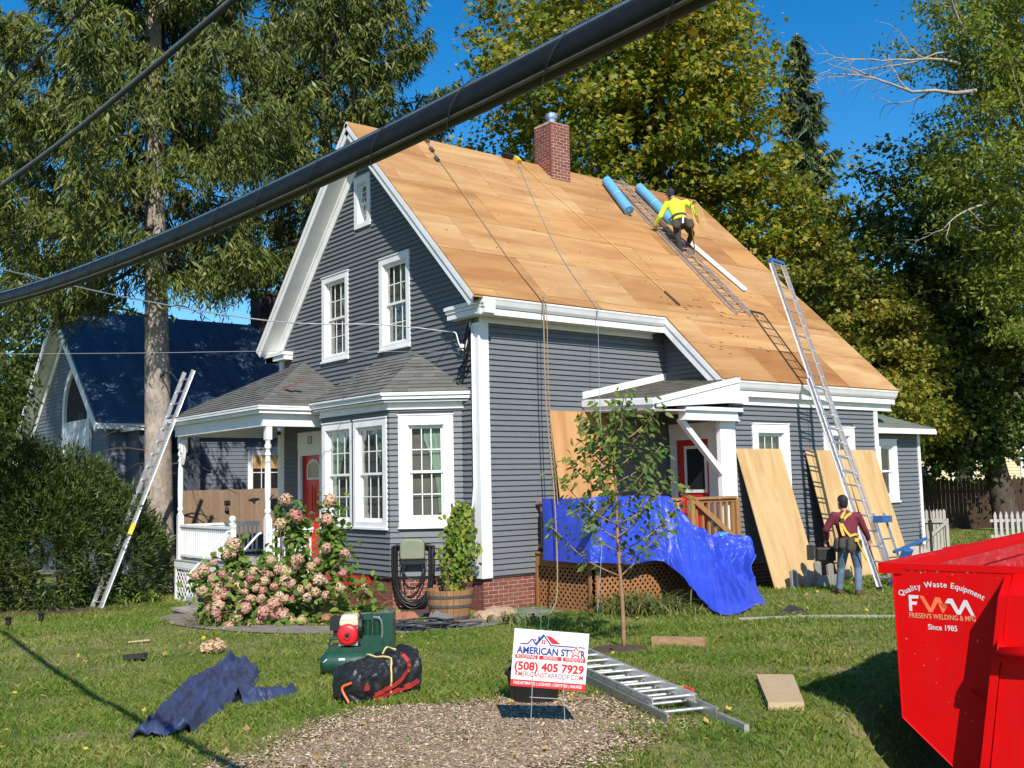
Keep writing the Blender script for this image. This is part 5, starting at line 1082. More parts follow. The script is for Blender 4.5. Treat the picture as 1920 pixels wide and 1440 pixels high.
for v in (1.2,2.4,3.6,4.8): rail(.06,.118,v-.05,v+.05,-.3,ZT-.086,'side_rib')
# front hook frame
fr0=.955; 
def fbox(u0,u1,d0,d1,z0,z1,name,mat=RED,uo=0.):
    m=MB(); m.hexa([DP(u0-uo,-d1,z0),DP(u1,-d1,z0),DP(u1,-d0,z0),DP(u0,-d0,z0),DP(u0,-d1,z1),DP(u1,-d1,z1),DP(u1,-d0,z1),DP(u0,-d0,z1)]); return m.build(name,mat,dm)
m=MB(); m.prism([DP(fr0-.0,-.002,ZT-.07),DP(fr0-.0,-.26,ZT-.30),DP(fr0-.20,-.34,ZB),DP(fr0-.20,-.002,ZB)],DU*.03); 
m=MB(); m.hexa([DP(fr0-.26,-.002,ZB),DP(fr0-.26,-.30,ZB),DP(fr0-.20,-.30,ZB),DP(fr0-.20,-.002,ZB),DP(fr0,-.002,ZT-.07),DP(fr0,-.24,ZT-.20),DP(fr0+.06,-.24,ZT-.20),DP(fr0+.06,-.002,ZT-.07)]); m.build('frame_plate',RED,dm)
m=MB(); m.hexa([DP(fr0-.19,-.27,ZB),DP(1.5,-.27,ZB),DP(1.5,-.002,ZB),DP(fr0-.19,-.002,ZB),DP(fr0+.061,-.22,ZT-.19),DP(1.3,-.22,ZT-.19),DP(1.3,-.002,ZT-.05),DP(fr0+.061,-.002,ZT-.05)]); m.build('hook_frame',RED,dm)
m=MB(); m.tube([DP(fr0+.02,-.34,.30),DP(fr0+.6,-.34,.33)],.05,12); m.build('hook_bar',RED,dm,smooth=True)
m=MB(); m.lathe([(0,-.03),(.085,-.03),(.085,.03),(0,.03)],DP(fr0+.03,-.28,.31),16,DU); m.build('pivot_lug',RED,dm)
m=MB(); m.obox(DP(fr0-.05,-.20,.33),DU,DV,(0,0,1),.02,.03,.035); m.build('stop_lug',RED,dm)
m=MB(); m.tube([DP(.56+.10,-.0,-.05),DP(fr0-.16,-.13,-.11)],.008,6); m.build('tie_rod',RED,dm)
m=MB(); m.box(-.1,.1,-.1,.1,-.1,.1)
for u in (.85,1.35):
    m=MB(); m.hexa([DP(u,-.1,-1.14),DP(u+.1,-.1,-1.14),DP(u+.1,DL,-1.14),DP(u,DL,-1.14),DP(u,-.1,ZB),DP(u+.1,-.1,ZB),DP(u+.1,DL,ZB),DP(u,DL,ZB)]); m.build('skid',RED,dm)
# lettering and logo on the end wall
LW=simple('logo_silver',(.62,.60,.62),.5,.05); LO=simple('logo_orange',(.85,.17,.06),.5,.05); LG=simple('logo_gold',(.72,.30,.14),.5,.05)
def EP(u,z,n=.003): return DP(u,-n,z)
def epoly(pts,mat): 
    m=MB(); m.prism([EP(u,z,.001) for u,z in pts],DV*-.0016); return m.build('logo',mat,end)
s3=lambda pts:[(.228+a*.49,.522+b*.125) for a,b in pts]
epoly(s3([(0,0),(.045,0),(.045,.40),(.12,.40),(.13,.60),(.045,.60),(.045,.78),(.15,.80),(.16,1.0),(0,1.0)]),LW)
epoly(s3([(.17,1.0),(.235,.97),(.335,.25),(.42,.95),(.49,.92),(.565,.18),(.60,.50),(.535,.0),(.515,.0),(.45,.62),(.36,-.02),(.305,-.0)]),LO)
epoly(s3([(.56,.60),(.61,.90),(.68,.90),(.765,.20),(.85,.86),(.90,.86),(.985,.06),(1.0,-.08),(.95,-.08),(.872,.50),(.79,-.06),(.735,-.05),(.645,.60),(.61,.60)]),LW)
def etext(t,u,z,size,mat,width,off=.0,rot=0.): 
    X=DU*math.cos(rot)+Vector((0,0,1))*math.sin(rot); Y=-DU*math.sin(rot)+Vector((0,0,1))*math.cos(rot)
    return text(t,size,EP(u,z,.003),X,Y,mat,end,width=width,extrude=.0006,offset=off)
etext("FRIESEN'S WELDING & MFG",.475,.487,.055,LG,.50,.0005); etext('Since 1985',.475,.405,.058,LW,.22,.001)
ph='Quality Waste Equipment'; cR=.62; cu_,cz_=.475,.738-cR; SZ=.062
def cw(c):
    if c==' ': return .026
    me=text_mesh(c,SZ); xs=[v.co.x for v in me.vertices]; bpy.data.meshes.remove(me); return max(xs)-min(xs)+.0065
wds=[cw(c) for c in ph]; tot=sum(wds); acc=0.
for c,w_ in zip(ph,wds):
    a=(acc+w_/2-tot/2); acc+=w_
    if c==' ': continue
    th=math.pi/2-a/cR*.96; etext(c,cu_+cR*math.cos(th),cz_+cR*math.sin(th),SZ,LW,w_-.0065,.0010,th-math.pi/2)

CHIPS=simple('chipped_paint',(.46,.20,.16),.8,.4,30.); RUST=simple('rust',(.16,.06,.03),.9,.3,30.)
for nm,mt,cnt in (('paint_chips',CHIPS,46),('rust_spots',RUST,26)):
    m=MB()
    for k in range(cnt):
        if k%2: u,z=rng.uniform(.14,.92),ZT-.012-abs(rng.normal(0,.03))
        else: u,z=rng.uniform(.16,.9),rng.uniform(-.3,.8)
        s_=rng.uniform(.0025,.008) if k%2==0 else rng.uniform(.003,.012); n_=rng.integers(5,8)
        m.prism([EP(u+s_*math.cos(a)*rng.uniform(.6,1.5),z+s_*math.sin(a)*rng.uniform(.5,1.1),.0008) for a in [i/n_*6.283 for i in range(n_)]],DV*-.0006)
    for k in range(cnt//2):
        v=rng.uniform(0,4.); u=rng.uniform(.0,.13); s_=rng.uniform(.004,.02); n_=6; m.prism([DP(u+s_*.4*math.cos(a)*rng.uniform(.6,1.5),v+s_*2*math.sin(a)*rng.uniform(.5,1.2),ZT+.0006) for a in [i/n_*6.283 for i in range(n_)]],(0,0,.0006))
    m.build(nm,mt,dm,kind='stuff')
m=MB(); 
for a,b in (((i0,ZT-.09),(i0+.015,-.316)),((i0+.015,-.316),(.56,-.70))): m.tube([DP(a[0]-.002,-.002,a[1]),DP(b[0]-.002,-.002,b[1])],.006,6)
m.build('weld_seam',RED,dm)
# ------------------------------------------------------------------ people
CAMP=Vector((-10.6865,-14.3628,1.6117))
IR=Vector((r2.x,r2.y,r2.z)); IU=Vector((u2.x,u2.y,u2.z)); IF=Vector(fw)
def fused(mb,name,mat,parent,voxel=.016,smooth=4):
    """closed lumps fused into one continuous surface"""
    me=mb.mesh('tmp'); o=bpy.data.objects.new('tmp',me); COL.objects.link(o)
    r=o.modifiers.new('r','REMESH'); r.mode='VOXEL'; r.voxel_size=voxel; s=o.modifiers.new('s','SMOOTH'); s.iterations=smooth; s.factor=.5
    dg=bpy.context.evaluated_depsgraph_get(); out=bpy.data.meshes.new_from_object(o.evaluated_get(dg)); bpy.data.objects.remove(o)
    out.materials.clear(); out.materials.append(mat); out.polygons.foreach_set('use_smooth',[True]*len(out.polygons)); out.name=name
    q=bpy.data.objects.new(name,out); COL.objects.link(q)
    if parent is not None: attach(q,parent)
    return q
def loft(mb,secs,right,seg=20):
    """secs: (centre, half width, half depth, up axis ignored); elliptical sections stacked along the body"""
    n=len(secs); vs_=[]; X=Vector(right).normalized()
    for i,(c,a,b) in enumerate(secs):
        c=Vector(c); t=(Vector(secs[min(i+1,n-1)][0])-Vector(secs[max(i-1,0)][0])).normalized(); x=(X-t*X.dot(t)).normalized(); y=t.cross(x)
        for k in range(seg):
            an=2*math.pi*k/seg; vs_.append(c+x*a*math.cos(an)+y*b*math.sin(an))
    fs=[(i*seg+k,i*seg+(k+1)%seg,(i+1)*seg+(k+1)%seg,(i+1)*seg+k) for i in range(n-1) for k in range(seg)]
    fs+=[tuple(range(seg))[::-1],tuple((n-1)*seg+k for k in range(seg))]; mb.add(vs_,fs)
def hand(mb,wrist,tip_dir,palm_n,size=.09,curl=.6,side=1):
    w=Vector(wrist); d=Vector(tip_dir).normalized(); n=Vector(palm_n); n=(n-d*n.dot(d)).normalized(); s=d.cross(n)*side
    mb.obox(w+d*size*.5,d,s,n,size*.52,size*.42,size*.16)
    for k in range(4):
        b=w+d*size*.95+s*size*(-.32+.215*k); L=size*(.72,.86,.8,.62)[k]; P=[b-d*.02]; dd=d.copy()
        for j in range(3):
            dd=(dd*math.cos(curl*(.5+.3*j))+n*math.sin(curl*(.5+.3*j))).normalized(); P.append(P[-1]+dd*(L/3+.006))
        mb.tube(P,[.0105,.010,.0095,.008],8)
    b=w+d*size*.25-s*size*.4; mb.tube([b,b-s*size*.35+d*size*.25,b-s*size*.42+d*size*.55+n*size*.2,b-s*size*.3+d*size*.75+n*size*.3],[.013,.012,.011,.009],8)
def head(mb,c,facing,upv=(0,0,1),s=1.):
    c=Vector(c); f_=Vector(facing).normalized(); u_=Vector(upv); u_=(u_-f_*u_.dot(f_)).normalized(); x=f_.cross(u_)
    secs=[(-.125,.042,.05,.035),(-.105,.058,.072,.02),(-.06,.068,.088,.006),(-.01,.074,.096,0),(.04,.077,.098,-.004),(.085,.066,.085,-.008),(.112,.038,.05,-.01),(.12,.012,.015,-.01)]
    seg=20; vs_=[]
    for (h,a,b,off) in secs:
        for k in range(seg):
            an=2*math.pi*k/seg; vs_.append(c+u_*h*s+x*a*math.cos(an)*s+f_*(b*math.sin(an)+off)*s)
    n=len(secs); fs=[(i*seg+k,i*seg+(k+1)%seg,(i+1)*seg+(k+1)%seg,(i+1)*seg+k) for i in range(n-1) for k in range(seg)]+[tuple(range(seg))[::-1],tuple((n-1)*seg+k for k in range(seg))]
    mb.add(vs_,fs)
    mb.tube([c+f_*.085*s+u_*.01,c+f_*.118*s-u_*.025*s,c+f_*.092*s-u_*.035*s],[.012,.016,.012],8)          # nose
    for sg in (-1,1): mb.tube([c+x*sg*.072*s+u_*.02-f_*.012,c+x*sg*.086*s+u_*.0-f_*.02,c+x*sg*.073*s-u_*.03-f_*.01],[.014,.018,.010],8)   # ears
    mb.obox(c+f_*.093*s-u_*.062*s,x,u_,f_,.025,.008,.008)                                                    # mouth
    return x,u_,f_
SKIN=simple('skin',(.42,.22,.14),.6,.06,8.)
def PXD(x,y,d): return CAMP+(IF+IR*((x-960)/1932.65)-IU*((y-720)/1932.65))*d
RH=Vector((rt.x,rt.y,0)).normalized(); FH=Vector((fw.x,fw.y,0)).normalized(); ZU=Vector((0,0,1))
# joints of the worker on the lawn, in metres: (right, forward, up) from the point between the feet
w1=thing('person',(5.05,-3.78,-.455),'worker in maroon shirt and tool belt carrying a black case at the ladder foot','person')
O1=Vector((5.05,-3.80,-.455))
def J(a,b,c): return O1+RH*a+FH*b+ZU*c
hipL,hipR=J(-.06,.0,.84),J(.11,-.02,.84); kL,kR=J(-.09,.13,.46),J(.17,.02,.45); aL,aR=J(-.13,.16,.08),J(.10,-.16,.08)
shL,shR=J(-.20,.02,1.36),J(.20,-.02,1.35); eL,eR=J(-.34,.06,1.12),J(.31,.03,1.13); hL,hR=J(-.27,.27,.93),J(.43,.14,.93)
nk=J(-.02,.02,1.44); hd=J(-.035,.055,1.585)
b=MB(); head(b,hd,FH+RH*-.2,ZU); b.tube([J(-.01,.0,1.36),nk,hd-ZU*.06],[.07,.056,.055],12)
for w_,e_,nd,sd_ in ((hL,eL,(RH*-.2+FH*.4-ZU*.5),1),(hR,eR,(RH*.35+FH*.3-ZU*.8),-1)):
    b.tube([e_.lerp(w_,.55),w_],[.036,.028],10); hand(b,w_,nd,-FH if sd_<0 else ZU*-1+RH*.3,.092,.75,sd_)
for h_,k_,a_ in ((hipL,kL,aL),(hipR,kR,aR)): b.tube([h_,k_,a_],[.07,.05,.04],10)
loft(b,[(J(0,0,.84),.13,.09),(J(0,0,1.1),.13,.09),(J(-.01,0,1.36),.15,.09)],RH); b.tube([shL,J(-.01,0,1.33),shR],[.05,.07,.05],10)
for s_,e_,h_ in ((shL,eL,hL),(shR,eR,hR)): b.tube([s_,e_,h_],[.045,.035,.027],10)
fused(b,'body',SKIN,w1,.011,3)
b=MB(); MAR=simple('maroon_knit',(.15,.018,.032),.85,.22,9.,bump=.9)
loft(b,[(J(.03,.0,.90),.165,.125),(J(.02,0,1.0),.165,.13),(J(.01,0,1.12),.18,.135),(J(-.005,.01,1.25),.20,.135),(J(-.01,.01,1.35),.185,.115),(J(-.015,.015,1.41),.10,.08),(J(-.018,.02,1.445),.07,.066)],RH)
for s_,e_,h_ in ((shL,eL,hL),(shR,eR,hR)):
    sg=-1 if s_ is shL else 1
    b.tube([J(sg*.10,0,1.33),s_,s_.lerp(e_,.5),e_,e_.lerp(h_,.5),e_.lerp(h_,.93)],[.085,.082,.068,.058,.052,.042],14)
fused(b,'shirt',MAR,w1,.013,4)
b=MB(); JEAN=simple('blue_jeans',(.10,.155,.22),.85,.32,9.,bump=.9)
loft(b,[(J(.01,0,.74),.16,.115),(J(.01,0,.86),.168,.125),(J(.015,0,.98),.16,.12)],RH)
for h_,k_,a_ in ((hipL,kL,aL),(hipR,kR,aR)): b.tube([h_,h_.lerp(k_,.5),k_,k_.lerp(a_,.5),a_+ZU*.0],[.098,.088,.070,.064,.062],14)
fused(b,'jeans',JEAN,w1,.013,3)
BOOT=simple('brown_boot',(.13,.055,.025),.7,.2,10.)
for a_,dr in ((aL,(FH*.9-RH*.4)),(aR,(FH*.5+RH*.7))):
    dr=dr.normalized(); b=MB(); b.tube([a_+ZU*.03,a_+ZU*.0],[.054,.052],12); b.tube([a_-dr*.05-ZU*.03,a_+dr*.06-ZU*.03,a_+dr*.16-ZU*.04],[.045,.046,.036],12); fused(b,'boot',BOOT,w1,.011,3)
def hairdo(mb,c,facing,upv=(0,0,1),g=1.):
    c=Vector(c); f_=Vector(facing).normalized(); u_=Vector(upv); u_=(u_-f_*u_.dot(f_)).normalized(); x=f_.cross(u_); seg=20; vs_=[]
    secs=[(-.095,.050,.045,-.045),(-.06,.070,.072,-.030),(-.01,.083,.088,-.026),(.04,.088,.100,-.018),(.085,.080,.097,-.014),(.118,.055,.068,-.012),(.134,.02,.025,-.012)]
    for (h,a,b_,off) in secs:
        for k in range(seg): an=2*math.pi*k/seg; vs_.append(c+u_*h*g+x*a*g*math.cos(an)+f_*(b_*math.sin(an)+off)*g)
    n=len(secs); mb.add(vs_,[(i*seg+k,i*seg+(k+1)%seg,(i+1)*seg+(k+1)%seg,(i+1)*seg+k) for i in range(n-1) for k in range(seg)]+[tuple(range(seg))[::-1],tuple((n-1)*seg+k for k in range(seg))])
b=MB(); hairdo(b,hd,FH+RH*-.2,ZU); fused(b,'hair',simple('black_hair',(.012,.010,.009),.7),w1,.010,2)
# harness, belt and pouches
YEL=simple('harness_yellow',(.62,.40,.06),.7,.15,20.); LEA=simple('tool_leather',(.045,.036,.026),.8,.3,12.)
def strap(pts,w_,mat,name,th=.008):
    m=MB(); P=bez(pts,16)
    for i in range(len(P)-1): m.beam(P[i],P[i+1],w_,th,tuple(-FH))
    return m.build(name,mat,w1)
strap([J(-.02,-.05,1.43),J(-.10,-.11,1.36),J(-.125,-.128,1.27),J(-.13,-.14,1.18)],.045,YEL,'harness_strap'); strap([J(.07,-.07,1.40),J(-.02,-.125,1.36),J(-.10,-.135,1.28)],.042,YEL,'harness_strap'); strap([J(-.12,-.14,1.22),J(-.06,-.15,1.10),J(.02,-.15,1.0)],.042,YEL,'harness_strap'); strap([J(-.14,-.12,1.25),J(-.13,-.14,1.12),J(-.10,-.14,1.02)],.05,YEL,'harness_strap'); strap([J(.02,-.145,1.02),J(.12,-.13,1.04),J(.18,-.05,1.0)],.04,YEL,'harness_strap')
m=MB(); m.obox(J(-.115,-.15,1.285),RH,ZU,FH,.03,.035,.012); m.build('buckle',LEA,w1)
b=MB(); loft(b,[(J(.015,0,.925),.182,.142),(J(.015,0,.985),.182,.142)],RH); fused(b,'tool_belt',LEA,w1,.012,2)
for (a,bb,c,x,z,y) in ((-.13,-.15,.88,.07,.10,.05),(.02,-.17,.85,.09,.12,.05),(-.20,-.03,.86,.05,.11,.09),(.16,-.12,.86,.06,.09,.06)):
    b=MB(); loft(b,[(J(a,bb,c-z),x*.6,y*.7),(J(a-.01,bb-.01,c-z*.5),x*.95,y),(J(a,bb,c+z*.3),x*.9,y*.9),(J(a+.01,bb+.01,c+z),x*.75,y*.6)],RH); fused(b,'tool_pouch',LEA,w1,.013,3)
m=MB(); m.tube([J(.10,-.22,.93),J(.20,-.22,.70),J(.25,-.20,.60)],[.012,.013,.016],8); hm=m.build('hammer_handle',simple('tool_yellow',(.70,.42,.03),.5),w1); m=MB(); m.obox(J(.09,-.22,.95),RH,ZU,FH,.035,.03,.02); m.build('tape_measure',simple('tool_yellow',(.7,.42,.03)),w1)
m=MB(); m.tube([J(.12,-.215,.82),J(.17,-.215,.76)],.016,8); m.build('hammer_grip',BLACK,w1)
# black case in his left hand
cs=thing('nail_gun_case',(4.85,-3.35,-.42),'black nail gun and tool case held in the worker\'s left hand','tool case')
m=MB(); c=hL+Vector((0,0,-.25))-RH*.02+FH*.08; m.obox(c,RH,ZU,FH,.17,.12,.09); cb_=m.build('case',simple('black_case',(.012,.012,.012),.5,.2,9.),cs); bv=cb_.modifiers.new('b','BEVEL'); bv.width=.03; bv.segments=3
m=MB(); m.tube([c+ZU*.12-RH*.08,c+ZU*.20-RH*.07,c+ZU*.205+RH*.07,c+ZU*.12+RH*.08],.014,8); m.build('handle',BLACK,cs)
m=MB(); m.obox(c-RH*.26+ZU*.03,RH,ZU,FH,.05,.13,.05); m.build('magazine',simple('black_case',(.012,.012,.012)),cs)
# dark coat shape of bags behind him
m=MB(); 
# ---- roofer
w2=thing('person',roofp(7.1,3.3,0),'roofer in bright yellow shirt and dark cap climbing the roof ladder','person')
q2={k:PXD(*v) for k,v in dict(head=(1257,364,24.2),neck=(1263,373,24.1),chest=(1268,388,24.0),waist=(1273,406,23.85),hip=(1277,419,23.8),shL=(1250,382,24.0),shR=(1287,380,24.05),elL=(1238,406,24.0),haL=(1226,426,24.2),elR=(1302,391,24.0),haR=(1307,408,23.9),hiL=(1269,422,23.8),hiR=(1286,421,23.85),knL=(1271,448,23.72),anL=(1277,474,23.74),knR=(1297,438,24.05),anR=(1292,453,24.35)).items()}
q=q2; upb=(q['neck']-q['hip']).normalized(); fb=(FH*.8+ZU*.2).normalized(); rb=(q['shR']-q['shL']).normalized()
b=MB(); head(b,q['head'],FH-RH*.25+ZU*.1,upb*.6+ZU*.6); b.tube([q['chest'],q['neck'],q['head']-upb*.05],[.07,.056,.055],12)
hand(b,q['haL'],(q['haL']-q['elL'])*.6-RH*.3,-ZU+FH,.092,.8,1); hand(b,q['haR'],(q['haR']-q['elR']),FH,.092,.5,-1)
for a_ in (('hiL','knL','anL'),('hiR','knR','anR')): b.tube([q[x] for x in a_],[.07,.05,.04],10)
loft(b,[(q['hip'],.13,.09),(q['waist'],.12,.08),(q['chest'],.15,.09)],rb); b.tube([q['shL'],q['chest'],q['shR']],[.05,.07,.05],10)
for a_ in (('shL','elL','haL'),('shR','elR','haR')): b.tube([q[x] for x in a_],[.045,.036,.028],10)
fused(b,'body',SKIN,w2,.012,3)
HIV=simple('high_visibility_yellow',(.62,.78,.03),.7,.14,8.,bump=.9)
b=MB(); loft(b,[(q['hip']+upb*.06,.155,.12),(q['waist'],.165,.125),(q['waist'].lerp(q['chest'],.5),.18,.13),(q['chest'],.20,.13),(q['chest'].lerp(q['neck'],.55),.16,.10),(q['neck']-upb*.02,.075,.068)],rb)
for s_,e_,h_ in (('shL','elL','haL'),('shR','elR','haR')): b.tube([q['chest'].lerp(q[s_],.5),q[s_],q[s_].lerp(q[e_],.5),q[e_],q[e_].lerp(q[h_],.5),q[e_].lerp(q[h_],.88)],[.09,.082,.070,.062,.055,.045],14)
fused(b,'shirt',HIV,w2,.013,4)
PANT=simple('dark_trousers',(.035,.030,.026),.85,.25,9.)
b=MB(); loft(b,[(q['hip']-upb*.10,.15,.12),(q['hip'],.165,.13),(q['hip']+upb*.10,.155,.12)],rb)
for h_,k_,a_ in (('hiL','knL','anL'),('hiR','knR','anR')): b.tube([q[h_],q[h_].lerp(q[k_],.5),q[k_],q[k_].lerp(q[a_],.5),q[a_]],[.10,.09,.074,.066,.058],14)
fused(b,'trousers',PANT,w2,.013,3)
for a_,dr in (('anL',FH*.5+RH*.6+ZU*.15),('anR',FH*.8+RH*.2+ZU*.4)):
    dr=dr.normalized(); p=q[a_]; b=MB(); b.tube([p+ZU*.09,p],[.056,.052],12); b.tube([p-dr*.05-ZU*.03,p+dr*.06-ZU*.03,p+dr*.15-ZU*.035],[.045,.046,.036],12); fused(b,'boot',simple('tan_boot',(.30,.18,.085),.7,.2,10.),w2,.011,3)
b=MB(); ch=q['head']; cu2=(upb*.6+ZU*.6).normalized(); cf=(FH-RH*.25).normalized()
hairdo(b,ch,FH-RH*.25+ZU*.1,cu2,1.04); loft(b,[(ch+cu2*.0,.088,.108),(ch+cu2*.06,.086,.102),(ch+cu2*.10,.07,.085),(ch+cu2*.128,.03,.035)],cf.cross(cu2)); b.obox(ch+cu2*.035+cf*.12,cf.cross(cu2),cf,cu2,.07,.06,.008); fused(b,'cap',simple('dark_cap',(.02,.022,.032),.8),w2,.010,2)
b=MB(); loft(b,[(q['waist']-upb*.03,.178,.137),(q['waist']+upb*.03,.18,.14)],rb); fused(b,'harness_belt',simple('harness_black',(.05,.05,.045),.8),w2,.012,1)
b=MB(); loft(b,[(q['hip']+upb*.03,.178,.142),(q['hip']+upb*.09,.175,.14)],rb); fused(b,'tool_belt',LEA,w2,.012,1)
for (a,c) in ((-.15,-.05),(.17,-.06)):
    b=MB(); p=q['hip']+rb*a+upb*c-FH*.13; loft(b,[(p-upb*.12,.06,.04),(p-upb*.06,.10,.06),(p+upb*.04,.10,.06),(p+upb*.11,.085,.045)],rb); fused(b,'tool_pouch',LEA,w2,.013,3)
m=MB(); m.obox(q['hip']-FH*.17+rb*.03+upb*.05,(rb*.35+upb).normalized(),rb,FH,.09,.014,.012); m.build('tool',simple('tool_silver',(.6,.6,.6),.4,metal=.6),w2)
rp=thing('rope_coil',q['shR'],'yellow rope coils hanging from the roofer\'s right shoulder down the roof','rope')
for k in range(5):
    t=MB(); c0_=q['shR']+rb*(.10+.01*k)-FH*.12; L=.62+.05*k; t.tube([c0_+rb*(.05+.02*k)*math.sin(a)+upb*(-L/2+L/2*math.cos(a))-FH*(.02*k)+FH*.05*math.sin(a*2) for a in [i/22*6.283 for i in range(22)]],.009,5,closed=True); t.build('loop',ROPEY,rp,smooth=True)
m=MB(); m.tube(bez([q['hip']+rb*.22-FH*.15,roofp(7.55,3.0,.12),roofp(7.35,3.45,.04),roofp(7.55,3.85,.03),roofp(7.62,4.2,.03)],30),.010,5); m.build('tail',ROPEY,rp,smooth=True); m=MB(); m.tube(bez([q['hip']+rb*.20-FH*.15,roofp(7.45,3.2,.10),roofp(7.2,3.6,.07),roofp(7.3,4.0,.07),roofp(7.38,4.3,.07)],30),.010,5); m.build('tail',ROPEY,rp,smooth=True)
# ------------------------------------------------------------------ foliage helpers (numpy)
T_MAPLE=(np.array([(0,-.5,0),(.55,-.02,.06),(.20,.12,-.02),(0,.62,.05),(-.20,.12,-.02),(-.55,-.02,.06)]),np.array([(0,1,2),(0,2,3),(0,3,4),(0,4,5)]))
T_OVAL=(np.array([(0,-.55,0),(.24,-.08,.05),(0,.60,-.03),(-.24,-.08,.05)]),np.array([(0,1,2),(0,2,3)]))
T_BROAD=(np.array([(0,-.5,0),(.34,-.22,.06),(.30,.2,.04),(0,.62,-.06),(-.30,.2,.04),(-.34,-.22,.06)]),np.array([(0,1,2),(0,2,3),(0,3,4),(0,4,5)]))
T_SHOOT=(np.array([(0,0,0),(.13,.32,.02),(.05,.30,0),(.10,.66,.02),(0,1.,0),(-.10,.60,.02),(-.05,.36,0),(-.13,.26,.02)]),np.array([(0,1,2),(0,2,6),(2,3,4),(2,4,6),(6,4,5),(0,6,7)]))
T_NEED=(np.array([(0,0,0),(.085,.36,.03),(0,1.,0),(-.085,.30,-.03)]),np.array([(0,1,2),(0,2,3)]))
T_PETAL=(np.array([(-.5,-.5,0),(.5,-.5,.1),(.5,.5,0),(-.5,.5,.1)]),np.array([(0,1,2),(0,2,3)]))
def basis(yaxis,zhint):
    y=yaxis/np.maximum(1e-9,np.linalg.norm(yaxis,axis=1,keepdims=True)); x=np.cross(y,zhint); n=np.linalg.norm(x,axis=1,keepdims=True); x=np.where(n<1e-4,np.array([[1.,0,0]]),x/np.maximum(n,1e-9)); z=np.cross(x,y); return x,y,z
def scatter(tpl,pos,ydir,zhint,size,wide=None):
    """one template copy per position"""
    tv,tf=tpl; x,y,z=basis(ydir,zhint); s=np.asarray(size).reshape(-1,1,1) if np.ndim(size) else size
    wx=1. if wide is None else np.asarray(wide).reshape(-1,1,1) if np.ndim(wide) else wide
    v=pos[:,None,:]+s*(tv[None,:,0:1]*wx*x[:,None,:]+tv[None,:,1:2]*y[:,None,:]+tv[None,:,2:3]*z[:,None,:])
    n=len(pos); f=(tf[None]+np.arange(n)[:,None,None]*len(tv)).reshape(-1); return v.reshape(-1,3),f
def merge(parts):
    vs_=[];fs=[];b=0
    for v,f in parts: vs_.append(v); fs.append(f+b); b+=len(v)
    return np.concatenate(vs_),np.concatenate(fs)
def rdir(n): d=rng.normal(size=(n,3)); return d/np.linalg.norm(d,axis=1,keepdims=True)
A_=np.array
# ------------------------------------------------------------------ materials
GRASSM=two_sided_leaf('grass_blade',[(.15,(.070,.145,.014)),(.38,(.130,.222,.025)),(.53,(.200,.270,.040)),(.66,(.31,.30,.075)),(.84,(.46,.36,.16))],.4,.6,.75,.36)
HYDL=two_sided_leaf('hydrangea_leaf',[(.2,(.055,.12,.018)),(.5,(.11,.20,.03)),(.8,(.21,.28,.045))],.35)
def mk_flower():
    t=NT('hydrangea_petal'); i=t.isl(); o=t.orand(); c=t.ramp(o,[(0,(.50,.39,.20)),(.3,(.52,.31,.20)),(.6,(.52,.25,.19)),(.85,(.47,.15,.15)),(1,(.62,.54,.34))]); c=t.mix(t.math('MULTIPLY',i,.55),c,t.ramp(i,[(0,(.46,.12,.14)),(.5,(.54,.31,.22)),(1,(.58,.44,.25))])); t.col(c); t.rough(.7); return t.m
PETAL=mk_flower()
HOSTA=two_sided_leaf('hosta_leaf',[(.2,(.11,.20,.025)),(.5,(.22,.30,.045)),(.8,(.46,.45,.12))],.35)
VINEM=two_sided_leaf('vine_leaf',[(.2,(.08,.15,.02)),(.5,(.17,.26,.03)),(.75,(.34,.34,.04)),(.95,(.30,.18,.08))],.4)
SAPL=two_sided_leaf('sapling_leaf',[(.2,(.085,.16,.03)),(.5,(.16,.24,.05)),(.75,(.28,.31,.06)),(.95,(.62,.42,.07))],.5)
STRAP=two_sided_leaf('daylily_blade',[(.2,(.08,.13,.03)),(.5,(.19,.20,.05)),(.8,(.38,.32,.11)),(.95,(.45,.36,.17))],.3)
TWIG=simple('twig_bark',(.14,.09,.055),.9,.3,20.)
# ------------------------------------------------------------------ lawn grass and mulch
def inside(x,y,poly):
    r=np.zeros(len(x),bool); n=len(poly); j=n-1
    for i in range(n):
        xi,yi=poly[i]; xj,yj=poly[j]; c=((yi>y)!=(yj>y))&(x<(xj-xi)*(y-yi)/(yj-yi+1e-12)+xi); r^=c; j=i
    return r
WALK=[(-3.0,5.3),(-3.75,4.2),(-4.05,2.6),(-3.75,1.2),(-3.1,.1),(-2.3,-.75),(-1.4,-1.1),(-.3,-.95),(.9,-.6)]; STRIP2=[(1.9,-3.95),(2.6,-4.7),(3.05,-5.75),(3.4,-7.2)]
def near_path(x,y,path,d):
    r=np.zeros(len(x),bool)
    for (a,b),(c,e) in zip(path,path[1:]):
        t=np.clip(((x-a)*(c-a)+(y-b)*(e-b))/((c-a)**2+(e-b)**2),0,1); r|=np.hypot(x-a-t*(c-a),y-b-t*(e-b))<d
    return r
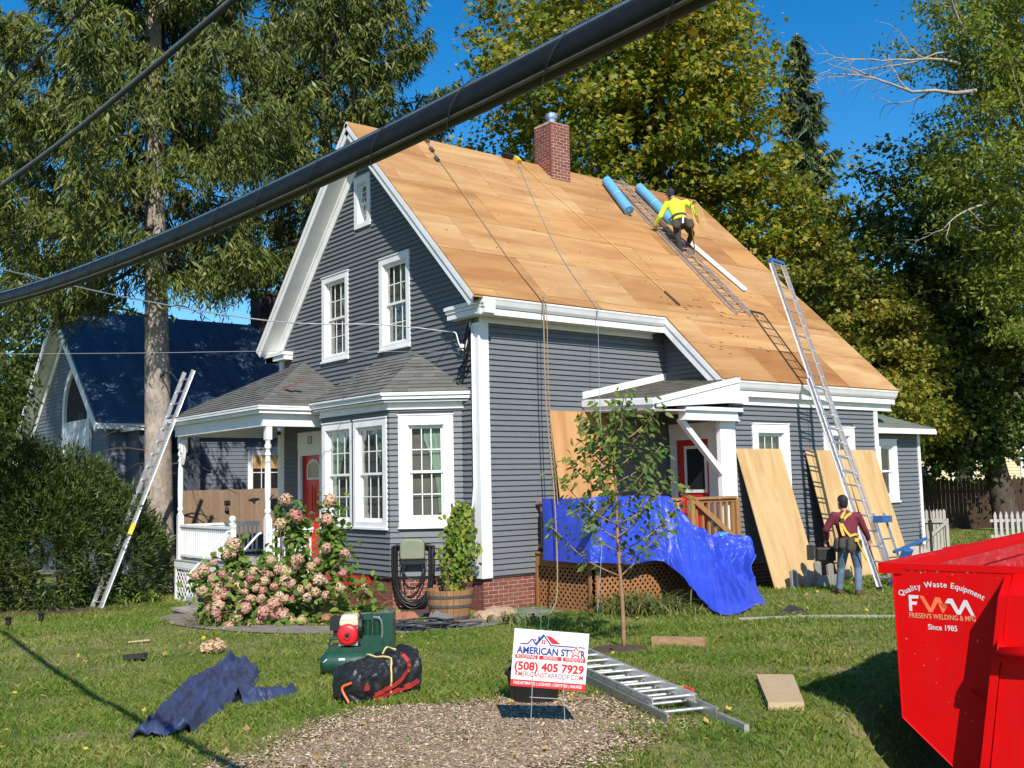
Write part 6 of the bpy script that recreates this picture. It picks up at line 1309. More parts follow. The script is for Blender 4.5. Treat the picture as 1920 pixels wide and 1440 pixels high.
def grass(n,x0,x1,y0,y1,h,wd,cond=None):
    x=rng.uniform(x0,x1,n); y=rng.uniform(y0,y1,n); k=~(inside(x,y,bp)|near_path(x,y,WALK,.36)|near_path(x,y,STRIP2,.18)|((x>-.05)&(y>-.1)&(x<12))|((x>1.1)&(y>-1.6)&(x<12)))
    k&=~((np.hypot(x+1.45,y+4.85)<.38)&(rng.random(n)<.93))
    m=mulch_d(x,y); k&=(rng.random(n)<np.clip(.5-m*1.5,.02,1))
    # worn, thin patches
    pn=np.sin(x*1.7+.6*np.sin(y*1.3))*np.sin(y*1.9+1.1)+.5*np.sin(x*4.1+y*3.3)
    k&=(pn<.75)|(rng.random(n)<.45)
    # only what the camera can see, with a margin
    px=(x+10.6865)*rt.x+(y+14.3628)*rt.y; dp=(x+10.6865)*fw.x+(y+14.3628)*fw.y; k&=(np.abs(px)<dp*.56+.5)&(dp>5)
    if cond is not None: k&=cond(x,y)
    x,y=x[k],y[k]; z=zgn(x,y)-.006; n=len(x); hh=h*rng.uniform(.5,1.25,n)*(1+.35*np.sin(x*2.3)*np.sin(y*2.9)); lean=rng.normal(0,.45,(n,2)); a=rng.uniform(0,6.283,n)
    dx,dy=np.cos(a)*wd*.5,np.sin(a)*wd*.5; b=np.stack([x,y,z],1)
    v=np.zeros((n,4,3)); v[:,0]=b-np.stack([dx,dy,dx*0],1); v[:,1]=b+np.stack([dx,dy,dx*0],1)
    md=b+np.stack([lean[:,0]*hh*.35,lean[:,1]*hh*.35,hh*.6],1); v[:,2]=md+np.stack([dx,dy,dx*0],1)*.75; v[:,3]=b+np.stack([lean[:,0]*hh,lean[:,1]*hh,hh*.95],1)
    f=(np.array([[0,1,2],[0,2,3]])[None]+np.arange(n)[:,None,None]*4).reshape(-1); return v.reshape(-1,3),f
gv,gf=merge([grass(125000,-9.2,-.5,-10.3,-1.5,.058,.009),grass(80000,-9.5,3.5,-6.,6.,.06,.0135),grass(52000,-1,9,-9.5,-1.7,.062,.016),grass(30000,-7,-1.2,3.,11,.07,.02),grass(14000,5,26,-6,4,.09,.034)])
o=npobj('grass',gv,gf,3,GRASSM); o['kind']='stuff'; o['label']='short lawn grass in front of the house'; o['category']='grass'
def mulchbits(n):
    x=rng.uniform(-7.8,-3.8,n); y=rng.uniform(-9.,-5.7,n); k=rng.random(n)<np.clip(.5+mulch_d(x,y)*1.5,0,1); x,y=x[k],y[k]; n=len(x); p=np.stack([x,y,zgn(x,y)+rng.uniform(.004,.022,n)],1); d=rdir(n); d[:,2]*=.25; return scatter(T_PETAL,p,d,np.tile(A_([[0,0,1.]]),(n,1))+rng.normal(0,.35,(n,3)),rng.uniform(.012,.042,n),rng.uniform(.18,.4,n))
def mk_chip():
    t=NT('bark_chip'); t.col(t.ramp(t.isl(),[(0,(.15,.10,.055)),(.35,(.31,.22,.135)),(.7,(.46,.345,.225)),(1,(.64,.51,.35))])); t.rough(.95); return t.m
CHIP=mk_chip(); v,f=mulchbits(70000); o=npobj('bark_mulch',v,f,3,CHIP); o['kind']='stuff'; o['label']='pale bark mulch bed around the sign'; o['category']='mulch'
m=MB(); N_=48; ring_=[]
for k in range(N_):
    a=k/N_*6.283; lo,hi=.2,3.
    for _ in range(24):
        md=(lo+hi)/2; 
        if mulch_d(-5.75+md*math.cos(a),-7.35+md*math.sin(a))>0: lo=md
        else: hi=md
    ring_.append((-5.75+lo*math.cos(a),-7.35+lo*math.sin(a)))
vs_=[(-5.75,-7.35,zg(-5.75,-7.35)+.006)]; fs=[]
for q_ in range(1,6):
    for (x,y) in ring_: X=-5.75+(x+5.75)*q_/6.4; Y=-7.35+(y+7.35)*q_/6.4; vs_.append((X,Y,zg(X,Y)+.016))
for k in range(N_):
    k2=(k+1)%N_; fs.append((0,1+k,1+k2))
    for q_ in range(4): fs.append((1+q_*N_+k,1+(q_+1)*N_+k,1+(q_+1)*N_+k2,1+q_*N_+k2))
m.add(vs_,fs); o=m.build('mulch_bed',simple('mulch_base',(.30,.22,.14),.98,.4,30.,bump=.6)); o['kind']='structure'
# sapling mulch ring
m=MB(); m.lathe([(0,.05),(.12,.045),(.30,.02),(.40,.0)],(-1.45,-4.85,zg(-1.45,-4.85)+.005),28); o=m.build('tree_mulch_ring',SOIL); o['kind']='structure'
# fallen yellow leaves and dead leaves
n=420; x=rng.uniform(-9,5,n); y=rng.uniform(-9.5,5,n); k=~((x>-.3)&(y>-1.8)); x,y=x[k],y[k]; n=len(x); p=np.stack([x,y,zgn(x,y)+.05],1)
def mk_dead():
    t=NT('fallen_leaf'); t.col(t.ramp(t.isl(),[(0,(.16,.09,.04)),(.5,(.30,.19,.07)),(.85,(.55,.36,.05)),(1,(.65,.45,.04))])); t.rough(.8); return t.m
v,f=scatter(T_MAPLE,p,rdir(n)*A_([1,1,.3]),np.tile(A_([[0,0,1.]]),(n,1))+rng.normal(0,.5,(n,3)),rng.uniform(.03,.075,n)); o=npobj('fallen_leaves',v,f,3,mk_dead()); o['kind']='stuff'; o['label']='scattered fallen leaves on the lawn'; o['category']='leaves'
# ------------------------------------------------------------------ hydrangea
hy=thing('hydrangea',(-3.0,1.6,-.6),'big hydrangea bush with pink and cream flower heads below the porch','shrub')
def flower_mesh():
    n=230; d=rdir(n); d[:,2]*=1.0; r_=1+rng.normal(0,.07,n); p=d*r_[:,None]*A_([[1,1,.88]]); v,f=scatter(T_PETAL,p,np.cross(d,rdir(n)),d+rng.normal(0,.35,(n,3)),rng.uniform(.22,.36,n)); return npmesh('flower_head',v,f,3,PETAL)
FM=[flower_mesh() for _ in range(5)]
heads=[(557,118,25),(620,215,24),(525,262,23),(818,125,24),(803,235,20),(800,405,17),(910,437,18),(895,553,15),(250,385,24),(205,440,15),(240,450,17),(130,490,17),(70,540,20),(30,570,18),(125,590,17),(155,632,15),(60,665,20),(120,680,18),(150,745,24),(155,700,17),(210,600,16),(215,650,15),(270,632,14),(315,660,17),(350,705,19),(300,565,16),(370,545,16),(420,540,14),(350,590,15),(415,592,22),(468,480,21),(510,530,18),(545,540,19),(625,490,24),(575,545,17),(710,515,18),(560,605,24),(490,635,15),(415,657,16),(545,645,14),(412,708,18),(490,735,24),(550,705,20),(690,635,16),(735,665,17),(685,698,17),(755,590,22),(790,605,15),(640,655,16),(795,685,16),(880,640,17),(1030,640,16),(270,815,22),(320,760,22),(285,720,18),(425,785,24),(485,795,20),(540,800,22),(220,870,16),(345,880,14),(640,470,18),(745,480,12),(430,600,17),(250,570,14),(330,620,15),(180,560,14),(520,690,15),(600,660,14),(455,560,14),(380,640,14)]
HP=[]
for _ in range(24):
    heads.append((rng.uniform(60,760),rng.uniform(560,840),rng.uniform(13,19)))
for i,(zx,zy,zr_) in enumerate(heads):
    px=360+zx/3.172; py=900+zy/3.172; d=16.5+.75*S01((1180-py)/220.)+rng.uniform(-.12,.12); c=PXD(px,py,d); r_=zr_*1.72/3.172/1932*d*1.0; HP.append(c)
    M=Matrix.Translation(c)@Euler((rng.uniform(0,6),rng.uniform(0,6),rng.uniform(0,6))).to_matrix().to_4x4()@Matrix.Diagonal((r_*rng.uniform(.8,1.15),r_*rng.uniform(.8,1.15),r_*rng.uniform(.75,1.25),1)); inst('flower_head',FM[i%5],M,hy)
H=np.array([[*c] for c in HP]); n=2700; i=rng.integers(0,len(H),n); p=H[i]+rng.normal(0,.13,(n,3))+A_([[*FH]])*rng.uniform(.02,.45,(n,1))-A_([[0,0,1]])*np.abs(rng.normal(.10,.12,(n,1)))
# tall leafy stems
ex=[]
for (a,b) in (((537,950),(545,1085)),((615,960),(600,1085)),((560,965),(565,1085)),((632,985),(625,1060)),((440,1040),(470,1120)),((500,1040),(500,1110))):
    A0=A_([*PXD(*a,17.45)]); B0=A_([*PXD(*b,17.4)]); t=rng.random((150,1)); ex.append(A0*(1-t)+B0*t+rng.normal(0,.09,(150,3)))
p=np.concatenate([p]+ex); p[:,2]=np.maximum(p[:,2],zgn(p[:,0],p[:,1])+.05); n=len(p); dn=rdir(n); dn[:,2]=-np.abs(dn[:,2])*.5-.1
v,f=scatter(T_BROAD,p,dn,np.tile(A_([[-.4,-.5,.8]]),(n,1))+rng.normal(0,.45,(n,3)),rng.uniform(.075,.155,n)); npobj('foliage',v,f,3,HYDL,hy)
m=MB()
for c in HP[::2]:
    b=Vector((-3.0+(c.x+3)*.35,1.6+(c.y-1.6)*.4,-.62)); m.tube(bez([b,b.lerp(c,.5)+Vector((0,0,.12)),c],8),.008,4)
m.build('stems',TWIG,hy)
fh=inst('flower_head_fallen',FM[0],Matrix.Translation((-5.1,-.76,zg(-5.1,-.76)+.09))@Matrix.Diagonal((.16,.16,.10,1))); tag(fh,'cut hydrangea flower head lying on the lawn','flower')
# ------------------------------------------------------------------ hosta, daylilies, strap plants
def strapplant(name,c,n,L,wd,mat,label,up=1.,spread=1.,cat='plant'):
    t=thing(name,c,label,cat); c=Vector(c); V_=[];F_=[];b=0
    for k in range(n):
        a=rng.uniform(0,6.283); l=L*rng.uniform(.6,1.15); o0=c+Vector((rng.normal(0,.12)*spread,rng.normal(0,.12)*spread,0)); h=Vector((math.cos(a),math.sin(a),0)); s=Vector((-h.y,h.x,0)); seg=6; th=rng.uniform(.9,1.45)*up; P=[o0]
        for j in range(seg):
            P.append(P[-1]+(h*math.cos(th)+Vector((0,0,1))*math.sin(th))*(l/seg)); th-=rng.uniform(.25,.5)
        for j,pp in enumerate(P):
            w_=wd*math.sin(math.pi*(.12+.86*j/seg))**.8; pp.z=max(pp.z,zg(pp.x,pp.y)+.02); V_+=[pp-s*w_/2,pp+s*w_/2]
        for j in range(seg): F_+=[b+2*j,b+2*j+1,b+2*j+3,b+2*j+2]
        b+=2*(seg+1)
    npobj('foliage',A_([[*v] for v in V_]),A_(F_),4,mat,t,smooth=True); return t
strapplant('hosta',(-1.92,1.0,-.60),170,.42,.13,HOSTA,'variegated hosta clump at the foot of the bay window',1.0,2.0); strapplant('hosta',(-2.45,.85,-.60),60,.28,.10,HOSTA,'small yellow green hosta at the hydrangea foot',1.,1.2)
strapplant('daylily',(1.75,-2.15,-.60),260,.75,.022,STRAP,'yellowing daylily clump in front of the deck lattice',1.,2.2); strapplant('daylily',(1.35,-1.9,-.6),150,.65,.022,STRAP,'greener daylily clump left of the yellowing one',1.05,2.); strapplant('daylily',(2.15,-2.55,-.6),160,.70,.022,STRAP,'daylily clump with fallen straw leaves touching the tarp',.7,2.)
strapplant('ornamental_grass',(-4.0,2.0,-.60),130,.55,.014,STRAP,'dry grass tuft at the left foot of the hydrangea',1.,1.2); strapplant('seedling',(-.4,-1.45,-.6),90,.35,.03,STRAP,'yellow green weeds by the house corner flagstones',1.,2.)
strapplant('potted_plant',(-4.42,-6.72,-.18),60,.45,.03,STRAP,'yellow withered plant in the black pot',1.2,.8)
strapplant('wild_shrub',(-3.05,8.75,-.86),130,.5,.06,HOSTA,'bright green weeds at the foot of the spruce by the porch',1.1,2.0)
# ------------------------------------------------------------------ vine on the barrel
vn=thing('vine',(-.8,-.3,-.1),'bright green climbing vine rising from the half barrel','vine')
t=rng.random(1000)**.75; n=len(t); cz=-.15+1.36*t; cxx=-.85+.30*t; cyy=-.36+.18*t; sp=.14+.10*np.sin(math.pi*np.clip(t*1.1,0,1)); p=np.stack([cxx+rng.normal(0,1,n)*sp*.58,cyy+rng.normal(0,1,n)*sp*.58,cz+rng.normal(0,.05,n)],1); dn=rdir(n); dn[:,2]=-np.abs(dn[:,2])-.3
v,f=scatter(T_BROAD,p,dn,np.tile(A_([[-.5,-.6,.5]]),(n,1))+rng.normal(0,.4,(n,3)),rng.uniform(.06,.12,n)); npobj('foliage',v,f,3,VINEM,vn)
m=MB()
for k in range(10): m.tube(bez([(-.95+rng.normal(0,.1),-.42+rng.normal(0,.08),-.2),(-.80+rng.normal(0,.1),-.3+rng.normal(0,.1),.3),(-.65+rng.normal(0,.1),-.2+rng.normal(0,.08),.7),(-.5+rng.normal(0,.06),-.12,1.05)],12),.006,4)
m.build('stems',TWIG,vn)
# ------------------------------------------------------------------ young tree in front
sp=thing('sapling',(-1.43,-4.85,-.52),'slender young tree with sparse green leaves on the front lawn','tree')
tr=bez([(-1.42,-4.85,-.52),(-1.44,-4.86,.1),(-1.49,-4.87,.7),(-1.53,-4.90,1.4),(-1.58,-4.95,2.05),(-1.62,-5.0,2.5)],24); m=MB(); m.tube(tr,[.030-.024*k/(len(tr)-1) for k in range(len(tr))],8); LP=[];LD=[]
brm=[]
for k in range(30):
    z=.45+1.75*(k/30)**.9; i=min(len(tr)-2,int((z+.52)/3.02*(len(tr)-1))); b=tr[i]; a=k*2.4+rng.uniform(-.3,.3); L=(.85-.30*(z-.45)/1.75)*rng.uniform(.6,1.1); h=Vector((math.cos(a),math.sin(a),0)); P=bez([b,b+h*L*.45+Vector((0,0,.22*L)),b+h*L*.8+Vector((0,0,.55*L)),b+h*L+Vector((0,0,.75*L))],8); m.tube(P,[.010-.0008*j for j in range(len(P))],5)
    for j in range(2,len(P)):
        for _ in range(7): LP.append(P[j]+Vector(rng.normal(0,.075,3))); LD.append((h*.8+Vector((rng.normal(0,.6),rng.normal(0,.6),-.5))))
for k in range(120): q_=tr[rng.integers(len(tr)//2,len(tr))]; LP.append(q_+Vector(rng.normal(0,.07,3))); LD.append(Vector(rng.normal(0,1,3)))
m.build('trunk',simple('sapling_bark',(.30,.17,.09),.85,.2,14.),sp,smooth=True); p=A_([[*q_] for q_ in LP]); n=len(p)
v,f=scatter(T_BROAD,p,A_([[*q_] for q_ in LD]),np.tile(A_([[-.3,-.4,.8]]),(n,1))+rng.normal(0,.5,(n,3)),rng.uniform(.07,.12,n),.72); npobj('crown',v,f,3,SAPL,sp)
# ------------------------------------------------------------------ trees
def leafmat(n,s,tr=.35,ns=.35): return two_sided_leaf(n,s,tr,.5,ns)
MAPG=leafmat('maple_gold',[(.12,(.075,.125,.014)),(.38,(.15,.205,.018)),(.58,(.29,.275,.022)),(.76,(.47,.35,.022)),(.95,(.58,.30,.03))],.45,.13)
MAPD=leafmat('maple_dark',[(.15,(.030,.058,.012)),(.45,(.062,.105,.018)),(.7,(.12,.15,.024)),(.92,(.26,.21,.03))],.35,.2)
MAPY=leafmat('maple_yellow',[(.15,(.085,.13,.015)),(.42,(.18,.215,.025)),(.68,(.33,.30,.04)),(.92,(.52,.35,.06))],.45,.25)
ASHM=leafmat('ash_leaf',[(.15,(.10,.145,.02)),(.5,(.21,.26,.035)),(.85,(.38,.41,.06))],.5,.3)
BACKM=leafmat('far_leaf',[(.2,(.045,.085,.018)),(.5,(.08,.125,.025)),(.85,(.135,.165,.03))],.35,.08)
LEFTM=leafmat('left_leaf',[(.2,(.03,.06,.012)),(.55,(.075,.12,.022)),(.9,(.17,.21,.035))],.45,.3)
SPRM=leafmat('spruce_needle',[(.15,(.034,.056,.009)),(.45,(.078,.106,.015)),(.7,(.140,.155,.024)),(.95,(.25,.21,.04))],.1,.3)
SPRD=leafmat('spruce_needle_dark',[(.15,(.03,.055,.024)),(.5,(.06,.092,.036)),(.9,(.105,.135,.045))],.15,.25)
YEWM=leafmat('yew_needle',[(.15,(.026,.048,.011)),(.5,(.058,.092,.018)),(.8,(.11,.145,.03)),(.97,(.16,.19,.04))],.15,.6)
BARK=mk_bark('spruce_bark',(.15,.122,.098),(.43,.37,.31),.6,9); BARKD=mk_bark('dark_bark',(.045,.035,.028),(.10,.08,.062)); BARKG=mk_bark('grey_branch_bark',(.20,.17,.14),(.42,.37,.31))
def crown_points(ells,ncl,nleaf,rcl,flat=.45,shell=.55):
    """ells: (centre, radii, weight). clusters of leaves near the shell of each ellipsoid"""
    W=A_([e[2] for e in ells],float); W/=W.sum(); idx=rng.choice(len(ells),ncl,p=W); C=A_([e[0] for e in ells])[idx]; Rr=A_([e[1] for e in ells])[idx]
    d=rdir(ncl); u=rng.random(ncl); r_=np.where(rng.random(ncl)<.75,1-(1-shell)*u**1.3,u**(1/3.)); wob=1+.16*np.sin(d[:,0]*5+d[:,2]*7+idx)+.12*np.sin(d[:,1]*9+d[:,2]*4)
    cc=C+d*Rr*(r_*wob)[:,None]
    i=np.repeat(np.arange(ncl),nleaf); n=len(i); rc=(rcl*rng.uniform(.6,1.3,ncl))[i][:,None]
    off=rng.normal(0,.55,(n,3))*rc*A_([[1,1,flat]]); dd=d[i]
    p=cc[i]+off-A_([[0,0,1]])*(np.hypot(off[:,0],off[:,1])**2*.18)[:,None]
    return cc,p,dd
def deciduous(name,base,ells,ncl,nleaf,rcl,leaf,mat,label,bark=BARKD,trunk_r=.35,limbs=14,tpl=T_MAPLE,cat='tree',group='trees behind the house',topz=None,wide=None,limb_r=.10,inner=45):
    t=thing(name,base,label,cat,group); cc,p,dd=crown_points(ells,ncl,nleaf,rcl); n=len(p)
    core=[]  # oversized inner leaves, added to block the sky and darken the crown
    for (c_,r_,w_) in ells:
        k_=int(inner*r_[0]*r_[2]); q_=rdir(k_)*(rng.random((k_,1))**.4)*.72; core.append(A_([c_])+q_*A_([r_]))
    core=np.concatenate(core)
    yd=dd*.5+rng.normal(0,.7,(n,3))+A_([[0,0,-.35]]); zh=dd*.45+A_([[0,0,.75]])+rng.normal(0,.5,(n,3))
    v,f=scatter(tpl,p,yd,zh,leaf*rng.uniform(.55,1.35,n),wide); kc=len(core)
    if kc: v,f=merge([(v,f),scatter(tpl,core,rdir(kc),rdir(kc)+A_([[0,0,.5]]),leaf*rng.uniform(1.4,2.4,kc))])
    npobj('crown',v,f,3,mat,t)
    B=Vector(base); tz=topz or max(e[0][2] for e in ells); cxy=Vector((np.mean([e[0][0] for e in ells]),np.mean([e[0][1] for e in ells]),tz)); m=MB(); P=bez([B-Vector((0,0,.3)),B.lerp(cxy,.35)+Vector((.2,.1,0)),B.lerp(cxy,.7),cxy],14); m.tube(P,[trunk_r*(1.25 if k==0 else 1-.85*k/(len(P)-1)) for k in range(len(P))],10); m.build('trunk',bark,t,smooth=True)
    sel=rng.choice(len(cc),min(limbs,len(cc)),replace=False); m=MB()
    for s_ in sel:
        e=Vector(cc[s_]); k=rng.integers(len(P)//3,len(P)-1); b=P[k]; 
        if e.z<b.z-1: continue
        Q=bez([b,b.lerp(e,.4)+Vector((0,0,.5)),b.lerp(e,.75)+Vector((0,0,.3)),e],10); m.tube(Q,[limb_r*(1-.85*j/(len(Q)-1)) for j in range(len(Q))],6)
    if m.v: m.build('limbs',bark,t,smooth=True)
    return t
def spruce(name,base,h,z0,rmax,nbr,per,mat,label,trunk_r=.3,shoot=.30,droop=1.,group='trees behind the house',lean=(0,0),bark=BARK,top_shape=.9,dead=0,tw=1.0,thin=0.):
    t=thing(name,base,label,'tree',group); B=Vector(base); top=B+Vector((lean[0],lean[1],h)); m=MB()
    P=[B+Vector((lean[0]*(k/16)**1.0,lean[1]*(k/16),h*k/16)) for k in range(17)]; m.tube([B-Vector((0,0,.3))]+P,[trunk_r*1.35]+[max(.02,trunk_r*(1.12 if k==0 else 1.)*(1-.80*k/16)) for k in range(17)],14); m.build('trunk',bark,t,smooth=True)
    mb=MB(); pos=[];ydr=[];sz=[]
    for k in range(nbr):
        f_=(k+rng.random())/nbr; z=z0+(h-z0)*f_**.9; q_=(h-z)/(h-z0); L=rmax*(q_**top_shape)*rng.uniform(.65,1.1)+.25; a=k*2.3999+rng.uniform(-.35,.35); hd_=Vector((math.cos(a),math.sin(a),0)); c=B+Vector((lean[0]*z/h,lean[1]*z/h,z))
        if thin and z<z0+6.5 and hd_.dot(RH)>.15 and rng.random()<thin: continue
        sag=.34*L*rng.uniform(.6,1.2)
        Q=[c]; ns=12
        for j in range(1,ns+1):
            s=j/ns; Q.append(c+hd_*(L*s)+Vector((0,0,-sag*math.sin(s*2.3)*.9+.30*L*s*s*.55)))
        mb.tube(Q,[max(.008,(.012+.011*L)*(1-.9*j/ns)) for j in range(ns+1)],5)
        side=Vector((-hd_.y,hd_.x,0)); nn=int(per*L/rmax)+4; s_=rng.uniform(.16,1.,nn)**.85; sd_=rng.uniform(-1,1,nn)*(.42*L)*np.sin(math.pi*np.clip(s_*.85+.12,0,1))*.55
        qi=np.clip((s_*ns).astype(int),0,ns-1); fr=s_*ns-qi; QA=A_([[*x] for x in Q]); bp_=QA[qi]*(1-fr)[:,None]+QA[qi+1]*fr[:,None]+sd_[:,None]*A_([[*side]])
        # hanging strands
        ln=rng.uniform(.25,1.,nn)*droop*(.35+.75*np.sin(math.pi*np.clip(s_,0,1)*.9)); 
        for g in range(15):
            tt=((g//2)*2+1+rng.normal(0,.35,nn))/15 if g<12 else rng.uniform(0,.5,nn); pp=bp_+np.stack([rng.normal(0,.045,nn)*(1+tt),rng.normal(0,.045,nn)*(1+tt),-ln*tt+rng.normal(0,.03,nn)],1); out=A_([[*hd_]])*rng.normal(.25,.55,(nn,1))+A_([[*side]])*rng.normal(0,.55,(nn,1))+A_([[0,0,-1.]])*rng.uniform(.5,1.2,(nn,1)); pos.append(pp); ydr.append(out); sz.append(shoot*rng.uniform(.55,1.2,nn)*(1-.25*tt)*(1.2 if g<12 else 1.75))
    for k in range(dead):
        z=rng.uniform(2.5,z0+1); a=rng.uniform(0,6.283); L=rng.uniform(.8,2.6); c=B+Vector((lean[0]*z/h,lean[1]*z/h,z)); hd_=Vector((math.cos(a),math.sin(a),0)); mb.tube(bez([c,c+hd_*L*.5+Vector((0,0,.1)),c+hd_*L+Vector((0,0,-.15*L))],6),[.03,.025,.02,.016,.012,.008,.006][:len(bez([c,c,c],6))],5)
    mb.build('branches',BARKD,t,smooth=True)
    p=np.concatenate(pos); y=np.concatenate(ydr); s_=np.concatenate(sz); n=len(p); v,f=scatter(T_NEED,p,y,rdir(n)+A_([[-.3,-.4,.4]]),s_,tw*rng.uniform(.8,1.3,n)); npobj('crown',v,f,3,mat,t); return t
spruce('spruce_tree',(-1.75,10.7,-.87),25.,7.9,5.6,150,150,SPRM,'tall spruce with bare grey trunk behind the left porch ladder',trunk_r=.36,shoot=.21,droop=1.35,lean=(-.55,.1),dead=16,tw=1.0,thin=.62)
spruce('spruce_tree',(7.0,18.6,-.9),33.,11.0,6.8,130,130,SPRM,'spruce behind the house gable peak',trunk_r=.38,shoot=.28,droop=1.6,tw=1.0)
spruce('spruce_tree',(-6.5,21.5,-.9),30.,11.5,6.4,100,110,SPRM,'spruce filling the top left corner of the sky',trunk_r=.36,shoot=.28,droop=1.5,tw=1.0)
spruce('spruce_tree',(27.6,12.6,-.5),22.,1.5,3.6,110,60,SPRD,'dark pointed spruce between the maples at the right',trunk_r=.25,shoot=.36,droop=.8,tw=1.1,top_shape=.85)
deciduous('maple_tree',(17.8,14.2,-.5),[((16.5,14.0,16.),(6.3,5.5,7.5),5),((19.8,12.2,8.5),(5.2,4.0,5.0),3.0),((14.0,14.,9.),(4.8,4.0,4.6),2.2),((21.6,10.8,11.5),(3.6,3.2,3.8),1.6),((18.5,11.6,17.5),(5.0,4.2,5.5),2.4)],950,92,.90,.195,MAPG,'big golden green maple rising behind the chimney',trunk_r=.5,limbs=40)
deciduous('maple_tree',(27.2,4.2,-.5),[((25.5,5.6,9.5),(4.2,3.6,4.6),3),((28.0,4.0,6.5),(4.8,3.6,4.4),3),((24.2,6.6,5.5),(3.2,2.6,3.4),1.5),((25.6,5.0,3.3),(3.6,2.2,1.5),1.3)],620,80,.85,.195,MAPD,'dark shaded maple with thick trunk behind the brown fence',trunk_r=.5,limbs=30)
deciduous('maple_tree',(20.6,5.0,-.5),[((19.9,4.6,5.4),(2.6,2.0,2.4),3),((18.3,3.5,3.6),(1.9,1.5,1.0),1.2),((21.2,4.4,3.0),(1.8,1.4,.8),1.0),((19.4,5.5,8.0),(1.5,1.3,1.5),.9)],280,74,.6,.155,MAPY,'low yellowing maple beside the back corner of the house',trunk_r=.18,limbs=26,limb_r=.05)
deciduous('ash_tree',(23.6,-1.0,-.5),[((20.6,.0,11.2),(3.4,2.6,4.6),3),((21.6,-1.0,14.5),(3.4,2.6,2.8),1.6),((20.4,-.4,7.4),(2.2,1.8,2.4),.8),((20.3,.4,15.6),(3.0,2.2,2.6),1.2)],440,105,.72,.15,ASHM,'pale green ash tree with bare branches at the top right corner',bark=BARKG,trunk_r=.35,limbs=40,tpl=T_OVAL,limb_r=.07)
# bare limbs of the ash against the sky
ash=[o for o in COL.objects if o.name.startswith('ash_tree')][0]; m=MB()
def twig(p,d,L,r_,depth):
    p=Vector(p); d=Vector(d).normalized(); P=[p]; 
    for k in range(6): d=(d+Vector(rng.normal(0,.16,3))).normalized(); P.append(P[-1]+d*L/6)
    m.tube(P,[r_*(1-.75*k/6) for k in range(7)],5)
    if depth>0:
        for k in (2,3,4,5,6):
            if rng.random()<.75: twig(P[k],(d+Vector(rng.normal(0,.75,3))),L*rng.uniform(.3,.55),r_*.45,depth-1)
for (a,b,d_,r_) in (((1830,170),(1610,235),30.,.07),((1800,120),(1640,30),30.,.05),((1790,95),(1600,120),30.5,.04),((1810,60),(1700,-40),30.,.05),((1850,380),(1760,420),29.5,.04)):
    A0=PXD(*a,d_); B0=PXD(*b,d_-.6); m=MB(); twig(A0,B0-A0,(B0-A0).length,r_,2); m.build('bare_branch',BARKG,ash,smooth=True)
# trees behind the neighbour and a far wood
deciduous('oak_tree',(8.,46.,-.5),[((6.,46.,6.5),(6.5,4,5.2),3),((13.,47.,5.8),(5.5,4,4.4),3)],240,60,1.2,.42,BACKM,'rounded green trees beyond the neighbour\'s roof ridge',trunk_r=.4,limbs=6)
deciduous('oak_tree',(-9.,44.,-.5),[((-9.5,44.,5.),(4.8,4,5.2),3)],140,60,1.2,.40,BACKM,'green tree seen through the left edge beyond the neighbour house',trunk_r=.3,limbs=6)
deciduous('lilac_tree',(-6.9,10.2,-.9),[((-6.0,8.0,3.8),(.65,.7,1.2),2),((-6.2,7.9,2.9),(.9,.7,.6),1.2),((-6.5,8.6,4.9),(.7,.7,.7),.7)],66,30,.34,.14,LEFTM,'loose leafy branches at the left edge above the yew hedge',inner=0,trunk_r=.08,limbs=22,tpl=T_OVAL,limb_r=.022)
def woods(x0,y0,x1,y1,n,hz,r_,label):
    t=rng.random(n); c=np.stack([x0+(x1-x0)*t,y0+(y1-y0)*t,rng.uniform(0,1,n)**.8*hz],1)+rng.normal(0,1.5,(n,3))*A_([[1,1,.3]]); i=np.repeat(np.arange(n),46); p=c[i]+rng.normal(0,.9,(len(i),3))*A_([[1,1,.6]]); m_=len(p); v,f=scatter(T_MAPLE,p,rdir(m_),A_([[-.3,-.4,.8]])+rng.normal(0,.5,(m_,3)),rng.uniform(.35,.7,m_)); o=npobj('far_wood',v,f,3,BACKM); tag(o,label,'wood',kind='stuff'); return o
woods(22,42,78,2,480,12.,1.,'far green wood closing the view behind the maples'); 
# ------------------------------------------------------------------ yew hedge
yw=thing('yew_hedge',(-4.7,9.2,-.9),'dense dark green yew hedge at the left edge','hedge')
ell=[((-4.7,9.3,.5),(1.6,1.2,1.7)),((-6.2,10.0,.7),(1.5,1.2,2.0)),((-3.4,9.2,.3),(1.0,1.0,1.5)),((-5.2,9.6,1.6),(1.1,.9,1.15)),((-4.0,9.4,1.4),(.8,.8,1.0)),((-7.4,10.2,.9),(1.3,1.2,1.9)),((-2.6,9.7,.0),(.7,.7,1.0)),((-6.6,10.2,2.0),(.8,.8,1.1))]
pos=[];nd=[]
for (c,r_) in ell:
    n=int(16000*(r_[0]*r_[2])/2.0); d=rdir(n); d=d[(d[:,0]*-.6+d[:,1]*-.75+d[:,2]*.5)>-.45]; n=len(d); lump=1+.16*np.sin(d[:,0]*7+c[0])*np.sin(d[:,2]*8)+.11*np.sin(d[:,1]*13+d[:,2]*11)+.09*np.sin(d[:,0]*23+d[:,2]*19); rr=(1-.28*rng.random(n)**1.6)*lump; pos.append(A_([c])+d*A_([r_])*rr[:,None]); nd.append(d)
p=np.concatenate(pos); d=np.concatenate(nd); k=p[:,2]>-.9; p=p[k]; d=d[k]; n=len(p)
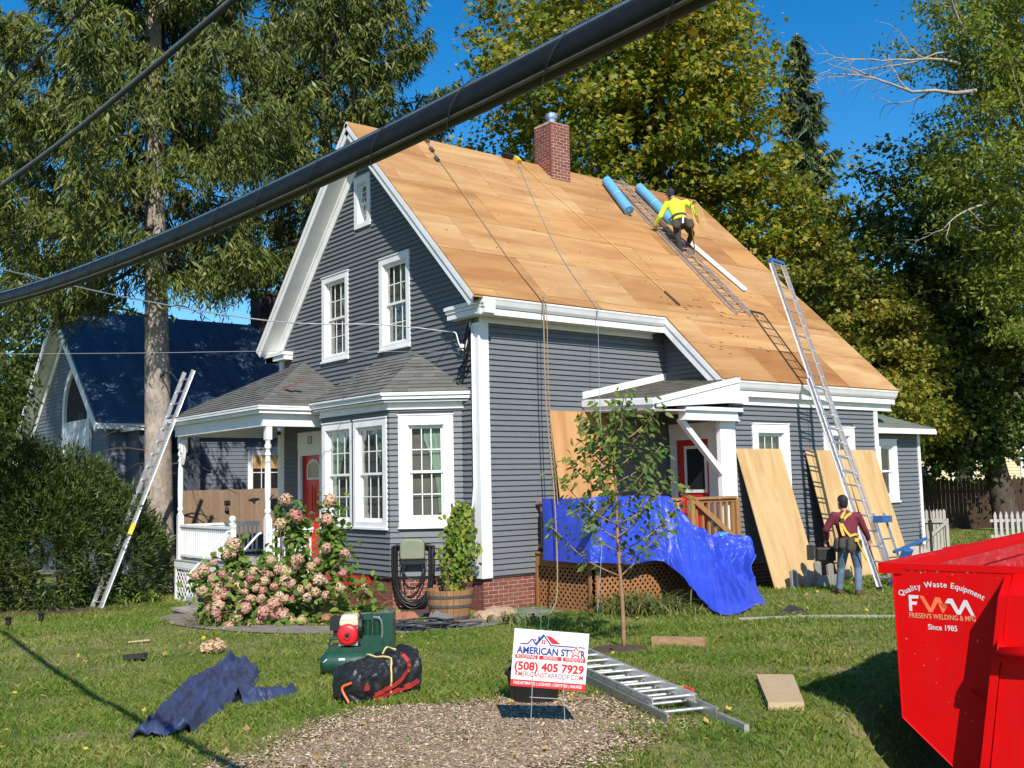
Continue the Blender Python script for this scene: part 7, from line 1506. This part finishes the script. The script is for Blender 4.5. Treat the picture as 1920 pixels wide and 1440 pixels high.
v,f=scatter(T_NEED,p,d*.8+A_([[-.1,-.15,.45]])+rng.normal(0,.5,(n,3)),rdir(n)+A_([[-.3,-.4,.3]]),rng.uniform(.09,.19,n),1.3); npobj('foliage',v,f,3,YEWM,yw)
m=MB()
for k in range(9): m.tube(bez([(-6.+k*.42,9.6,-.95),(-6.+k*.42+rng.normal(0,.2),9.6,.3),(-6.+k*.42+rng.normal(0,.4),9.6+rng.normal(0,.3),1.4)],8),.04,6)
m.build('stems',BARKD,yw)
m=MB(); m.prism([(x,y,zg(x,y)+.02) for x,y in ((-7.8,8.9),(-6.0,8.35),(-4.4,7.75),(-3.2,7.9),(-2.4,8.6),(-2.4,10.5),(-8.,11.5))],(0,0,.02)); o=m.build('hedge_bed',SOIL); o['kind']='structure'
# ------------------------------------------------------------------ neighbour house
NB=simple('neighbour_siding',(.13,.15,.178),.65,.1,3.); NR=NT('blue_metal_roof'); NR.col(NR.ramp(NR.noise(NR.coord(),1.2,4,.6),[(.3,(.06,.10,.165)),(.7,(.08,.13,.21))])); NR.rough(.45); NR.b.inputs['Metallic'].default_value=.2; NR=NR.m
nh=thing('neighbour_house',(3,18,-1),'blue grey neighbour house with dark blue metal roof behind the spruce','house')
NX0,NX1,NY0,NY1,NYR,NZE,NZR=-2.1,11.,14.,22.,18.,3.45,7.05; NS=(NZR-NZE)/(NYR-NY0+.35)
m=MB(); m.prism([(NX0+.1,NY0,-1),(NX0+.1,NY1,-1),(NX0+.1,NY1,3.5),(NX0+.1,NYR,6.85),(NX0+.1,NY0,3.5)],(NX1-NX0-.5,0,0)); m.build('wall',NB,nh)
FN=WF((0,NY0,0),(1,0,0),(0,-1,0)); GN=WF((NX0+.1,0,0),(0,1,0),(-1,0,0)); z=-.8
cb=MB()
while z<3.2:
    x0_=NX0+.22; m=MB(); m.hexa([FN.p(x0_,z,.022),FN.p(6.,z,.022),FN.p(6.,z,0),FN.p(x0_,z,0),FN.p(x0_,z+.118,.005),FN.p(6.,z+.118,.005),FN.p(6.,z+.118,0),FN.p(x0_,z+.118,0)]); m.build('clapboard',NB,nh); z+=.115
z=1.0
while z<6.7:
    s0=max(NY0+.1,NYR-(6.85-z)/.84+.1); s1=NYR*2-s0; m=MB(); m.hexa([GN.p(s0,z,.022),GN.p(s1,z,.022),GN.p(s1,z,0),GN.p(s0,z,0),GN.p(s0,z+.118,.005),GN.p(s1,z+.118,.005),GN.p(s1,z+.118,0),GN.p(s0,z+.118,0)]); m.build('clapboard',NB,nh); z+=.115
def nroof(y0,z0,name):
    m=MB(); x0_,x1_=NX0-.35,NX1; m.hexa([(x0_,y0,z0),(x1_,y0,z0),(x1_,NYR,NZR),(x0_,NYR,NZR),(x0_,y0,z0-.06),(x1_,y0,z0-.06),(x1_,NYR,NZR-.06),(x0_,NYR,NZR-.06)]); r=m.build(name,NR,nh)
    if y0<NYR:
        x=x0_+.02
        while x<x1_:
            m=MB(); m.beam((x,y0,z0+.02),(x,NYR,NZR+.02),.035,.05); m.build('standing_seam',NR,r); x+=.62
    return r
nroof(NY0-.35,NZE,'roof'); nroof(NY1+.35,NZE,'roof')
for (y0,sg) in ((NY0-.35,1),(NY1+.35,-1)):
    m=MB(); m.beam((NX0-.33,y0,NZE-.20),(NX0-.33,NYR,NZR-.20),.05,.24); m.build('rake_board',WHITE,nh); m=MB(); m.beam((NX0-.11,y0+sg*.1,NZE-.16),(NX0-.11,NYR,NZR-.26),.40,.04); m.build('soffit',WHITE,nh)
    m=MB(); m.beam((NX0+.07,y0+sg*.42,NZE-.18),(NX0+.07,NYR,NZR-.50),.05,.24); m.build('rake_frieze',WHITE,nh)
m=MB(); m.box(NX0-.3,NX1,NY0-.36,NY0-.30,NZE-.22,NZE-.07); m.box(NX0+.1,NX1,NY0-.30,NY0-.02,NZE-.22,NZE-.18); m.build('eave_fascia',WHITE,nh)
m=MB(); arc=[(16.75+1.15*math.cos(a),3.95+1.15*math.sin(a)) for a in [math.pi*k/12 for k in range(13)]]
ring_o=[(16.75+1.35*math.cos(math.pi*k/12),3.95+1.35*math.sin(math.pi*k/12)) for k in range(13)]
for k in range(12): m.prism([GN.p(arc[k][0],arc[k][1],.03),GN.p(arc[k+1][0],arc[k+1][1],.03),GN.p(ring_o[k+1][0],ring_o[k+1][1],.03),GN.p(ring_o[k][0],ring_o[k][1],.03)],GN.n*.08)
GN.box(m,15.40,15.60,2.6,3.95,.03,.11); GN.box(m,17.90,18.10,2.6,3.95,.03,.11); am=m.build('balcony_arch',WHITE,nh)
m=MB(); m.prism([GN.p(a,z_,.024) for a,z_ in [(17.90,2.7)]+arc+[(15.60,2.7)]],GN.n*.004); m.build('balcony_opening',DARKP,am); m=MB(); GN.box(m,15.60,17.90,2.3,3.62,.05,.10); m.build('balcony_rail',simple('pale_grey_paint',(.55,.58,.62),.6),am)  # flat dark panel fills the arch; the recess's shade is put into its colour
m=MB(); m.box(4.0,4.85,17.6,18.4,6.6,8.15); cn=m.build('chimney',simple('dark_brick',(.030,.022,.020),.95,.3,14.,bump=.4),nh); m=MB(); m.box(3.95,4.9,17.55,18.45,8.05,8.2); m.build('chimney_crown',simple('dark_brick',(.03,.022,.02)),cn); m=MB(); m.lathe([(.05,0),(.05,.2),(.28,.22),(.30,.26),(.06,.32)],(4.4,18.0,8.2),12); m.build('chimney_cap',BLACK,cn)
for (x0_,x1_,z0_,z1_) in ((1.95,3.05,.6,2.72),):
    m=MB(); FN.box(m,x0_,x0_+.15,z0_,z1_,.0,.04); FN.box(m,x1_-.15,x1_,z0_,z1_,.0,.04); FN.box(m,x0_+.15,x1_-.15,z1_-.18,z1_,.0,.04); FN.box(m,x0_-.04,x1_+.04,z1_,z1_+.05,0,.07); wn=m.build('window',WHITE,nh)
    m=MB(); FN.box(m,x0_+.15,x1_-.15,z0_,z1_-.18,.024,.030); m.build('pane',simple('dark_glass',(.02,.021,.02)),wn); m=MB(); FN.box(m,x0_+.15,x1_-.15,2.15,z1_-.18,.031,.034); m.build('shade',WARM,wn)
    m=MB(); FN.box(m,x0_+.15,x1_-.15,1.50,1.56,.035,.045)
    for k in (1,2): a=x0_+.15+(x1_-x0_-.3)*k/3; FN.box(m,a-.012,a+.012,1.56,z1_-.18,.035,.042)
    FN.box(m,x0_+.15,x1_-.15,2.02,2.045,.035,.041); m.build('muntin',WHITE,wn)
m=MB(); FN.box(m,.24,.46,-.8,3.2,.024,.06); m.build('corner_board',WHITE,nh)
m=MB(); m.box(-1.55,.1,12.9,13.98,-.9,3.15); nw=m.build('bay_wing',simple('neighbour_siding_shaded',(.06,.075,.10),.7,.1,3.),nh); m=MB(); m.box(-1.7,.2,12.75,14.2,3.16,3.28); m.build('wing_eave',WHITE,nw)  # wing siding in a darker copy; its shade is put into the colour
m=MB(); m.box(-1.4,-.2,12.86,12.897,2.55,3.0); m.build('wing_window',simple('dark_glass',(.02,.021,.02)),nw)
# ------------------------------------------------------------------ fences
fl=thing('wood_fence',(1.0,12,-.85),'weathered brown board fence seen between the porch posts','fence'); me=MB().hexa([(0,0,0),(.14,0,0),(.14,.02,0),(0,.02,0),(0,0,2.42),(.14,0,2.42),(.14,.02,2.42),(0,.02,2.42)]).mesh('fence_board',FENCEW)
for k in range(26): inst('fence_board',me,Matrix.Translation((-.75+k*.1445,12.0+rng.uniform(-.004,.004),-.86+rng.uniform(-.012,.012))),fl)
m=MB(); m.box(-.75,3.0,12.021,12.06,.9,.99); m.build('fence_rail',FENCEW,fl)
IRON=simple('black_iron',(.012,.011,.010),.6)
o1=thing('wall_ornament',(.5,11.97,1.15),'small black iron bell ornament on the board fence','ornament'); m=MB(); m.obox((.48,11.97,1.22),(1,0,0),(0,1,0),(0,0,1),.08,.012,.05); m.lathe([(.0,-.02),(.06,-.02),(.03,.08),(0,.1)],(.46,11.95,1.02),10); m.build('bell',IRON,o1)
o2=thing('wall_ornament',(1.2,11.97,1.3),'flat black iron ornament right of the bell on the board fence','ornament'); m=MB(); m.prism([(1.05,11.97,1.28),(1.23,11.97,1.25),(1.41,11.97,1.31),(1.23,11.97,1.32)],(0,-.012,0)); m.lathe([(.0,-.05),(.035,-.04),(.03,.0)],(1.23,11.965,1.26),8); m.build('hook',IRON,o2)
DKF=mk_wood('dark_fence',(.035,.022,.014),(.075,.048,.030),(9,9,.4))
fr=thing('wood_fence',(26,5,-.5),'dark brown picket-top fence along the back of the yard','fence'); a=Vector((22.6,8.0,-.5)); b=Vector((34.5,-1.6,-.5)); d=(b-a).normalized(); L=(b-a).length; ay_=Vector((-d.y,d.x,0))
me=MB().prism([(0,0,0),(.145,0,0),(.145,0,1.84),(.10,0,1.93),(.045,0,1.93),(0,0,1.84)],(0,.02,0)).mesh('fence_board',DKF); ang=math.atan2(d.y,d.x)
k=0
while k*.155<L: p=a+d*(k*.155); inst('fence_board',me,Matrix.Translation((p.x,p.y,-.53+rng.uniform(-.015,.015)))@Matrix.Rotation(ang,4,'Z'),fr); k+=1
m=MB(); m.beam(a+Vector((0,0,1.4))+ay_*.05,b+Vector((0,0,1.4))+ay_*.05,.04,.09); m.build('fence_rail',DKF,fr)
GATEW=mk_wood('grey_gate_wood',(.30,.28,.24),(.48,.45,.39),(9,9,.4))
gt=thing('garden_gate',(11.9,-1.5,-.45),'weathered grey picket gate standing open at the back corner','gate'); g0=PXD(1712,1030,24.4); g0.z=-.42; gx=(Vector((.72,-.69,0))).normalized(); GWI=.80
me=MB().prism([(-.032,0,0),(.032,0,0),(.032,0,1.10),(.0,0,1.16),(-.032,0,1.10)],(0,.02,0)).mesh('picket',GATEW); ga_=math.atan2(gx.y,gx.x)
for k in range(10): p=g0+gx*(.04+k*GWI/10); inst('picket',me,Matrix.Translation((p.x,p.y,p.z+.02+rng.uniform(-.015,.015)))@Matrix.Rotation(ga_,4,'Z'),gt)
nrm=Vector((gx.y,-gx.x,0)); 
for z_ in (.20,.90): m=MB(); m.beam(g0+nrm*.03+Vector((0,0,z_)),g0+gx*GWI+nrm*.03+Vector((0,0,z_)),.03,.09); m.build('gate_rail',GATEW,gt)
m=MB(); m.beam(g0+nrm*.062+Vector((0,0,.22)),g0+gx*GWI+nrm*.062+Vector((0,0,.88)),.025,.07); m.build('gate_brace',GATEW,gt)
m=MB(); m.beam(g0+gx*GWI+nrm*.03+Vector((0,0,.0)),g0+gx*GWI+nrm*.03+Vector((0,0,.95)),.07,.03,tuple(nrm)); m.build('gate_stile',GATEW,gt); m=MB(); m.beam(g0+nrm*.03+Vector((0,0,.0)),g0+nrm*.03+Vector((0,0,1.12)),.07,.05,tuple(nrm)); m.build('gate_stile',GATEW,gt)
ip=MB().lathe([(.03,0),(.03,.75),(.045,.76),(.045,.98),(.02,1.0),(.018,1.25),(.0,1.32)],(11.35,-1.75,-.45),8).build('iron_post',IRON); tag(ip,'thin black iron post beside the open picket gate','post')
pk=thing('picket_fence',(19.5,.3,-.5),'white grey picket fence behind the dumpster rim','fence'); p0_=PXD(1868,1000,30.); p0_.z=-.62; px_=Vector((.783,-.622,0)); me=MB().prism([(-.045,0,0),(.045,0,0),(.045,0,.95),(.02,0,1.04),(0,0,1.07),(-.02,0,1.04),(-.045,0,.95)],(0,.02,0)).mesh('picket',simple('grey_white_wood',(.40,.375,.35),.8,.2,6.))
for k in range(12): p=p0_+px_*(.165*k); inst('picket',me,Matrix.Translation(p)@Matrix.Rotation(math.atan2(px_.y,px_.x),4,'Z'),pk)
for z_ in (.35,.80): m=MB(); m.beam(p0_-px_*.15+Vector((0.03,.03,z_)),p0_+px_*2.+Vector((.03,.03,z_)),.03,.08); m.build('fence_rail',simple('grey_white_wood',(.5,.47,.44)),pk)
# yellow house far right
yh=thing('neighbour_house',(44,12,-.5),'cream yellow clapboard house glimpsed behind the brown fence','house'); YP=simple('cream_paint',(.62,.52,.30),.7,.05,2.); YF=WF((36.,17.,0),(.78,-.62,0),(-.62,-.78,0))
m=MB(); YF.box(m,-2,16,-.5,5.2,-6,0); m.build('wall',YP,yh)
z=0.
while z<5.1:
    m=MB(); m.hexa([YF.p(-2,z,.04),YF.p(16,z,.04),YF.p(16,z,0),YF.p(-2,z,0),YF.p(-2,z+.152,.01),YF.p(16,z+.152,.01),YF.p(16,z+.152,0),YF.p(-2,z+.152,0)]); m.build('clapboard',YP,yh); z+=.15
for a0 in (2.2,5.6,9.2):
    m=MB(); YF.box(m,a0,a0+1.2,1.1,2.9,.03,.09); wn=m.build('window',WHITE,yh); m=MB(); YF.box(m,a0+.14,a0+1.06,1.2,2.75,.091,.095); m.build('pane',simple('dark_glass',(.02,.021,.02)),wn)
m=MB(); m.prism([YF.p(-2.4,5.2,.5),YF.p(-2.4,5.2,-6.5),YF.p(-2.4,7.6,-3.)],YF.s*18.8); m.build('roof',simple('brown_roof',(.10,.085,.075),.9),yh)
tk=MB().lathe([(0,0),(.55,.0),(.6,.1),(.6,.9),(.5,1.1),(.25,1.2),(.22,1.35),(.3,1.36),(.3,1.45),(0,1.47)],(28.6,8.4,.4),16).build('white_tank',simple('white_plastic',(.75,.78,.80),.5)); tag(tk,'white domed tank showing above the brown fence','tank')
# ------------------------------------------------------------------ overhead cables
CABM=simple('cable_black',(.009,.009,.009),.55,.3,18.,spec=.3); LASH=simple('lashing_wire',(.10,.09,.08),.5,.2,20.,metal=.5)
cz=lambda y:2.53+.0088*(y+13.)**2
cb=thing('thick_cable',(-9.24,-12,2.5),'thick black lashed telecom cable crossing the whole picture diagonally','cable')
Y=[-30+k*.5 for k in range(101)]; m=MB(); m.tube([(-9.24,y,cz(y)) for y in Y],.036,20); m.build('sheath',CABM,cb,smooth=True)
m=MB(); m.tube([(-9.245,y,cz(y)+.042) for y in Y],.006,6); m.build('messenger_wire',GALV,cb,smooth=True); m=MB(); m.tube([(-9.265,y,cz(y)-.030) for y in Y],.005,6); m.build('service_wire',LASH,cb,smooth=True)
m=MB(); P=[]; y=-16.
while y<8: a=y*2*math.pi/.37; P.append((-9.242+.040*math.cos(a),y,cz(y)+.003+.046*math.sin(a))); y+=.02
m.tube(P,.0015,4); m.build('lashing_wire',LASH,cb)
def wire(name,pts,r_,mat,label,n=30):
    m=MB(); m.tube(bez(pts,n),r_,6); return tag(m.build(name,mat,smooth=True),label,'wire','overhead wires')
wz=lambda y,z0:z0+.0088*(y+13.)**2
o=wire('overhead_wire',[(-9.5,y,wz(y,3.02)) for y in (-30,-22,-16,-13,-11,-9,-6,0,10,20)],.0085,CABM,'upper black wire running parallel above the thick cable',60); m=MB(); m.tube(bez([(-9.5,y,wz(y,3.02)+.014) for y in (-30,-22,-16,-13,-11,-9,-6,0,10,20)],60),.005,5); m.build('messenger_wire',GALV,o)
wire('overhead_wire',[(-9.64,y,wz(y,3.32)) for y in (-30,-22,-16,-13,-11,-9,-6,0,10,20)],.0045,CABM,'thin black wire in the extreme top left corner',60)
hk=Vector((-.12,.62,4.30)); P0=PXD(-80,486,14.); P1=PXD(250,560,16.2); P2=PXD(520,603,17.4)
wire('service_drop',[P0,P1,P2,PXD(720,609,18.1),hk],.011,GALV,'pale service wire running from the left to the house corner bracket',40)
P0=PXD(-60,664,14.5); wire('phone_wire',[P0,PXD(260,662,16.),PXD(560,658,17.3),(-.06,.45,3.92)],.0045,simple('grey_wire',(.25,.25,.25),.6),'thin phone wire across the gable below the upper windows',40)
ws=thing('service_entrance',(-.1,.4,4.0),'tangle of service cables hooked under the eave at the house corner','cables')
m=MB(); m.tube(bez([hk,(-.14,.52,4.2),(-.12,.42,4.02),(-.12,.36,4.0),(-.1,.28,4.15),(-.09,.22,4.34),(-.08,.15,4.40)],20),.014,6); m.build('cable',CABM,ws,smooth=True)
m=MB(); m.tube(bez([hk,(-.13,.50,4.26),(-.12,.42,4.05),(-.1,.30,3.94),(-.08,.2,4.2),(-.08,.14,4.42)],20),.011,6); m.build('cable',WHITE,ws,smooth=True)
m=MB(); m.lathe([(.02,-.04),(.05,-.03),(.05,.03),(.02,.04)],(-.10,.36,4.02),8); m.build('insulator',WHITE,ws)
for k in range(7):
    a=rng.normal(0,.06,12); m=MB(); m.tube(bez([(-.08,.16,4.36),(-.09+a[0]*.3,.20+a[1],4.0),(-.09,.28+a[2],3.75+a[3]),(-.08,.42+a[4],3.5+a[5]*2),(-.10,.60+a[6],3.32+a[7]),(-.08,.68,3.30)] if k<4 else [(-.08,.15,4.3),(-.085+a[0]*.3,.24+a[1],3.9),(-.08,.45+a[2],3.75+a[3]),(-.07,.50+a[4],3.62),(-.08,.30+a[5],3.55),(-.08,.13,3.7)],22),.009,5); m.build('cable',CABM,ws,smooth=True)
m=MB(); m.obox((-.12,.66,3.31),(1,0,0),(0,1,0),(0,0,1),.04,.07,.035); m.build('splice_box',BLACK,ws)
# garden lights
for (px,py,lb) in ((15,1190,'solar garden light at the far left edge of the lawn'),(77,1180,'solar garden light second from the left edge by the hedge')):
    p=(-6.577,4.079) if px<50 else (-5.887,4.834); t=thing('garden_light',(*p,zg(*p)),lb,'garden light','solar garden lights'); m=MB(); m.lathe([(.008,0),(.008,.14),(.04,.15),(.045,.24),(.03,.25)],(*p,zg(*p)),10); m.build('stake',BLACK,t); m=MB(); m.lathe([(.06,.25),(.065,.265),(.03,.285)],(*p,zg(*p)),10); m.build('cap',BLACK,t)
